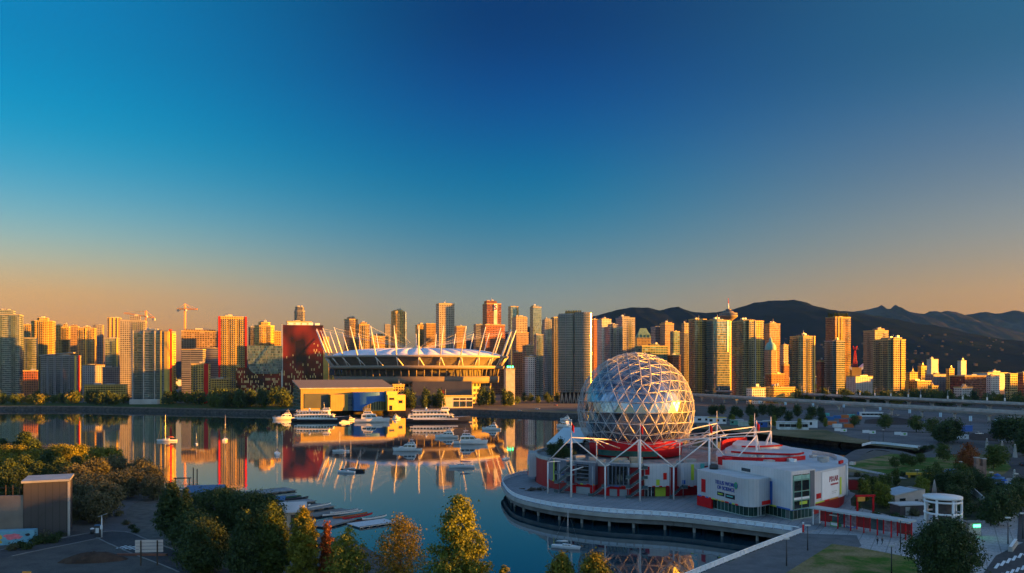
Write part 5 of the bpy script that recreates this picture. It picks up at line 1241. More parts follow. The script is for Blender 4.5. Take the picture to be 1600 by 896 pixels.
def plate1(name, s0, s1, z0, z1, m, off=.06, t=.12, par=wing):
    mb = MB(); a, c = on1(s0, z0, 0), on1(s1, z0, 0); rz = atan2(c.y-a.y, c.x-a.x); mid = (a+c)/2
    mb.box((mid.x+nrm.x*off, mid.y+nrm.y*off, (Z(z0)+Z(z1))/2), ((c-a).length, t, z1-z0), rz=rz); return mb.build(name, m, par)
plate1('red_wall', 0, 7.2, 4.1, 6.95, red_panel, -.15, .5)
plate1('red_panel', 2.2, 4.2, 8.4, 12.2, red_panel)
plate1('dark_sign', 10.0, 13.2, 8.5, 9.6, black_glass); plate1('dark_sign', 13.8, 18.0, 8.3, 9.5, black_glass)
plate1('lime_mark', 10.5, 12.6, 8.9, 9.2, lime, .14); plate1('pale_mark', 14.5, 17.2, 8.8, 9.1, teal_p, .14)
s = .5
while s < 19.5:
    w_ = random.uniform(.7,1.8); plate1('colour_edge', s, min(19.8,s+w_), 6.95, 7.3, random.choice((red_b,lime,orange_p,blue_p,red_panel)), .05); s += w_+.4
def lettering(txt, size, loc, rz, m, parent, name='lettering', extrude=.06, align='CENTER'):
    c = bpy.data.curves.new(name, 'FONT'); c.body = txt; c.size = size; c.extrude = extrude; c.align_x = align; c.align_y = 'CENTER'; c.offset = size*.005
    o_ = bpy.data.objects.new(name, c); COL.objects.link(o_); o_.rotation_euler = (pi/2, 0, rz); o_.location = loc; c.materials.append(m)
    bpy.context.view_layer.update(); me = bpy.data.meshes.new_from_object(o_.evaluated_get(bpy.context.evaluated_depsgraph_get()))
    q = bpy.data.objects.new(name, me); COL.objects.link(q); q.matrix_world = o_.matrix_world.copy(); q.parent = parent; bpy.data.objects.remove(o_); return q
letter_blue = mat('letter_blue', (.04,.08,.35), .5, var=.05)
rz1 = atan2(d.y, d.x)
lettering('TELUS WORLD', 1.55, on1(14.2, 12.2, .14), rz1, letter_blue, wing); lettering('OF SCIENCE', 1.45, on1(14.0, 10.8, .14), rz1, letter_blue, wing)
mb = MB(); p = on1(18.6, 12.3, .14); pts = [(p.x+d.x*.75*cos(2*pi*i/14), p.y+d.y*.75*cos(2*pi*i/14), p.z+1.0*sin(2*pi*i/14)) for i in range(14)]; mb.face(pts); mb.build('green_leaf_mark', mat('leaf_mark', (.02,.40,.12), .5), wing)
mb = MB(); mb.box((68.5,219.95,Z(10.3)),(1.9,.25,2.6),rz=.68); mb.build('lime_window', lime, wing)
mb = MB(); mb.box((70.0,220.85,Z(7.9)),(4.6,.3,1.0),rz=.70); mb.build('red_sill', red_b, wing)
for k in range(3):
    mb = MB(); mb.box((67.6+k*1.0,220.8+k*.85,Z(5.3)),(.14,.14,2.6)); mb.build('door_frame', white_paint, wing)
mb = MB(); mb.tube((60.5,241,Z(14.6)),(60.5,241,Z(15.8)),1.3,0,12); mb.tube((60.5,241,Z(15.8)),(60.5,241,Z(15.9)),.9,0,12); mb.build('roof_fan', dark_metal, wing)

hall = thing('exhibition_hall', 'large pale clad hall with curved roof, tall green entrance window and white banner', 'building', (0,0,GZ+.12), 0)
back = smooth_line([(96.5,234.5),(101.5,243),(107,258),(107.5,275),(101,296),(90,303),(79,296),(70,276),(63.6,243)], 5)
front = [(74.4,214.0),(83.0,220.0)]
body = front+[(83.4,221.5)]+back
mb = MB(); mb.prism([(63.6,243),(74.4,214.0),(83.0,220.0),(83.4,221.5),(82,236)], Z(6.8), Z(17.2), 0, 1, bottom=True); mb.build('entrance_block', [pale_clad, roof_pale], hall)
b3 = [(83.42,221.5)]+back[:-1]+[(64.2,243.6),(81.9,236.1)]
mb = MB(); mb.prism(b3, Z(7.4), Z(16.2), 0, 1, bottom=True); mb.build('curved_wall', [pale_clad, mat('hall_roof', (.46,.48,.50), .6, var=.18, scale=.12)], hall)
mb = MB(); mb.prism([(x+(88-x)*.06, y+(258-y)*.06) for x, y in b3], 0, Z(7.4)-.01, 0); mb.build('ground_floor_wall', red_dk, hall)
mb = MB(); mb.prism([(70.8,224.6),(74.9,215.0),(82.6,220.4),(80,232)], 0, Z(6.8)-.01, 0); mb.build('ground_floor_glass', MATS['facade_green_glass'], hall)
mb = MB(); mb.prism(smooth_line([(84,298),(72,272),(77,262),(90,258),(97,270),(97,286)], 5), Z(16.21), Z(17.5), 0, 1); mb.build('upper_roof', [pale_clad, MATS['hall_roof']], hall)
mb = MB(); mb.prism(smooth_line([(83,296),(76,276),(84,272),(92,276),(93,288)], 5), Z(17.51), Z(18.6), 0, 1); mb.build('top_roof', [pale_clad, MATS['hall_roof']], hall)
for nm, pts, z0, z1 in (('red_curved_wall',[(73.0,280),(76.5,288),(82,295.5),(87,298)],16.3,19.4),('red_fascia',[(77.5,271.3),(84,271.2),(92.5,275.4)],18.25,18.8),('red_fascia',[(72.6,266),(78,261),(89.5,257.2),(95,262)],17.0,17.6)):
    pp = smooth_line(pts, 6); Lw, Rw = ribbon_pts(pp, .5); mb = MB(); mb.prism(Rw+Lw[::-1], Z(z0), Z(z1), 0, bottom=True); mb.build(nm, red_panel, hall)
mb = MB(); mb.box((64.6,244,Z(16.7)),(2.6,3.4,2.4),rz=.4); mb.build('red_parapet', red_panel, hall)
for pts, zz_ in ((((66,252),(72,247),(82,246),(92,252)),16.6),(((100,268),(103,260),(101,250)),16.6)):
    pp = smooth_line(list(pts), 6); mb = MB()
    for a, c in zip(pp, pp[1:]): mb.face([(*a,Z(16.2)),(*c,Z(16.2)),(*c,Z(zz_+.9)),(*a,Z(zz_+.9))]); mb.face([(a[0],a[1]+.3,Z(zz_+.9)),(a[0],a[1],Z(zz_+.9)),(c[0],c[1],Z(zz_+.9)),(c[0],c[1]+.3,Z(zz_+.9))])
    mb.build('roof_fascia', red_panel if zz_ == 16.6 and pts[0][0] == 66 else steel, hall)
for i in range(11):
    x, y = random.uniform(76,102), random.uniform(232,262); mb = MB(); s = random.uniform(.8,2.2); mb.box((x,y,Z(17.25 if y < 236 and x < 82 else 16.25)+s*.3),(s*1.3,s,s*.6),rz=random.random()); mb.build('roof_unit', random.choice((steel, white_paint, concrete)), hall)
# entrance window on the right front face
d2 = Vector((83.0-74.4, 220.0-214.0)).normalized(); n2_ = Vector((d2.y, -d2.x)); rz2 = atan2(d2.y, d2.x)
def plate2(name, s0, s1, z0, z1, m, off=.05, t=.12, par=hall):
    mb = MB(); sm_ = (s0+s1)/2; mb.box((74.4+d2.x*sm_+n2_.x*off, 214+d2.y*sm_+n2_.y*off, (Z(z0)+Z(z1))/2), (s1-s0, t, z1-z0), rz=rz2); return mb.build(name, m, par)
gw = plate2('entrance_window', .6, 7.8, 6.9, 16.2, MATS['facade_green_glass'] if False else black_glass)
for s in (.6, 4.1, 7.6): plate2('mullion', s, s+.22, 6.9, 16.2, mat('green_frame', (.14,.34,.28), .4), .16, .16, gw)
for z in (6.9, 9.2, 11.6, 14.6): plate2('transom', .6, 7.8, z, z+.2, MATS['green_frame'], .18, .14, gw)
plate2('pale_top_band', .8, 7.6, 14.9, 16.0, mat('pale_green_glass', (.30,.52,.45), .2), .14, .1, gw)
plate2('white_band', .8, 7.6, 9.5, 10.1, white_paint, .15, .1, gw); plate2('lime_patch', 3.4, 6.6, 8.1, 8.9, lime, .15, .1, gw)
plate2('blue_edge', 8.1, 10.0, 6.9, 16.9, blue_grey, .06, .2); plate2('blue_sill', .0, 9, 6.75, 7.0, blue_p, .08, .2)
dl = Vector((74.4-63.6, 214.0-243.0)).normalized(); nl = Vector((dl.y, -dl.x)); rzl = atan2(dl.y, dl.x)
def plateL(name, s0, s1, z0, z1, m, off=.06, t=.14):
    mb = MB(); sm_ = (s0+s1)/2; mb.box((63.6+dl.x*sm_+nl.x*off, 243+dl.y*sm_+nl.y*off, (Z(z0)+Z(z1))/2), (s1-s0, t, z1-z0), rz=rzl); return mb.build(name, m, hall)
plateL('blue_panel', 22.0, 23.2, 7.0, 13.6, blue_p); plateL('lime_edge', 22, 25, 6.8, 7.2, lime); plateL('blue_edge', 25, 30.5, 6.8, 7.2, blue_p); plateL('dark_window', 9.5, 13.5, 15.0, 15.9, black_glass)
# banner wall
d3 = Vector((96.5-83.4, 234.5-221.5)).normalized(); n3 = Vector((d3.y, -d3.x)); rz3 = atan2(d3.y, d3.x)
def at3(s, z, off): return (83.4+d3.x*s+n3.x*off, 221.5+d3.y*s+n3.y*off, Z(z))
def plate3(name, s0, s1, z0, z1, m, off=.06, t=.14, par=hall):
    mb = MB(); c = at3((s0+s1)/2, (z0+z1)/2, off); mb.box(c, (s1-s0, t, z1-z0), rz=rz3); return mb.build(name, m, par)
bn = plate3('banner', 4.4, 15.2, 7.9, 15.6, mat('banner_cloth', (.80,.80,.82), .6, var=.03), .1, .12)
lettering('PIXAR', 2.2, at3(11.9, 13.2, .2), rz3, mat('letter_crimson', (.35,.02,.04), .5), bn); plate3('crimson_line', 9.9, 14.9, 11.5, 11.95, MATS['letter_crimson'], .18, .05, bn)
for k, w_ in enumerate((3.2,2.6)): plate3('grey_line', 10.8, 10.8+w_, 9.6-k*.5, 9.75-k*.5, steel, .18, .05, bn)
plate3('red_panel', 1.0, 3.8, 8.6, 10.0, red_panel); plate3('colour_edge', .4, 6, 7.35, 7.7, lime); plate3('colour_edge', 6.2, 9, 7.35, 7.7, red_b); plate3('colour_edge', 9.2, 15, 7.35, 7.7, orange_p); plate3('lime_strip', 16.3, 17.3, 8.2, 13.2, lime)
mb = MB(); mb.tube((99.3,238.5,Z(7)),(99.3,238.5,Z(16.6)),.3,0,8); mb.build('white_post', white_paint, hall)
mb = MB(); mb.box((98.0,239.5,Z(16.9)),(3.4,.5,.9),rz=.9); mb.build('red_eave', red_panel, hall)

# ---------------------------------------------------------------- pier deck, piles and railing
edge = smooth_line([(12,318),(2,308),(-3.5,293),(-3.2,276),(0.6,254),(9.5,239),(19,230.8),(28.7,225.2),(44,219.8),(57,211),(71.5,199)], 6)
dk = thing('pier_deck', 'curved grey pier deck around the science centre above the water', 'pier', (0,0,0))
poly = edge+[(78,203),(98,238),(112,262),(112,300),(96,336),(60,342),(30,336)]
mb = MB(); mb.prism(poly, 2.9, GZ+.12, 0, 1, bottom=True); mb.build('deck_slab', [concrete, deck_m], dk)
mb = MB()
for a, c in zip(edge, edge[1:]):
    L_ = hypot(c[0]-a[0], c[1]-a[1]); nx, ny = (c[1]-a[1])/L_, -(c[0]-a[0])/L_
    mb.face([(a[0]-nx*.9,a[1]-ny*.9,1.5),(c[0]-nx*.9,c[1]-ny*.9,1.5),(c[0]-nx*.9,c[1]-ny*.9,2.95),(a[0]-nx*.9,a[1]-ny*.9,2.95)])
mb.build('edge_beam', concrete_dark, dk)
acc = 0
for a, c in zip(edge, edge[1:]):
    acc += hypot(c[0]-a[0], c[1]-a[1])
    if acc > 7.5:
        acc = 0
        for off in (2.2, 9.0):
            L_ = hypot(c[0]-a[0], c[1]-a[1]); nx, ny = -(c[1]-a[1])/L_, (c[0]-a[0])/L_
            mb = MB(); mb.tube((a[0]+nx*off,a[1]+ny*off,-1.5),(a[0]+nx*off,a[1]+ny*off,2.9),.42,0,8); mb.build('pile', concrete, dk)
rail_p = mat('pale_rail', (.86,.89,.92), .35, var=.05)
mesh_p = mat('rail_mesh', (.70,.78,.86), .5, var=.05)
def railing(label, line, z, step=2.4, h=1.15):
    o = thing('railing', label, 'railing', (line[0][0], line[0][1], z)); L0 = line[0]; ln = [(x-L0[0], y-L0[1]) for x, y in line]
    mb = MB(); mb.path([(x,y,h) for x,y in ln], .13, n=5); mb.build('top_rail', rail_p, o)
    d = 0; seg = []; nxt = 0
    posts = []
    for a, c in zip(ln, ln[1:]):
        L_ = hypot(c[0]-a[0], c[1]-a[1])
        while nxt <= d+L_: f = (nxt-d)/L_; posts.append((a[0]+(c[0]-a[0])*f, a[1]+(c[1]-a[1])*f)); nxt += step
        d += L_
    mb = MB()
    for a, c in zip(posts, posts[1:]):
        v = Vector((c[0]-a[0], c[1]-a[1])); k = v.normalized()*.18; nn_ = Vector((v.y,-v.x)).normalized()*.02
        for s_ in (1,-1): mb.face([(a[0]+k.x+nn_.x*s_,a[1]+k.y+nn_.y*s_,.12),(c[0]-k.x+nn_.x*s_,c[1]-k.y+nn_.y*s_,.12),(c[0]-k.x+nn_.x*s_,c[1]-k.y+nn_.y*s_,h-.14),(a[0]+k.x+nn_.x*s_,a[1]+k.y+nn_.y*s_,h-.14)][::s_])
    mb.build('mesh_panels', mesh_p, o)
    pm = MB(); pm.box((0,0,h/2),(.12,.12,h)); me = pm.mesh('post', rail_p)
    for p in posts[:100]:
        q = bpy.data.objects.new('post', me); COL.objects.link(q); q.parent = o; q.location = (*p, 0)
    return o
railing('pale railing curving along the edge of the science centre pier', [(x+(45-x)*.012, y+(293-y)*.012) for x, y in edge[:-1]]+[(71.3,199.6)], GZ+.12)
railing('straight pale railing along the boardwalk in front of the lawn', [(71.6,198.7),(54.4,179.3),(37.5,159.6),(28,148)], GZ+.1, 2.0)
o = thing('lifebuoy_post', 'small red and white post where the pier railing meets the boardwalk railing', 'post', (72.2,199.3,GZ+.12)); mb = MB(); mb.tube((0,0,0),(0,0,1.9),.22,0,8); mb.build('post', red_b, o); mb = MB(); mb.tube((0,0,1.9),(0,0,2.5),.24,0,8); mb.build('cap', white_paint, o)
o = thing('driftwood_pile', 'heap of dark driftwood roots lying on the pier deck', 'driftwood', (7.5,268,GZ+.14)); mb = MB()
for i in range(26):
    a = random.random()*6.28; p = Vector((random.gauss(0,1.8), random.gauss(0,1.2), random.uniform(.1,.9))); q = p+Vector((cos(a), sin(a), random.uniform(-.1,.35)))*random.uniform(1.2,3.2); q.z = max(.1, q.z); mb.tube(p, q, random.uniform(.12,.32), 0, 5, .06)
mb.build('logs', bark, o)
# ---------------------------------------------------------------- boats
hull_w = mat('hull_white', (.70,.71,.72), .3, var=.05); hull_d = mat('hull_dark', (.03,.03,.04), .35, var=.2); hull_b = mat('antifouling', (.05,.02,.02), .6)
cab_w = mat('cabin_white', (.74,.74,.73), .35, var=.05); teak = mat('teak', (.25,.15,.08), .7, var=.2); cover_b = mat('cover_blue', (.02,.06,.22), .7); cover_r = mat('cover_red', (.40,.03,.03), .7); alu = mat('spar_aluminium', (.55,.55,.56), .35, metal=.6)
def hull(L, B, fb, sheer=.35, m=0, stern=.85, full=.55):
    """lofted hull, bow towards +x, waterline at z=0"""
    mb = MB(); ns = 14; rows = []
    for i in range(ns+1):
        s = i/ns; x = -L/2+L*s
        hb = B/2*(stern+(1-stern)*min(1, s/.35)) if s < .35 else B/2*max(0.0, 1-((s-.35)/.65)**(1/ (1-full)))**.9
        zd = fb*(1+sheer*(s**2)); k = -.35*(1-s**6); xo = L*.04*s**3
        rows.append([(x,0,k),(x,-hb*.72,k*.4+.02),(x+xo*.4,-hb*.93,fb*.35),(x+xo,-hb,zd)])
    for a, c in zip(rows, rows[1:]):
        for j in range(3):
            mm = 1 if j == 0 else 0
            mb.face([a[j],c[j],c[j+1],a[j+1]], mm); mb.face([(p[0],-p[1],p[2]) for p in (a[j+1],c[j+1],c[j],a[j])], mm)
        mb.face([a[3],c[3],(c[3][0],-c[3][1],c[3][2]),(a[3][0],-a[3][1],a[3][2])], 2)
    r = rows[0]; mb.face([r[3],(r[3][0],-r[3][1],r[3][2]),(r[2][0],-r[2][1],r[2][2]),(r[1][0],-r[1][1],r[1][2]),r[0],r[1],r[2]], 0)
    return mb
def cabin_mb(x0, x1, w0, w1, z0, z1, rake=.5, m=0):
    mb = MB(); b4 = [(x0,-w0/2,z0),(x1,-w1/2,z0),(x1,w1/2,z0),(x0,w0/2,z0)]; t4 = [(x0+rake*.2,-w0*.46,z1),(x1-rake,-w1*.44,z1),(x1-rake,w1*.44,z1),(x0+rake*.2,w0*.46,z1)]
    for i in range(4): j = (i+1)%4; mb.face([b4[i],b4[j],t4[j],t4[i]], m)
    mb.face(t4, m); return mb
def window_strip(x0, x1, w0, w1, z0, z1, z2, z3, rake, par):
    """dark band set just proud of a cabin between heights z2 and z3"""
    mb = MB()
    def at(z, f):
        t = (z-z0)/(z1-z0); xa, xb = x0+rake*.2*t, x1-rake*t; wa, wb = w0/2*(1-.08*t), w1/2*(1-.12*t)
        return xa+(xb-xa)*f, wa+(wb-wa)*f
    for s in (-1,1):
        for f0, f1 in ((.06,.3),(.34,.62),(.66,.96)):
            q = []
            for z, f in ((z2,f0),(z2,f1),(z3,f1),(z3,f0)): x, y = at(z, f); q.append((x, s*(y+.03), z))
            mb.face(q if s < 0 else q[::-1])
    q = [(at(z,1)[0]+.03, y*at(z,1)[1]*.86, z) for z, y in ((z2,-1),(z2,1),(z3,1),(z3,-1))]; mb.face(q)
    return mb.build('window', black_glass, par)
def cruiser(label, px, py, L, head, fly=True, group=None, name='motor_cruiser'):
    Y = CAM_H*K/(py-HY); o = thing(name, label, 'boat', (wx(px,Y), Y, 0), radians(head), group); B = L*.31; fb = L*.10
    h = hull(L, B, fb).build('hull', [hull_w, hull_b, teak], o)
    z0 = fb*1.02; x0, x1 = -L*.30, L*.20; zc = z0+L*.14
    c = cabin_mb(x0, x1, B*.8, B*.66, z0, zc, L*.10).build('cabin', cab_w, o); window_strip(x0, x1, B*.8, B*.66, z0, zc, z0+L*.05, z0+L*.115, L*.10, c)
    f = cabin_mb(x1-L*.05, L*.36, B*.62, B*.25, z0+.02, z0+L*.06, L*.08).build('foredeck', cab_w, o)
    if fly:
        fm = cabin_mb(-L*.24, L*.04, B*.66, B*.56, zc+.01, zc+L*.075, L*.05).build('flybridge', cab_w, o); window_strip(-L*.24, L*.04, B*.66, B*.56, zc, zc+L*.075, zc+L*.03, zc+L*.068, L*.05, fm)
        mb = MB(); zt = zc+L*.15
        for s in (-1,1): mb.tube((-L*.20,s*B*.28,zc+L*.07),(-L*.16,s*B*.24,zt),.06,0,5)
        mb.box((-L*.14,0,zt+.03),(L*.14,B*.56,.08)); mb.tube((-L*.14,0,zt),(-L*.16,0,zt+L*.10),.05,0,5); mb.build('radar_arch', cab_w, o)
    mb = MB(); pts = [(L*.12,-B*.46,fb*1.08),(L*.30,-B*.36,fb*1.16),(L*.42,-B*.16,fb*1.28),(L*.48,0,fb*1.33),(L*.42,B*.16,fb*1.28),(L*.30,B*.36,fb*1.16),(L*.12,B*.46,fb*1.08)]
    mb.path([(x,y,z+.7) for x,y,z in pts], .035, n=4)
    for p in pts: mb.tube(p, (p[0],p[1],p[2]+.7), .03, 0, 4)
    mb.build('bow_rail', alu, o); return o
def sailboat(label, px, py, L, head, mast, cov=None, dark=False, name='sailing_boat', mizzen=False):
    Y = CAM_H*K/(py-HY); o = thing(name, label, 'boat', (wx(px,Y), Y, 0), radians(head)); B = L*.30; fb = L*.095
    hull(L, B, fb, .22, stern=.6, full=.45).build('hull', [hull_d if dark else hull_w, hull_b, cab_w if not dark else teak], o)
    c = cabin_mb(-L*.12, L*.22, B*.56, B*.34, fb*.99, fb+L*.055, L*.05).build('cabin', cab_w, o); window_strip(-L*.12, L*.22, B*.56, B*.34, fb*.99, fb+L*.055, fb+L*.018, fb+L*.045, L*.05, c)
    mb = MB(); mb.tube((L*.08,0,fb),(L*.08,0,mast),.075,0,6,.05); mb.tube((L*.08,-B*.3,mast*.62),(L*.08,B*.3,mast*.62),.03,0,4)
    if mizzen: mb.tube((-L*.34,0,fb),(-L*.34,0,mast*.7),.06,0,6,.04)
    mb.build('mast', alu, o)
    mb = MB(); mb.tube((L*.08,0,fb+L*.13),(-L*.36,0,fb+L*.12),.06,0,6); bo = mb.build('boom', alu, o)
    if cov:
        mb = MB(); mb.tube((L*.07,0,fb+L*.16),(-L*.33,0,fb+L*.145),L*.024,0,7,L*.014); mb.build('sail_cover', cov, bo)
    mb = MB()
    for p in ((L*.49,0,fb*1.2),(-L*.49,0,fb),(L*.05,-B*.48,fb),(L*.05,B*.48,fb)): mb.tube((L*.08,0,mast*.98), p, .014, 0, 3)
    mb.build('rigging', alu, o); return o
def tour_boat(label, px, py, L, head, name='tour_boat', dark=True, decks=2):
    Y = CAM_H*K/(py-HY); o = thing(name, label, 'boat', (wx(px,Y), Y, 0), radians(head)); B = L*.22; fb = L*.06
    hull(L, B, fb, .7, stern=.9, full=.55).build('hull', [hull_d if dark else hull_w, hull_b, cab_w], o)
    mb = MB(); mb.box((-L*.03,-B*.5-.02,fb*.95),(L*.72,.12,fb*.35)); mb.box((-L*.03,B*.5+.02,fb*.95),(L*.72,.12,fb*.35)); mb.build('white_strake', cab_w, o)
    z = fb*1.0
    for k in range(decks):
        xa, xb = -L*(.44-.04*k), L*(.26-.08*k); h_ = L*.062
        c = cabin_mb(xa, xb, B*.88, B*.7, z, z+h_, L*.02).build('deck_cabin', cab_w, o)
        n = 13-3*k
        pm = MB(); pm.box((0,0,0),((xb-xa)/n*.62,.14,h_*.42)); pane = pm.mesh('window', black_glass)
        for s in (-1,1):
            for i in range(n):
                f = (i+.5)/n; x = xa+(xb-L*.02-xa)*f; y = (B*.44+(B*.35-B*.44)*f)*.98
                q = bpy.data.objects.new('window', pane); COL.objects.link(q); q.parent = c; q.location = (x, s*y, z+h_*.55); q.rotation_euler = (0,0,-s*atan2(B*.09,(xb-xa)))
        mb = MB(); mb.box(((xa+xb)/2-L*.01,0,z+h_+.1),((xb-xa)*1.04,B*.9,.16)); mb.build('deck_roof', cab_w, o); z += h_+.2
        mb = MB(); pts = [(xa,-B*.43,z),(xb-L*.03,-B*.34,z),(xb-L*.03,B*.34,z),(xa,B*.43,z),(xa,-B*.43,z)]; mb.path([(x,y,zz+.9) for x,y,zz in pts], .05, n=4)
        for i in range(12): f = i/11; mb.tube((xa+(pts[1][0]-xa)*f,-B*(.43-.09*f),z),(xa+(pts[1][0]-xa)*f,-B*(.43-.09*f),z+.9),.04,0,4); mb.tube((xa+(pts[1][0]-xa)*f,B*(.43-.09*f),z),(xa+(pts[1][0]-xa)*f,B*(.43-.09*f),z+.9),.04,0,4)
        mb.build('deck_rail', cab_w, o)
    w_ = cabin_mb(L*.06, L*.19, B*.5, B*.42, z, z+L*.055, L*.02).build('wheelhouse', cab_w, o); window_strip(L*.06, L*.19, B*.5, B*.42, z, z+L*.055, z+L*.024, z+L*.048, L*.02, w_)
    mb = MB(); mb.tube((L*.08,0,z+L*.05),(L*.07,0,z+L*.16),.12,0,6,.06); mb.tube((L*.075,-B*.2,z+L*.11),(L*.075,B*.2,z+L*.11),.05,0,4); mb.build('mast', cab_w, o)
    mb = MB(); mb.tube((-L*.18,0,z),(-L*.19,0,z+L*.05),L*.016,0,10); mb.build('funnel', cab_w, o); return o
cruiser('white motor yacht moored at the left end of the quay boats', 445, 656, 20, 200)
tour_boat('large white excursion ship with two decks moored before the yellow hall', 500, 659, 48, 2, dark=True)
cruiser('white tour yacht with long pale hull moored below the blue curved front', 581, 660, 29, 4)
cruiser('small white cruiser moored stern-on beneath the bright yellow box building', 620, 655, 11, 60)
cruiser('white cruiser moored left of the gold-lit excursion ship', 640, 656, 13, 100, fly=True)
cruiser('white cruiser half hidden behind the gold-lit excursion ship', 652, 654, 14, 80)
tour_boat('gold-lit excursion ship with two decks and pointed bow to the right', 684, 660, 53, 3, dark=True)
cruiser('small open motorboat moored between the two middle tour boats', 538, 661, 9, 30, fly=False); cruiser('little cruiser moored in front of the blue curved front', 549, 657, 10, 20)
GA = None
cruiser('white cabin cruiser anchored in the middle of the bay, leftmost of the anchored cruisers', 637, 705, 15.5, 178)
cruiser('white cruiser anchored just below the gold-lit excursion ship', 698, 684, 15, 176)
cruiser('largest anchored white yacht, with a raked flybridge, in mid bay', 735, 694, 20, -4)
cruiser('white cruiser anchored nearest the east shore in the dark water', 768, 672, 14, 170)
cruiser('white cruiser anchored right beside the silver ball', 881, 668, 16, 130); cruiser('small white boat just behind the cruiser beside the silver ball', 884, 657, 11, 150)
sailboat('low grey sloop with a blue sail cover anchored in mid bay', 722, 731, 11.5, 178, 13.5, cover_b)
sailboat('little grey motorsailer with a tall mast anchored left of the pier', 791, 718, 6.5, 60, 9, None)
sailboat('white sloop with a red furled sail on the gold reflections at left', 261, 690, 11.5, 190, 17, cover_r)
sailboat('tiny white boat anchored right of the sloop with the red sail', 307, 695, 5.5, 120, 7, None)
sailboat('white sloop seen bow-on in the gold tower reflection', 352, 689, 10.5, 100, 16.5, cover_b)
sailboat('white sloop with blue cover anchored by the dark red reflection', 433, 711, 11, 110, 15.5, cover_b)
sailboat('white sloop with a short mast near the yellow hall reflection', 533, 706, 9, 185, 11, None)
sailboat('white sloop moored alongside the dark ketch', 541, 739, 8.5, 160, 12.5, None); sailboat('dark hulled ketch with two masts left of mid bay', 551, 737, 10.5, 175, 13.5, None, dark=True, mizzen=True)
sailboat('nearest white sailing boat lying below the pier with its boom folded', 884, 857, 7.2, -22, 9.4, mat('cover_white', (.7,.72,.75), .6))

# ---------------------------------------------------------------- paddling docks and small craft
dock_m = ground_mat('dock_planks', [(.20,.205,.21),(.27,.27,.275),(.34,.34,.34)], .4)
def PW(px, py, z=.45): return P(px, py, z)
def dock(label, x0, y0, x1, y1, w, m=None, name='floating_dock', z=.45):
    a, c = PW(x0,y0), PW(x1,y1); L_ = hypot(c[0]-a[0], c[1]-a[1]); rz = atan2(c[1]-a[1], c[0]-a[0])
    o = thing(name, label, 'dock', ((a[0]+c[0])/2, (a[1]+c[1])/2, 0), rz)
    mb = MB(); mb.box((0,0,z-.08),(L_,w,.16)); mb.build('planking', m or dock_m, o)
    mb = MB()
    for i in range(5): mb.box((-L_*.42+L_*.21*i,0,z*.2-.05),(L_*.12,w*.9,z+.3-.16))
    mb.build('floats', hull_d, o)
    for s in (-1,1):
        mb = MB(); mb.box((0,s*(w/2-.08),z+.07),(L_,.14,.14)); mb.build('kerb', concrete_dark, o)
    return o
dock('grey floating dock farthest from the trees', 388, 771, 455, 764, 9.0)
dock('grey floating dock second from the far end of the row', 403, 781, 466, 774, 6.0)
dock('grey floating dock in the middle of the row with canoes', 425, 788, 487, 781, 7.0)
dock('pale grey floating dock with long white hulls along it', 440, 800, 512, 789, 8.0)
dock('dark floating dock with nothing on it', 486, 806, 542, 796, 5.0, concrete_dark)
dock('wide grey floating dock nearest the poplar trees', 494, 822, 540, 810, 8.0)
dock('white gridded floating dock at the outer end of the row', 552, 821, 610, 813, 7.5, mat('white_float', (.55,.56,.58), .6, var=.15, scale=2))
def long_boat(label, x0, y0, x1, y1, m, w=1.15, name='dragon_boat', z=.55):
    a, c = PW(x0,y0), PW(x1,y1); L_ = hypot(c[0]-a[0], c[1]-a[1]); rz = atan2(c[1]-a[1], c[0]-a[0])
    o = thing(name, label, 'boat', ((a[0]+c[0])/2, (a[1]+c[1])/2, z), rz); mb = MB(); n = 12; rows = []
    for i in range(n+1):
        s = 2*i/n-1; hb = w/2*(1-s**4)**.6+.02; up = .25*s**4; rows.append([(s*L_/2,0,-.1+up),(s*L_/2,-hb*.8,.1+up),(s*L_/2,-hb,.5+up),(s*L_/2,-hb*.82,.5+up),(s*L_/2,0,.16+up)])
    for p, q in zip(rows, rows[1:]):
        for j in range(4):
            f = [p[j],q[j],q[j+1],p[j+1]]; mb.face(f, 1 if j == 3 else 0); mb.face([(x,-y,z_) for x,y,z_ in f[::-1]], 1 if j == 3 else 0)
    mb.build('hull', [m, hull_d], o)
    for i in range(8):
        mb = MB(); s = -.75+1.5*i/7; mb.box((s*L_/2,0,.38),(.22,w*.8,.05)); mb.build('thwart', teak, o)
    return o
dk_red = mat('boat_red', (.50,.02,.02), .35); dk_gr = mat('boat_green', (.03,.12,.08), .35); dk_or = mat('boat_orange', (.50,.13,.02), .4)
for lb, a in (('dark green paddling boat along the second dock',(420,781,470,777,dk_gr)),('white paddling boat along the pale grey dock, outermost',(470,797,517,789,hull_w)),('white paddling boat tied beside the pale grey dock, near the shed',(445,796,485,791,hull_w)),
  ('dark paddling boat lying on the middle dock',(445,783,482,779,hull_d)),('long white racing shell left of the orange one',(504,808,566,800,hull_w)),('slim white racing shell above the long white one',(516,804,560,798,hull_w)),('orange brown racing shell between the white and red ones',(520,812,574,804,dk_or)),('bright red racing shell beside the white gridded dock',(535,813,582,805,dk_red)),
  ('white racing shell on the white gridded dock',(566,814,604,808,hull_w))):
    long_boat(lb, *a, w=.95)
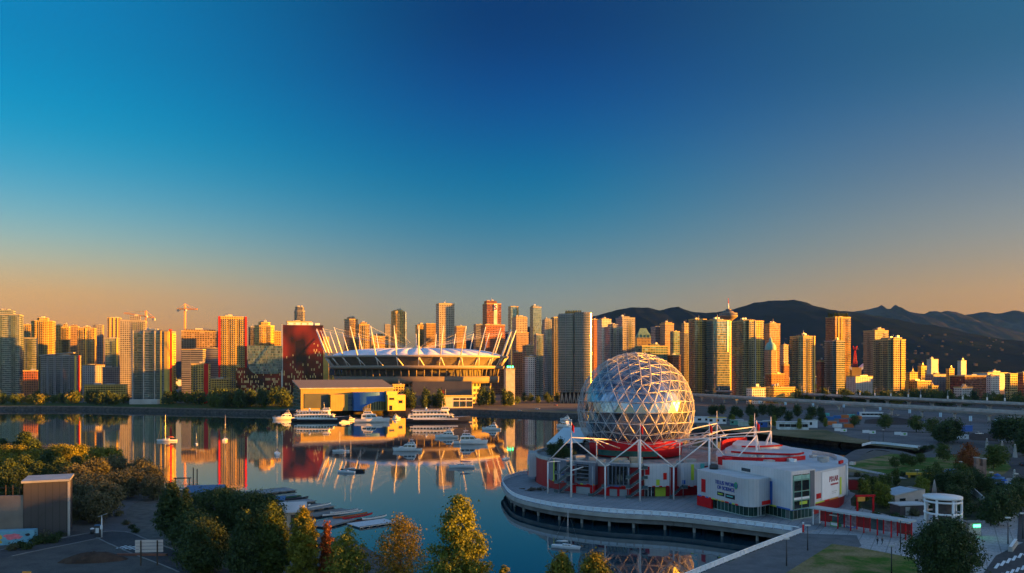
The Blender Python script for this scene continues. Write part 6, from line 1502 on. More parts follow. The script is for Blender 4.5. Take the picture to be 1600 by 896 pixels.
# boathouse, blue shed, pier posts
def shed(label, px, py, w, d_, h, rh, rz, wall, roof, name='shed', z=GZ, door=None):
    x, y = P(px, py, z); o = thing(name, label, 'shed', (x,y,z), radians(rz))
    mb = MB(); X, Yd = w/2, d_/2
    for p, q in (((-X,-Yd),(X,-Yd)),((X,-Yd),(X,Yd)),((X,Yd),(-X,Yd)),((-X,Yd),(-X,-Yd))): wallq(mb, p, q, 0, h, h)
    for s in (-1,1): mb.face([(s*X,-Yd*s*-1*-1,h),(s*X,Yd*s,h),(s*X,0,h+rh)] if False else ([(X,-Yd,h),(X,Yd,h),(X,0,h+rh)] if s > 0 else [(-X,Yd,h),(-X,-Yd,h),(-X,0,h+rh)]))
    mb.build('wall', wall, o); mb = MB(); e = .5
    for s in (-1,1):
        q = [(-X-e,s*(Yd+e),h-.15),(X+e,s*(Yd+e),h-.15),(X+e,0,h+rh+.12),(-X-e,0,h+rh+.12)]; q = q if s < 0 else q[::-1]; mb.face(q); mb.face([(a,b_,c-.18) for a,b_,c in q[::-1]])
    mb.build('roof', roof, o)
    mb = MB(); mb.box((w*.2,-Yd-.03,h*.42),(w*.22,.1,h*.8)); mb.build('door', door or dark_metal, o)
    mb = MB(); mb.box((-w*.22,-Yd-.03,h*.6),(w*.22,.1,h*.3)); mb.build('window', black_glass, o); return o
blue_roof = mat('blue_roofing', (.05,.13,.26), .5, var=.1); green_wall = mat('sea_green_wall', (.18,.30,.28), .6, var=.1)
shed('blue-roofed sea green shed on a float behind the dark round tree', 322, 786, 11, 6, 4.2, 1.6, 12, green_wall, blue_roof, z=.5)
shed('pale boathouse with a lit gable behind the poplar', 452, 826, 8, 7, 5.0, 1.8, 10, mat('boathouse_wall', (.48,.42,.34), .7, var=.1), roof_pale, name='boathouse', z=3)
shed('small dark blue hut on the middle dock', 436, 790, 3.2, 2.4, 2.2, .8, 8, blue_roof, blue_roof, name='hut', z=.46)
for i, (px, py, yt) in enumerate(((302,757,731),(308,757,733),(222,752,729),(227,752,731),(233,755,737),(189,742,727),(195,744,729),(200,748,737))):
    x, y = P(px, py, 0); hh_ = (py-yt)/K*y; mb = MB(); mb.tube((0,0,-1.5),(0,0,hh_),.22,0,8); q = mb.build('mooring_pile', bark, loc=(x,y,0)); tag(q, 'dark wooden mooring pile standing in the water by the left shore', 'pile', 'mooring piles by the left shore')
o = thing('gangway_pier', 'timber pier with a plank walkway reaching out left of the blue-roofed shed', 'pier', (*P(262,766,1), 0), radians(8)); mb = MB(); mb.box((0,0,1.6),(22,2.4,.25)); mb.build('walkway', dock_m, o)
for x in (-9,-4,1,6,10):
    mb = MB(); mb.tube((x,-1,-1.5),(x,-1,1.5),.16,0,6); mb.tube((x,1,-1.5),(x,1,1.5),.16,0,6); mb.build('trestle', bark, o)
mb = MB()
for s in (-1.15,1.15): mb.path([(x,s,2.7) for x in (-11,-5,0,5,11)], .05, n=4)
mb.build('handrail', bark, o)
o = thing('timber_gantry', 'small timber portal gantry standing at the end of the plank walkway', 'gantry', (*P(285,762,1), 1.7), radians(8)); mb = MB()
for x in (-2.4,2.4): mb.box((x,0,1.3),(.3,.3,2.6))
mb.build('post', bark, o); mb = MB(); mb.box((0,0,2.75),(6.2,1.2,.3)); mb.build('top_beam', bark, o)

# ---------------------------------------------------------------- near-left corner: streets, walls, sign boards
kerb_m = mat('kerb_stone', (.19,.185,.18), .8, var=.15)
sheet('service_yard', [P(-260,896),P(-200,850),P(0,830),P(100,805),P(160,800),P(175,812),P(180,850),P(255,856),P(330,880),P(360,930),P(200,1100),P(-200,1100)], GZ+.02, ground_mat('yard_gravel', [(.06,.055,.055),(.09,.085,.08),(.12,.11,.10)], .2))
left_road = smooth_line([P(-180,905),P(0,866),P(90,848),P(165,835),P(200,846),P(240,862),P(290,880),P(350,905)])
strip('street', left_road, 7.5, GZ+.045, asphalt)
strip('footpath', smooth_line([P(190,835),P(180,815),P(178,800),P(190,788),P(214,778),P(245,770)]), 6.5, GZ+.04, ground_mat('path_asphalt', [(.075,.075,.08),(.10,.10,.105),(.13,.13,.13)], .2))
Lp, Rp = ribbon_pts(left_road, 8.0)
for E, nm in ((Lp,'far'),(Rp,'near')):
    mb = MB(); ln = E[6:-4]
    for a, c in zip(ln, ln[1:]):
        v = Vector((c[0]-a[0], c[1]-a[1])); mb.box(((a[0]+c[0])/2,(a[1]+c[1])/2,GZ+.07),(v.length+.02,.3,.14),rz=atan2(v.y,v.x))
    structure('kerb', mb, kerb_m)
mb = MB(); c0 = P(204,855)
for i in range(6): p = (c0[0]-2.2+i*1.15, c0[1]+.3-i*.35); mb.box((p[0],p[1],GZ+.05),(.5,3.0,.006),rz=radians(-20))
structure('crosswalk', mb, white_paint)
o = thing('windowless_building', 'dark grey windowless building with a pale flat roof beside the olive trees', 'building', (*P(76,833), GZ), radians(24))
mb = MB(); mb.prism(footprint(9.4,11,'rect'), 0, 13.4, 0, 1); mb.build('wall', [ribbed('charcoal_cladding', (.05,.048,.05), 1.5, .5, .6), roof_pale], o)
mb = MB(); mb.box((0,0,13.6),(10.2,11.8,.5)); mb.build('roof_slab', mat('pale_coping', (.28,.30,.32), .5), o)
mb = MB(); mb.box((4.85,-5.2,6.6),(.5,.7,13.2)); mb.build('corner_post', concrete, o)
mb = MB()
for i in range(9): mb.box((-4+i*1.0,-5.56,2.5+i*.95),(1.0,.08,.16),ry=-.76)
mb.build('diagonal_seam', dark_metal, o)
o = thing('garden_wall', 'tall pale concrete wall with slender stakes along its top at the left edge', 'wall', (*P(12,842), GZ), radians(6))
mb = MB(); mb.box((-9,0,5.2),(26,.8,10.4)); mb.build('wall', mat('wall_render', (.19,.165,.14), .85, var=.2, scale=.3), o)
for i in range(14):
    mb = MB(); mb.box((-18+i*1.6,-.1,11.6),(.14,.14,2.6)); mb.build('stake', bark, o)
mb = MB(); mb.path([(-21,-.1,12.2),(4,-.1,12.2)], .05, n=4); mb.build('wire', dark_metal, o)
o = thing('painted_container', 'blue painted box with a pink and yellow mural below the pale wall', 'container', (*P(30,849), GZ), radians(13))
mb = MB(); mb.box((-1,0,1.6),(9,2.6,3.2)); mb.build('box', mat('mural_blue', (.13,.35,.48), .5, var=.15, scale=.6), o)
mb = MB(); mb.box((-5.6,0,1.6),(.25,2.7,3.3)); mb.build('end_panel', dark_metal, o)
def blob(mb, cx, cz, rx, rz_, n, sd, y):
    rn = random.Random(sd); mb.face([(cx+rx*cos(2*pi*i/n)*rn.uniform(.7,1.2), y, cz+rz_*sin(2*pi*i/n)*rn.uniform(.7,1.2)) for i in range(n)])
mb = MB(); blob(mb, -.9, 1.9, 1.9, .75, 18, 2, -1.33); mb.build('pink_patch', mat('mural_pink', (.65,.16,.22), .5, var=.2, scale=2), o)
mb = MB(); blob(mb, -3.6, 1.9, .6, .6, 12, 3, -1.33); blob(mb, -3.5, .8, .45, .4, 12, 4, -1.335); mb.build('yellow_patch', mat('mural_yellow', (.65,.42,.05), .5), o)
mb = MB(); blob(mb, 2.2, 2.2, .5, .35, 10, 5, -1.33); mb.build('dark_patch', hull_d, o)
o = thing('sign_board', 'back of a big white slatted board on two dark posts beside the street', 'sign', (*P(233,883), GZ), radians(4))
for x in (-1.6,1.7):
    mb = MB(); mb.box((x,-.15,2.6),(.22,.22,5.2)); mb.build('post', bark, o)
for k in range(4):
    mb = MB(); mb.box((0,0,3.0+k*.66),(5.6,.12,.56)); mb.build('slat', mat('slat_paint', (.60,.52,.48), .6, var=.08), o)
o = thing('solar_lamp', 'pale post with a tilted solar panel on top beside the street corner', 'lamp', (*P(159,839), GZ), 0)
mb = MB(); mb.tube((0,0,0),(0,0,5.2),.22,0,8,.12); mb.build('post', white_paint, o); mb = MB(); mb.box((.2,0,5.3),(1.9,1.1,.1),ry=-.35); mb.build('solar_panel', mat('panel_face', (.35,.42,.48), .25), o); mb = MB(); mb.box((0,-.15,2.4),(.5,.3,.9)); mb.build('control_box', white_paint, o)
o = thing('info_kiosk', 'small dark kiosk with a white notice left of the solar lamp post', 'kiosk', (*P(153,838), GZ), 0); mb = MB(); mb.box((0,0,1.3),(1.1,.6,2.6)); mb.build('body', dark_metal, o); mb = MB(); mb.box((0,-.33,1.5),(.8,.06,1.2)); mb.build('notice', white_paint, o); mb = MB(); mb.box((0,0,2.75),(1.4,.9,.2)); mb.build('roof', blue_roof, o)
o = thing('waste_bin', 'dark bin with a white lid standing left of the kiosk', 'bin', (*P(144,834), GZ), 0); mb = MB(); mb.tube((0,0,0),(0,0,1.2),.42,0,10,.46); mb.build('body', dark_metal, o); mb = MB(); mb.lathe([(.5,1.2),(.48,1.35),(.2,1.5),(.0,1.52)], n=12); mb.build('lid', white_paint, o)
mb = MB(); rn = random.Random(4); n_ = 22; rows = []
for j in range(6):
    r = 1-j/5.; rows.append([((6.8*r+.2)*cos(2*pi*i/n_)*(1+.15*noise.noise((i*.7,j,0))), (2.4*r+.1)*sin(2*pi*i/n_)*(1+.2*noise.noise((i*.9,j,3))), 1.9*(1-r*r)+.25*noise.noise((i*.8,j*.9,7))*(j>0)-(.1 if j == 0 else 0)) for i in range(n_)])
for a, c in zip(rows, rows[1:]):
    for i in range(n_): k = (i+1)%n_; mb.face([a[i],a[k],c[k],c[i]], smooth=True)
tag(mb.build('earth_mound', ground_mat('mound_earth', [(.03,.022,.018),(.06,.04,.03),(.09,.06,.045)], .5), loc=(*P(145,876), GZ), rz=.2), 'long heap of dark brown earth beside the street', 'mound')
mb = MB(); mb.box((0,0,.25),(11,.5,.5)); tag(mb.build('timber_edging', mat('edging_red', (.22,.09,.06), .8), loc=(*P(222,868), GZ), rz=-.02), 'reddish timber edging running behind the slatted board', 'edging')
for k, (px, py) in enumerate(((42,896),(54,900))):
    o = thing('marker_board', ('orange-lit marker board at the bottom left corner, the taller one','orange-lit marker board at the bottom left corner, the lower one')[k], 'sign', (*P(px,py+26), GZ), .2)
    mb = MB(); mb.box((0,0,1.2),(.12,.12,2.4)); mb.build('post', dark_metal, o); mb = MB(); mb.box((0,-.08,3.0-.9*k),(1.5,.08,1.0)); mb.build('board', mat('marker_orange', (.75,.35,.05), .5), o)
for k, (px, py, s) in enumerate(((8,846,.8),(30,856,.7),(58,850,.9),(70,846,1.0),(82,848,.9),(44,858,.7),(18,860,.7),(95,838,.6),(132,812,.7),(196,820,.55),(206,826,.5),(212,832,.5),(185,806,.7))):
    plant(bush if k % 3 else bush_o, *P(px,py), ('dark' if k % 3 else 'olive')+' shrub in the beds along the near-left street', s, 'shrubs along the near-left street')

# ---------------------------------------------------------------- near trees
know(None)
def near(label, env, px, ytop, w_px, Y, m, seed, ncl=270, nlf=60, leaf=.215, base=1.0, name='broadleaf_tree', fill=.5, clump=None, zb=GZ):
    h = wz(ytop, Y)-zb; w = w_px/K*Y; o = tree_proto(name, label, 'tree', env, w, h, base, ncl, nlf, leaf, m, seed, fill, 9, clump=clump or max(.5, min(1.5, w*.13)))
    o.location = (wx(px,Y), Y, zb); FIRST.add(o.name); return o
near('dark conifer-like tree right of the footpath, the taller of a pair', 'flame', 268, 752, 52, 186, leaf_dark, 31, base=1.6, name='columnar_tree')
near('dark slim tree close right of the taller footpath tree', 'flame', 291, 765, 34, 184, leaf_dark, 32, ncl=160, base=1.6, name='columnar_tree')
near('big dark round tree in front of the floating docks, left crown', 'round', 345, 764, 105, 194, leaf_dark, 33, ncl=420, base=.6)
near('big dark round tree in front of the floating docks, right crown', 'round', 400, 772, 84, 190, leaf_dark, 34, ncl=380, base=.6)
near('dark bushy tree left of the big round trees, above the street', 'egg', 305, 800, 80, 176, leaf_dark, 47, ncl=260, base=.3)
near('dark bushy tree filling the gap below the big round trees', 'egg', 320, 815, 90, 160, leaf_dark, 35, ncl=320, base=.3)
near('dark upright tree standing against the big round trees', 'flame', 384, 800, 62, 152, leaf_dark, 36, ncl=300, base=.5, name='columnar_tree')
near('upright tree with a gold-brown right side left of the boathouse', 'flame', 424, 786, 68, 154, leaf_green, 37, ncl=360, base=.5, name='columnar_tree')
near('tall dark poplar with golden flecks standing alone', 'column', 474, 793, 50, 150, leaf_gold, 38, ncl=280, base=.5, name='columnar_tree')
near('rust red pointed tree behind the lime green one', 'cone', 511, 818, 34, 152, leaf_rust, 39, ncl=150, base=.5, name='columnar_tree')
near('lime green feathery tree right of the rust red one', 'egg', 543, 826, 72, 146, leaf_lime, 40, ncl=220, nlf=34, base=.5, fill=.75)
near('amber autumn tree with an open spreading crown', 'egg', 626, 806, 100, 146, leaf_amber, 41, ncl=230, nlf=40, leaf=.17, base=.6, fill=.85, clump=1.5)
near('large yellow-green tree at the bottom centre', 'egg', 716, 779, 104, 125, leaf_lime, 42, ncl=300, nlf=64, leaf=.21, base=.8, fill=.5, clump=1.15)
near('golden tree top left of the pair under the pier', 'egg', 878, 864, 66, 122, leaf_gold, 43, ncl=170, base=.6)
near('golden tree top right of the pair under the pier', 'egg', 930, 866, 74, 121, leaf_gold, 44, ncl=190, base=.6)
near('small gold treetop between the large yellow-green tree and the pair', 'egg', 786, 884, 34, 120, leaf_gold, 45, ncl=90, base=.6)
near('large dark green tree with gold patches in front of the white round frame', 'spread', 1476, 812, 112, 150, leaf_dark, 46, ncl=420, base=.6, fill=.6)
G3 = 'olive grey trees along the left footpath'
olive_t = tree_proto('olive_tree', 'olive grey rounded tree', 'tree', 'round', 9, 9, 1.2, 150, 34, .30, leaf_olive, 51, limbs=6, clump=1.5)
goldn = tree_proto('broadleaf_tree', 'gold-lit rounded tree', 'tree', 'round', 9, 9, 1.0, 140, 34, .32, leaf_gold, 52, limbs=6, clump=1.5)
dkn = tree_proto('broadleaf_tree', 'dark green bushy tree', 'tree', 'egg', 8, 10, 1.0, 140, 34, .32, leaf_dark, 53, limbs=6, clump=1.5)
know(None)
for px, ytop, Y, s in ((120,772,225,1.0),(140,765,235,1.05),(165,775,222,1.0),(150,790,212,.85),(185,768,250,.95),(205,765,255,.95),(222,752,285,.95),(235,760,268,.9),(120,755,262,1.0),(150,752,280,1.0),(180,748,290,1.0),(240,772,250,.8),(112,800,212,.75)):
    plant(olive_t, wx(px,Y), Y, 'olive grey rounded tree in the thicket along the left footpath', s, G3)
for px, Y, s in ((8,330,1.0),(30,335,.95),(55,325,.9),(85,330,1.0),(105,330,1.0),(122,335,1.0),(150,318,1.05),(172,316,1.05),(-15,320,1.0),(62,300,.8),(20,300,.9),(97,345,.9)):
    plant(goldn, wx(px,Y), Y, 'gold-lit rounded tree above the left thicket by the water', s, 'gold-lit trees by the left shore')
for px, Y, s in ((38,350,1.3),(5,352,1.0),(55,345,1.0),(75,300,1.0),(40,285,1.0),(15,270,1.0),(60,262,1.0),(90,280,.95),(118,300,.8),(5,240,1.0),(30,250,1.0),(-20,250,1.0),(-15,280,1.0),(105,270,.9)):
    plant(dkn, wx(px,Y), Y, 'dark green bushy tree in the left thicket behind the windowless building', s, 'dark trees of the left thicket')
# ---------------------------------------------------------------- right side: plaza, lawns, paths, park
lawn = ground_mat('lawn', [(.028,.055,.010),(.045,.08,.014),(.06,.085,.022)], .12)
lawn_dry = ground_mat('lawn_dry', [(.020,.085,.002),(.045,.115,.004),(.22,.165,.07),(.30,.24,.12)], .09, pos=[.30,.45,.56,.70])
sheet('plaza', [(71.4,199),(37.3,159),(34,150),(60,140),(150,140),(190,200),(165,245),(140,268),(112,300),(96,300),(104,262),(96,238)], GZ+.03, paving)
sheet('boardwalk', [(70.8,198.4),(37.0,158.6),(30,148),(44,143),(52,155),(80,184),(84,196)], GZ+.055, ground_mat('boardwalk_boards', [(.10,.105,.11),(.13,.135,.14),(.16,.165,.17)], .3))
sheet('front_lawn', [P(1225,897),P(1300,850),P(1340,855),P(1428,872),P(1440,905),P(1470,960),P(1280,960)], GZ+.07, lawn_dry)
sheet('park_lawn', [P(1318,737),P(1335,722),P(1392,709),P(1450,712),P(1540,710),P(1590,722),P(1568,742),P(1530,746),P(1440,741),P(1392,742)], GZ+.05, lawn_dry)
sheet('park_ground', [P(1325,742),P(1395,748),P(1440,741),P(1560,746),P(1580,760),P(1560,800),P(1520,815),P(1440,800),P(1390,805),P(1330,790)], GZ+.045, ground_mat('park_planting', [(.02,.03,.012),(.04,.05,.02),(.07,.06,.045)], .2))
strip('park_path', smooth_line([P(1300,726),P(1325,718),P(1352,703),P(1392,704),P(1440,714),P(1500,705),P(1560,700)]), 7, GZ+.09, MATS['path_asphalt'])
strip('park_path', smooth_line([P(1312,727),P(1345,734),P(1380,741),P(1410,748)]), 4, GZ+.09, paving)
strip('park_road', smooth_line([P(1500,690),P(1555,705),P(1590,722),P(1612,750),P(1620,790),P(1625,850)]), 9, GZ+.085, asphalt)
strip('curved_path', smooth_line([P(1585,748),P(1578,765),P(1555,790),P(1570,770)][:3]), 5, GZ+.095, paving)
sheet('corner_road', [P(1530,905),P(1556,868),P(1610,842),P(1680,842),P(1680,930),P(1530,930)], GZ+.05, asphalt)
mb = MB()
for i in range(9):
    a = P(1558+i*9, 884-i*4.0); mb.box((a[0],a[1],GZ+.06),(.55,5.5,.006),rz=radians(-38))
for i in range(8):
    a = P(1556+i*8.5, 902-i*3.0); mb.box((a[0],a[1],GZ+.06),(.5,4.5,.006),rz=radians(-38))
structure('crosswalk', mb, white_paint)
sheet('construction_lot', [P(1110,650),P(1200,640),P(1330,638),P(1480,646),P(1610,668),P(1620,690),P(1545,692),P(1480,688),P(1440,700),P(1330,683),P(1290,668),P(1110,662)], GZ+.035, ground_mat('lot_asphalt', [(.085,.085,.09),(.13,.13,.135),(.17,.165,.16)], .04))
sheet('inlet_bank_grass', [P(1088,664),P(1180,668),P(1290,672),P(1330,684),P(1438,700),P(1436,703.5),P(1330,692),P(1200,679),P(1090,669.5)], GZ+.03, dry)
sheet('dark_soil', [P(1352,656),P(1400,652),P(1440,659),P(1435,664),P(1390,664),P(1350,662)], GZ+.07, ground_mat('dark_soil', [(.02,.015,.014),(.035,.025,.022),(.05,.04,.035)], .2))
sheet('dark_soil', [P(1505,684),P(1520,677),P(1556,678),P(1560,690),P(1520,688)], GZ+.07, MATS['dark_soil'])
railing('white railing along the inlet wall of the park path', [P(1347,697.5),P(1362,693.5),P(1380,694.5),P(1440,701)], GZ, 3.0, 1.2)
# entrance canopy with ticket booths
a, c = Vector((79.0,211.0)), Vector((95.0,190.5)); dv = (c-a); rzc = atan2(dv.y, dv.x); Lc = dv.length
o = thing('entrance_canopy', 'long flat pale canopy on red posts leading from the hall entrance across the plaza', 'canopy', ((a.x+c.x)/2, (a.y+c.y)/2, GZ+.1), rzc)
mb = MB(); mb.box((0,0,4.3),(Lc,4.2,.35)); mb.build('canopy_roof', mat('canopy_metal', (.42,.46,.47), .45, metal=.2, var=.1), o)
for i in range(8):
    for s in (-1.5,1.5):
        mb = MB(); x = -Lc/2+1+i*(Lc-2)/7; mb.box((x,s,2.05),(.22,.22,4.1)); mb.build('post', red_panel if i else white_paint, o)
for i in range(7):
    mb = MB(); x = -Lc/2+1+(i+.5)*(Lc-2)/7; mb.box((x,1.5,2.0),((Lc-2)/7-.4,.1,2.6)); mb.build('screen_panel', [red_dk, rail_glass, mat('picture_mixed', (.25,.16,.2), .5, var=.5, scale=1.5)][i%3], o)
for k, (px, py, m, lb) in enumerate(((1306,822,mat('booth_green', (.05,.30,.10), .5),'green and white ticket booth under the canopy, nearest the hall'),(1331,824,blue_p,'blue and white ticket booth under the canopy, farther from the hall'))):
    o = thing('ticket_booth', lb, 'booth', (*P(px,py), GZ+.05), rzc); mb = MB(); mb.box((0,0,.55),(2.2,1.6,1.1)); mb.build('counter', m, o); mb = MB(); mb.box((0,.3,1.9),(2.0,.9,1.6)); mb.build('glass_box', rail_glass, o); mb = MB(); mb.box((0,0,2.8),(2.5,2.0,.2)); mb.build('roof', white_paint, o); mb = MB(); mb.box((0,-.82,.6),(1.8,.05,.7)); mb.build('front_panel', white_paint, o)
# white round frame
xc, yc = P(1473,837); o = thing('round_pergola', 'white open cylindrical frame with a flat disc roof behind the large dark tree', 'pergola', (xc, yc, GZ), 0)
wf = mat('pergola_white', (.74,.74,.75), .4, var=.04); Rr = 4.0
mb = MB(); mb.lathe([(0,9.75),(Rr+.35,9.75),(Rr+.35,9.2),(0,9.2)], n=40); mb.build('disc_roof', wf, o)
for z in (2.6, 5.5, 8.3):
    mb = MB(); mb.lathe([(Rr-.18,z),(Rr+.2,z),(Rr+.2,z+.42),(Rr-.18,z+.42),(Rr-.18,z)], n=40); mb.build('ring', wf, o)
for i in range(7):
    a_ = 2*pi*(i+.35)/7; mb = MB(); mb.tube((Rr*cos(a_),Rr*sin(a_),0),(Rr*cos(a_),Rr*sin(a_),9.3),.3,0,10); mb.build('column', wf, o)
mb = MB(); mb.lathe([(3.2,0),(3.2,2.5)], n=24); mb.lathe([(2.2,2.5),(2.2,9.1)], n=20); mb.build('dark_core', mat('core_mesh', (.07,.06,.06), .8, var=.4, scale=1), o)
o = thing('neon_kiosk', 'grey kiosk with a green lit sign beside the white round frame', 'kiosk', (*P(1517,836), GZ), .2); mb = MB(); mb.box((0,0,1.6),(3.6,2.4,3.2)); mb.build('body', concrete, o); mb = MB(); mb.box((.6,-1.25,2.5),(1.9,.1,.6)); mb.build('lit_sign', mat('sign_green', (.02,.5,.1), .4, emit=((.04,1,.2),1.6)), o); mb = MB(); mb.box((0,0,3.3),(4.0,2.8,.2)); mb.build('roof', concrete_dark, o)
o = thing('barrier_wall', 'pale sloping concrete barrier beside the crossing', 'barrier', (*P(1583,856), GZ), radians(52)); mb = MB(); q = [(-5,0),(5,0)]
for i in range(10):
    mb.box((-4.5+i,0,.4),(.96,.9,.8)); mb.box((-4.5+i,0,.95),(.96,.5,.35))
mb.build('blocks', concrete, o); mb = MB(); mb.box((0,0,1.18),(10,.6,.1)); mb.build('top_rail', white_paint, o)
# park buildings and play equipment
x, y = P(1410,790); o = thing('playground_house', 'pale house with a slanted blue-grey roof among the park trees', 'house', (x,y,GZ), radians(14)); mb = MB(); X, Yd = 5.2, 3.2
wallq(mb, (-X,-Yd), (X,-Yd), 0, 3.6, 5.2); wallq(mb, (X,-Yd), (X,Yd), 0, 5.2, 5.2); wallq(mb, (X,Yd), (-X,Yd), 0, 5.2, 3.6); wallq(mb, (-X,Yd), (-X,-Yd), 0, 3.6, 3.6); mb.build('wall', mat('house_render', (.48,.42,.38), .7, var=.1), o)
mb = MB(); q = [(-X-.5,-Yd-.5,3.6),(X-3.0,-Yd-.5,5.0),(X-3.0,Yd+.5,5.0),(-X-.5,Yd+.5,3.6)]; mb.face([(a,b_,c_+.3) for a,b_,c_ in q]); mb.face(q[::-1])
for i in range(4): p, r = q[i], q[(i+1)%4]; mb.face([p,r,(r[0],r[1],r[2]+.3),(p[0],p[1],p[2]+.3)])
mb.build('roof', mat('slate_blue_roof', (.36,.42,.48), .5, var=.1), o); mb = MB(); mb.box((-2.6,-Yd-.04,2.4),(2.0,.1,.8)); mb.build('window', black_glass, o); mb = MB(); mb.box((2.2,-Yd-.04,1.2),(1.1,.1,2.3)); mb.build('door', dark_metal, o)
x, y = P(1420,803); o = thing('park_shed', 'low dark shed with a pale flat roof in front of the playground house', 'shed', (x,y,GZ), radians(10)); mb = MB(); mb.box((0,0,1.4),(8.5,4.5,2.8)); mb.build('wall', mat('shed_dark', (.07,.05,.05), .7, var=.2), o); mb = MB(); mb.box((0,0,2.95),(9.2,5.2,.3)); mb.build('roof', roof_pale, o); mb = MB(); mb.box((-2,-2.3,1.3),(1.4,.1,2.2)); mb.build('door', concrete, o)
x, y = P(1352,804); o = thing('red_gateway', 'red timber gateway with an orange swing frame beside the hall', 'gateway', (x,y,GZ), radians(8))
for s in (-2.4,2.4):
    mb = MB(); mb.box((s,0,2.7),(.4,.4,5.4)); mb.build('post', red_panel, o)
mb = MB(); mb.box((0,0,5.3),(5.8,.6,.5)); mb.build('beam', red_panel, o); mb = MB(); mb.box((-1.4,-.2,4.4),(2.2,.4,1.2)); mb.build('orange_panel', orange_p, o)
x, y = P(1338,764); o = thing('red_hut', 'dark red hut behind the far corner of the hall', 'hut', (x,y,GZ), 0); mb = MB(); mb.box((0,0,1.7),(6.5,4,3.4)); mb.build('wall', red_dk, o); mb = MB(); mb.box((0,0,3.55),(7,4.5,.3)); mb.build('roof', concrete_dark, o); mb = MB(); mb.box((1.2,-2.05,1.2),(1.2,.1,2.2)); mb.build('door', dark_metal, o)
x, y = P(1460,776); o = thing('closed_umbrella', 'closed cream umbrella standing among the dark park trees', 'umbrella', (x,y,GZ)); mb = MB(); mb.lathe([(.15,.8),(.75,1.2),(.62,2.4),(.4,4.0),(.12,5.4),(0,5.5)], n=12); mb.build('canopy', mat('umbrella_cream', (.55,.44,.38), .7, var=.1), o); mb = MB(); mb.tube((0,0,0),(0,0,1.2),.06); mb.build('pole', white_paint, o)
x, y = P(1455,747); o = thing('yellow_bridge', 'yellow beam footbridge over the blue play pools', 'footbridge', (x,y,GZ+.1), radians(-4)); mb = MB(); mb.box((0,0,1.5),(18,1.2,.9)); mb.build('beam', mat('bridge_yellow', (.60,.36,.02), .5, var=.1), o)
for s in (-8,-3,3,8):
    mb = MB(); mb.box((s,0,.55),(.5,.9,1.1)); mb.build('leg', MATS['bridge_yellow'], o)
mb = MB()
for i in range(10): mb.box((-8.5+i*1.9,.55,2.3),(.08,.08,.8))
mb.box((0,.55,2.7),(18,.08,.08)); mb.build('handrail', dark_metal, o)
blue_t = mat('pool_blue', (.03,.16,.40), .4, var=.3, scale=.6)
for k, (px, py, w, d_, rz) in enumerate(((1462,737,9,5,.1),(1496,736,8,5,-.2),(1556,748,7,4,.3),(1490,744,10,4,0.0),(1567,757,6,3,.1))):
    x, y = P(px,py); o = thing('play_pool', ['blue play pool behind the yellow footbridge, left one','blue play pool behind the yellow footbridge, right one','blue play pool beside the brick chimney','long blue play pool in front of the right pool','small blue play pool nearest the park road'][k], 'pool', (x,y,GZ+.08), rz)
    mb = MB(); mb.prism([(w*.5*cos(2*pi*i/14)*(1+.15*sin(i*2.1)), d_*.5*sin(2*pi*i/14)*(1+.15*cos(i*1.7))) for i in range(14)], 0, .5, 0); mb.build('basin', blue_t, o)
    mb = MB(); mb.lathe([(0,1.9),(w*.16,1.4),(w*.17,1.2)], c=(w*.1,0), n=8); mb.tube((w*.1,0,.4),(w*.1,0,1.4),.08); mb.build('shade', blue_p, o)
x, y = P(1531,748); o = thing('brick_chimney', 'pair of old brick-red towers joined at the base in the park', 'chimney', (x,y,GZ)); mb = MB()
mb.box((-1.2,0,3.9),(1.3,1.6,7.8)); mb.box((1.3,0,3.7),(1.3,1.6,7.4)); mb.box((0,0,2.4),(2.0,1.3,4.8)); mb.build('shaft', mat('old_brick', (.24,.15,.12), .85, var=.3, scale=.8), o); mb = MB(); mb.box((-1.2,0,7.9),(1.6,1.9,.3)); mb.box((1.3,0,7.5),(1.6,1.9,.3)); mb.build('cap', concrete, o)
for k, (px, py, h_) in enumerate(((1542,703,5.0),(1566,709,5.2),(1586,715,5.4),(1585,762,5.4))):
    x, y = P(px,py); o = thing('stone_obelisk', ['pale stone obelisk by the park road, farthest from the hall','pale stone obelisk by the park road, in the middle','pale stone obelisk by the park road, near the right edge','pale stone obelisk standing nearest, right of the curved path'][k], 'obelisk', (x,y,GZ)); mb = MB()
    for r0, z0, r1, z1 in ((.75,0,.65,1.4),(.55,1.4,.34,h_),(.34,h_,0.02,h_+.5)):
        b4 = [(r0*sx_,r0*sy_,z0) for sx_,sy_ in ((-1,-1),(1,-1),(1,1),(-1,1))]; t4 = [(r1*sx_,r1*sy_,z1) for sx_,sy_ in ((-1,-1),(1,-1),(1,1),(-1,1))]
        for i in range(4): mb.face([b4[i],b4[(i+1)%4],t4[(i+1)%4],t4[i]])
        if z1 == 1.4: mb.face([(x_*1.0,y_*1.0,z_) for x_,y_,z_ in t4])
    mb.build('shaft', concrete, o); mb = MB(); mb.lathe([(0,h_+.95),(.28,h_+.75),(.28,h_+.5),(0,h_+.4)], n=8); mb.build('lamp_globe', lamp_head, o)
o = thing('garden_retaining_wall', 'curved pale concrete wall with a red end beside the right-hand path', 'wall', (*P(1535,790), GZ)); mb = MB(); L0 = P(1535,790)
pp = smooth_line([P(1512,766),P(1524,775),P(1540,788),P(1552,803)], 5); pp = [(x-L0[0], y-L0[1]) for x, y in pp]
for i, (a, c) in enumerate(zip(pp, pp[1:])):
    v = Vector((c[0]-a[0], c[1]-a[1])); mb.box(((a[0]+c[0])/2,(a[1]+c[1])/2,1.3-.05*i),(v.length+.02,.4,2.6-.1*i),rz=atan2(v.y,v.x),m=1 if i >= 10 else 0)
mb.build('wall', [concrete, red_panel], o)
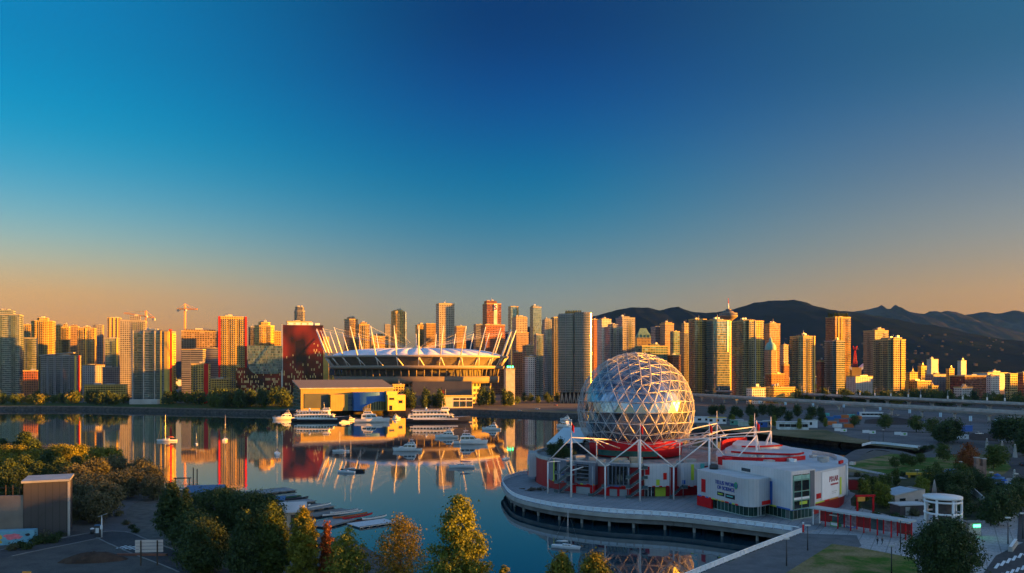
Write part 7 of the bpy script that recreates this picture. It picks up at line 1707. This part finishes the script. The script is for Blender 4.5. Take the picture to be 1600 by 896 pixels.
# park trees
G4 = 'trees of the science park'
know(None)
def plants(lst, proto, lb, g):
    for px, py, s in lst: plant(proto, *P(px,py), lb, s, g)
plants([(1355,776,.75),(1366,780,.8),(1378,776,.8),(1345,772,.6),(1388,772,.75),(1400,760,.7),(1340,798,.5),(1463,748,.7),(1470,760,.75)], mid_col, 'slim dark upright tree in the park behind the hall', G4)
plants([(1352,786,.8),(1374,792,.85),(1385,795,.8),(1437,778,.8),(1446,780,.75),(1443,786,.6)], mid_lime, 'slim lime green upright tree in the park behind the hall', G4)
plants([(1475,722,.8),(1552,735,1.05),(1560,730,.95),(1438,726,.5),(1412,728,.55),(1424,730,.5),(1398,732,.5),(1500,758,.8),(1455,765,.8)], mid_round, 'green rounded tree on the park lawn', G4)
plants([(1513,738,1.1),(1506,740,.9),(1518,744,.9)], mid_rust, 'reddish brown tree left of the brick chimney', G4)
plants([(1485,774,.8),(1496,778,.85),(1508,774,.8),(1474,770,.7),(1490,788,.6),(1505,793,.55),(1528,770,.7),(1545,775,.65),(1520,756,.6)], mid_dark, 'dark bushy tree behind the white round frame', G4)
plants([(1548,822,.75),(1560,820,.9),(1572,812,.9),(1585,805,.85),(1560,808,.75),(1587,790,.7),(1592,775,.65)], mid_dark, 'dark bushy tree right of the neon kiosk', G4)
plants([(1562,690,1.3),(1575,692,1.45),(1590,694,1.5),(1605,700,1.5),(1599,712,1.2),(1618,715,1.4)], mid_dark, 'big dark tree by the park road at the right edge', G4)
plants([(1466,691,1.0),(1482,692,1.3),(1489,692,1.35),(1476,694,1.1)], mid_dark, 'dark tree in the clump at the head of the inlet', G4)
plants([(1335,668,.9),(1383,672,1.1),(1432,676,1.15),(1458,682,1.15)], mid_round, 'green rounded tree along the north bank of the inlet', G4)
plants([(1118,650,1.0),(1128,648,.95),(1112,650,.9),(1148,652,1.0),(1156,654,.8),(1143,660,.7),(1172,652,1.2),(1192,650,1.1),(1180,654,.9),(1205,652,1.15),(1213,656,1.1),(1222,650,.9),(1232,660,.9),(1246,652,1.1),(1268,655,1.1),(1282,652,.9),(1285,662,.8),(1262,668,.9)], mid_dark, 'dark bushy tree among the sheds beyond the inlet', G4)
plants([(1145,664,.9),(1174,668,1.0),(1210,668,1.0),(1249,672,.9),(1290,668,.8)], mid_lime, 'slim lime green tree among the sheds beyond the inlet', G4)
for k, (px, py, s) in enumerate(((1340,745,.8),(1352,748,.8),(1366,752,.8),(1380,756,.9),(1398,745,.9),(1410,744,.8),(1425,745,.9),(1500,752,.9),(1545,757,1.0),(1565,762,.9),(1400,812,.8),(1410,815,.7),(1428,806,.9),(1368,808,.7),(1550,812,.9),(1535,812,.8),(1450,795,1.2),(1465,800,1.2),(1500,806,1.3),(1515,800,1.1),(1530,798,1.2),(1445,703,1.0),(1455,701,.9),(1470,699,1.0),(1430,705,.7))):
    plant(bush if k % 4 else bush_o, *P(px,py), ('dark' if k % 4 else 'olive')+' shrub in the science park beds', s, 'shrubs of the science park')
# lamps of the plaza and park
for px, py, h_, lb in ((1229,884,5.5,'black lamp post on the near side of the lawn'),(1262,860,5.5,'black lamp post at the top of the boardwalk'),(1393,897,5.5,'black lamp post on the dry patch of lawn'),(1407,858,6.5,'tall black lamp post on the plaza right of the two people'),(1575,850,6.0,'pale lamp post beside the barrier'),(1598,842,6.0,'pale lamp post at the right edge by the crossing'),(1549,772,7.0,'white-topped lamp post beside the curved path'),(1588,775,7.0,'white-topped lamp post right of the curved path'),(1501,747,6.0,'white-topped lamp post by the long blue pool'),(1433,762,6.0,'thin lamp post left of the closed umbrella'),(1380,690,6.5,'thin lamp post on the bank beyond the white railing'),(1358,692,5.5,'thin lamp post at the start of the white railing')):
    x, y = P(px,py); street_lamp(lb, x, y, GZ, h_, None, None, arm=False)
for px, yb, yt in ((1375,652,636),(1421,657,640),(1469,665,645),(1516,674,650),(1556,681,655),(1588,688,660),(1186,640,626),(1227,643,628),(1318,646,632),(1270,646,630)):
    Y = (CAM_H-GZ)*K/(yb-HY); x = wx(px,Y); h_ = (yb-yt)/K*Y; o = thing('banner_pole', 'tall pole with a pale blue banner, '+{1375:'right of the white tents',1421:'above the dark soil heap',1469:'in the middle of the parking lot',1516:'near the blue tank',1556:'above the brown soil patch',1588:'at the right end of the parking lot',1186:'among the sheds under the lookout',1227:'under the domed tower',1318:'left of the white tents',1270:'below the pale gold-fronted tower'}[px], 'pole', (x,Y,GZ))
    mb = MB(); mb.tube((0,0,0),(0,0,h_),.13,0,6); mb.build('post', dark_metal, o); mb = MB(); mb.box((.2,0,h_*.82),(2.0,.15,h_*.34)); mb.build('banner', ban_b, o)
# lot beyond the inlet: sheds, containers, tents, cars
def boxhouse(label, px, py, w, d_, h, rz, wm, rm, name='site_shed', cat='shed', win=3):
    x, y = P(px,py); o = thing(name, label, cat, (x,y,GZ), rz); mb = MB(); mb.box((0,0,h/2),(w,d_,h)); mb.build('wall', wm, o); mb = MB(); mb.box((0,0,h+.17),(w+.8,d_+.8,.3)); mb.build('roof', rm, o)
    for i in range(win):
        mb = MB(); mb.box((-w*.38+w*.76*(i/(max(1,win-1))) if win > 1 else 0,-d_/2-.03,h*.58),(w*.18,.1,h*.4)); mb.build('window', black_glass, o)
    return o
boxhouse('white low pavilion with a flat overhanging roof just right of the silver ball', 1092, 660, 15, 7, 4.2, -.1, white_paint, roof_pale)
boxhouse('white low pavilion with a yellow-lit roof left of the dark shed trees', 1120, 662, 13, 8, 4.6, -.1, white_paint, mat('yellow_roof', (.62,.42,.06), .5, var=.1))
boxhouse('sea green low shed in the row beyond the inlet', 1151, 664, 9, 5, 3.6, -.1, mat('sea_green_shed', (.10,.33,.26), .6), roof_pale, win=2)
boxhouse('pale green container in the row beyond the inlet', 1163, 666, 8, 4, 3.4, -.1, mat('pale_green_shed', (.45,.52,.44), .6), roof_pale, win=0)
boxhouse('deep blue low shed in the row beyond the inlet', 1189, 667, 8, 5, 3.6, -.12, blue_p, roof_pale, win=1)
boxhouse('small grey-white shed between the blue shed and the long white building', 1202, 667, 8, 5, 4.2, -.12, concrete, roof_pale, win=1)
boxhouse('long white building with teal windows and a pale roof beyond the inlet', 1238, 671, 20, 8, 5.0, -.14, mat('lot_white', (.55,.60,.62), .5), roof_pale, win=5)
boxhouse('white gabled hall at the right end of the shed row', 1265, 668, 9, 8, 5.2, -.14, white_paint, roof_pale, win=1)
boxhouse('white tent row with dark openings at the back of the construction lot', 1361, 651, 18, 6, 3.6, -.15, white_paint, white_paint, win=5, name='market_tent', cat='tent')
boxhouse('bright blue water tank on the construction lot', 1511, 674, 5, 4, 3.6, 0, blue_p, blue_p, win=0, name='water_tank', cat='tank')
boxhouse('grey site cabin at the right end of the lot under the trees', 1585, 678, 9, 5, 6, .1, concrete, ban_b, win=2)
boxhouse('long pale roofed bus shelter at the far right under the guideway', 1592, 660, 18, 4, 4, .12, concrete_dark, roof_pale, win=0, name='bus_shelter', cat='shelter')
CC = {'orange':mat('container_orange', (.60,.16,.03), .5, var=.1), 'blue':mat('container_blue', (.03,.14,.38), .5, var=.1), 'red':mat('container_red', (.45,.06,.04), .5, var=.1), 'white':white_paint, 'teal':teal_p}
rn = random.Random(12); cnt = {}
for px, py, c_, wh in ((1300,664,'orange','nearest the inlet bank'),(1308,668,'white','beside the nearest orange one'),(1318,660,'red','behind the nearest orange one'),(1297,656,'blue','left of the red one'),(1308,654,'blue','behind the red one'),(1320,653,'orange','at the back left'),(1330,652,'teal','left of the tent row'),(1340,655,'orange','in front of the tent row'),(1290,650,'teal','farthest left'),(1334,659,'red','right of the red one'),(1326,668,'orange','on the bank edge'),(1490,682,'orange','near the brown soil patch'),(1504,686,'white','left end of the brown soil patch'),(1345,648,'blue','behind the tent row')):
    x, y = P(px,py); o = thing('shipping_container', c_+' container on the construction lot, '+wh, 'container', (x,y,GZ+.04), rn.uniform(-.4,.3)); mb = MB(); mb.box((0,0,1.25),(6.1,2.4,2.5))
    for i in range(14): mb.box((-2.9+i*.45,-1.22,1.25),(.2,.08,2.2))
    mb.build('body', CC[c_], o); mb = MB(); mb.box((3.07,0,1.25),(.06,2.2,2.3)); mb.build('door', concrete_dark, o)
for k, (px, py) in enumerate(((1309,675),(1318,676),(1353,678),(1363,679),(1403,681),(1412,682))):
    x, y = P(px,py); o = thing('fence_banner', 'white fence banner on the inlet bank, '+('leftmost','second from left','third from left','fourth from left','fifth from left','rightmost')[k], 'banner', (x,y,GZ), -.1); mb = MB(); mb.box((0,0,1.5),(4.2,.08,1.9)); mb.build('panel', white_paint, o)
    for s in (-2,2):
        mb = MB(); mb.box((s,.06,1.2),(.1,.1,2.4)); mb.build('post', dark_metal, o)
    if k in (1,3,5): mb = MB(); blob(mb, .6, 1.5, .8, .6, 10, k, -.06); mb.build('green_mark', mat('mark_green', (.10,.35,.05), .6), o)
def car(label, x, y, z, rz, paint, L=4.4, group=None):
    o = thing('parked_car', label, 'car', (x,y,z), rz, group); W_, H1 = 1.8, .78; mb = MB()
    prof = [(-L/2,.35),(-L/2,.75),(-L*.44,.88),(L*.20,.90),(L*.46,.72),(L/2,.55),(L/2,.32)]
    for s in (-1,1): mb.face([(px_,s*W_/2,pz) for px_,pz in (prof if s < 0 else prof[::-1])][::-1])
    for a, c in zip(prof, prof[1:]+prof[:1]): mb.face([(a[0],-W_/2,a[1]),(c[0],-W_/2,c[1]),(c[0],W_/2,c[1]),(a[0],W_/2,a[1])])
    mb.build('body', paint, o)
    b4 = [(-L*.40,.88),(L*.18,.88),(L*.04,1.42),(-L*.28,1.44)]; mb = MB(); ww = W_*.42
    for s in (-1,1): mb.face([(a,s*(W_*.47 if i < 2 else ww),c) for i,(a,c) in enumerate(b4)][::-s])
    for i in range(4): a, c = b4[i], b4[(i+1)%4]; wa, wc = (W_*.47 if i < 2 else ww), (W_*.47 if (i+1)%4 < 2 else ww); mb.face([(a[0],-wa,a[1]),(c[0],-wc,c[1]),(c[0],wc,c[1]),(a[0],wa,a[1])])
    mb.build('windows', black_glass, o); mb = MB(); mb.box((-L*.12,0,1.45),(L*.30,W_*.80,.05)); mb.build('roof', paint, o)
    for sx_ in (-.31,.31):
        for sy_ in (-1,1):
            mb = MB(); mb.tube((sx_*L,sy_*W_*.40,.32),(sx_*L,sy_*W_*.51,.32),.32,0,12); mb.build('wheel', hull_d, o)
    for sy_ in (-.6,.6):
        mb = MB(); mb.box((L/2+.01,sy_,.62),(.06,.4,.14)); mb.build('headlight', white_paint, o); mb = MB(); mb.box((-L/2-.01,sy_,.72),(.06,.3,.14)); mb.build('tail_light', red_b, o)
    return o
cp = {'white':mat('car_white',(.65,.65,.66),.3), 'black':mat('car_black',(.02,.02,.022),.25), 'silver':mat('car_silver',(.4,.41,.42),.3,metal=.5), 'red':mat('car_red',(.40,.02,.02),.3), 'blue':mat('car_blue',(.03,.07,.22),.3)}
for px, py, c_, wh, rz in ((1597,728,'black','on the park road at the right edge',1.2),(1478,668,'white','in the middle of the parking lot',.3),(1484,670,'silver','beside the white car in the lot',.3),(1490,672,'black','between silver cars in the lot',.3),(1530,679,'white','right of the blue water tank',.1),(1452,664,'silver','left of the white car in the lot',.3),(1390,648,'white','right of the tent row',.1),(1402,650,'silver','under the guideway, right of the tent row',.1),(1425,655,'red','under the guideway in mid lot',.1),(1442,658,'blue','under the guideway, right of the red car',.1),(840,640,'white','on the shore road under the twin curved tower',-.4),(812,643,'silver','on the shore road left of the white car',-.3),(868,634,'red','on the shore road right of the white car',-.5)):
    x, y = P(px,py); car(c_+' car '+wh, x, y, GZ+.1, rz, cp[c_])
# two people on the plaza
def person(label, px, py, h, rz, top, legs, stride=.12):
    x, y = P(px,py); o = thing('person', label, 'person', (x,y,GZ+.03), rz)
    s = h/1.75; pts = [((0,0,.95),.15),((0,0,1.18),.145),((0,.0,1.40),.165),((0,0,1.50),.065),((0,.02,1.58),.085),((0,.02,1.70),.085),
      ((-.10,0,.90),.10),((-.11,-stride,.50),.07),((-.11,stride*.3,.09),.05),((-.11,-.12+stride*.3,.04),.045),((.10,0,.90),.10),((.11,stride*.6,.50),.07),((.11,stride*1.6,.09),.05),((.11,stride*1.6-.12,.04),.045),
      ((-.20,0,1.40),.065),((-.25,.03,1.13),.048),((-.24,-.10,.90),.036),((-.24,-.14,.81),.035),((.20,0,1.40),.065),((.25,.02,1.13),.048),((.24,-.12,.92),.036),((.24,-.16,.83),.035)]
    ed = [(0,1),(1,2),(2,3),(3,4),(4,5),(0,6),(6,7),(7,8),(8,9),(0,10),(10,11),(11,12),(12,13),(2,14),(14,15),(15,16),(16,17),(2,18),(18,19),(19,20),(20,21)]
    me = bpy.data.meshes.new('body'); me.from_pydata([tuple(c*s for c in p) for p, r in pts], ed, []); b_ = bpy.data.objects.new('body', me); COL.objects.link(b_)
    sk = b_.modifiers.new('skin', 'SKIN'); lay = me.skin_vertices[0].data if me.skin_vertices else None
    if lay is None:
        bm = bmesh.new(); bm.from_mesh(me); bm.verts.layers.skin.verify(); bm.to_mesh(me); bm.free(); lay = me.skin_vertices[0].data
    for i, (p, r) in enumerate(pts): lay[i].radius = (r*s, r*s); lay[i].use_root = (i == 0)
    sb = b_.modifiers.new('sub', 'SUBSURF'); sb.levels = sb.render_levels = 1
    bpy.context.view_layer.update(); m2 = bpy.data.meshes.new_from_object(b_.evaluated_get(bpy.context.evaluated_depsgraph_get())); bpy.data.objects.remove(b_)
    m2.name = 'body'; m2.materials.clear()
    for mm in (mat('skin_tone', (.45,.28,.20), .6), top, legs, hull_d): m2.materials.append(mm)
    for p in m2.polygons:
        z = p.center.z/s; p.material_index = 3 if z < .08 else 2 if z < .93 else (1 if z < 1.47 and not (abs(p.center.x/s) > .19 and z < .88) else 0); p.use_smooth = True
    q = bpy.data.objects.new('body', m2); COL.objects.link(q); q.parent = o
    mb = MB(); mb.lathe([(0,1.80*s),(.06*s,1.79*s),(.095*s,1.73*s),(.10*s,1.66*s),(.085*s,1.60*s)], c=(0,.035*s), n=10); mb.build('hair', bark, o); return o
person('person in a black jacket walking on the plaza, left of the pair', 1371, 851, 1.75, .3, mat('cloth_black',(.02,.02,.025),.8), mat('cloth_navy',(.025,.03,.05),.8))
person('person in a dark grey coat walking on the plaza, right of the pair', 1378.5, 851, 1.80, .4, mat('cloth_grey',(.05,.05,.055),.8), MATS['cloth_black'], .16)

# drop prototypes that were never planted
for o in [q for q in bpy.data.objects if q.parent is None and q.location.y < -400 and q.type == 'EMPTY']:
    for c in list(o.children): bpy.data.objects.remove(c)
    bpy.data.objects.remove(o)
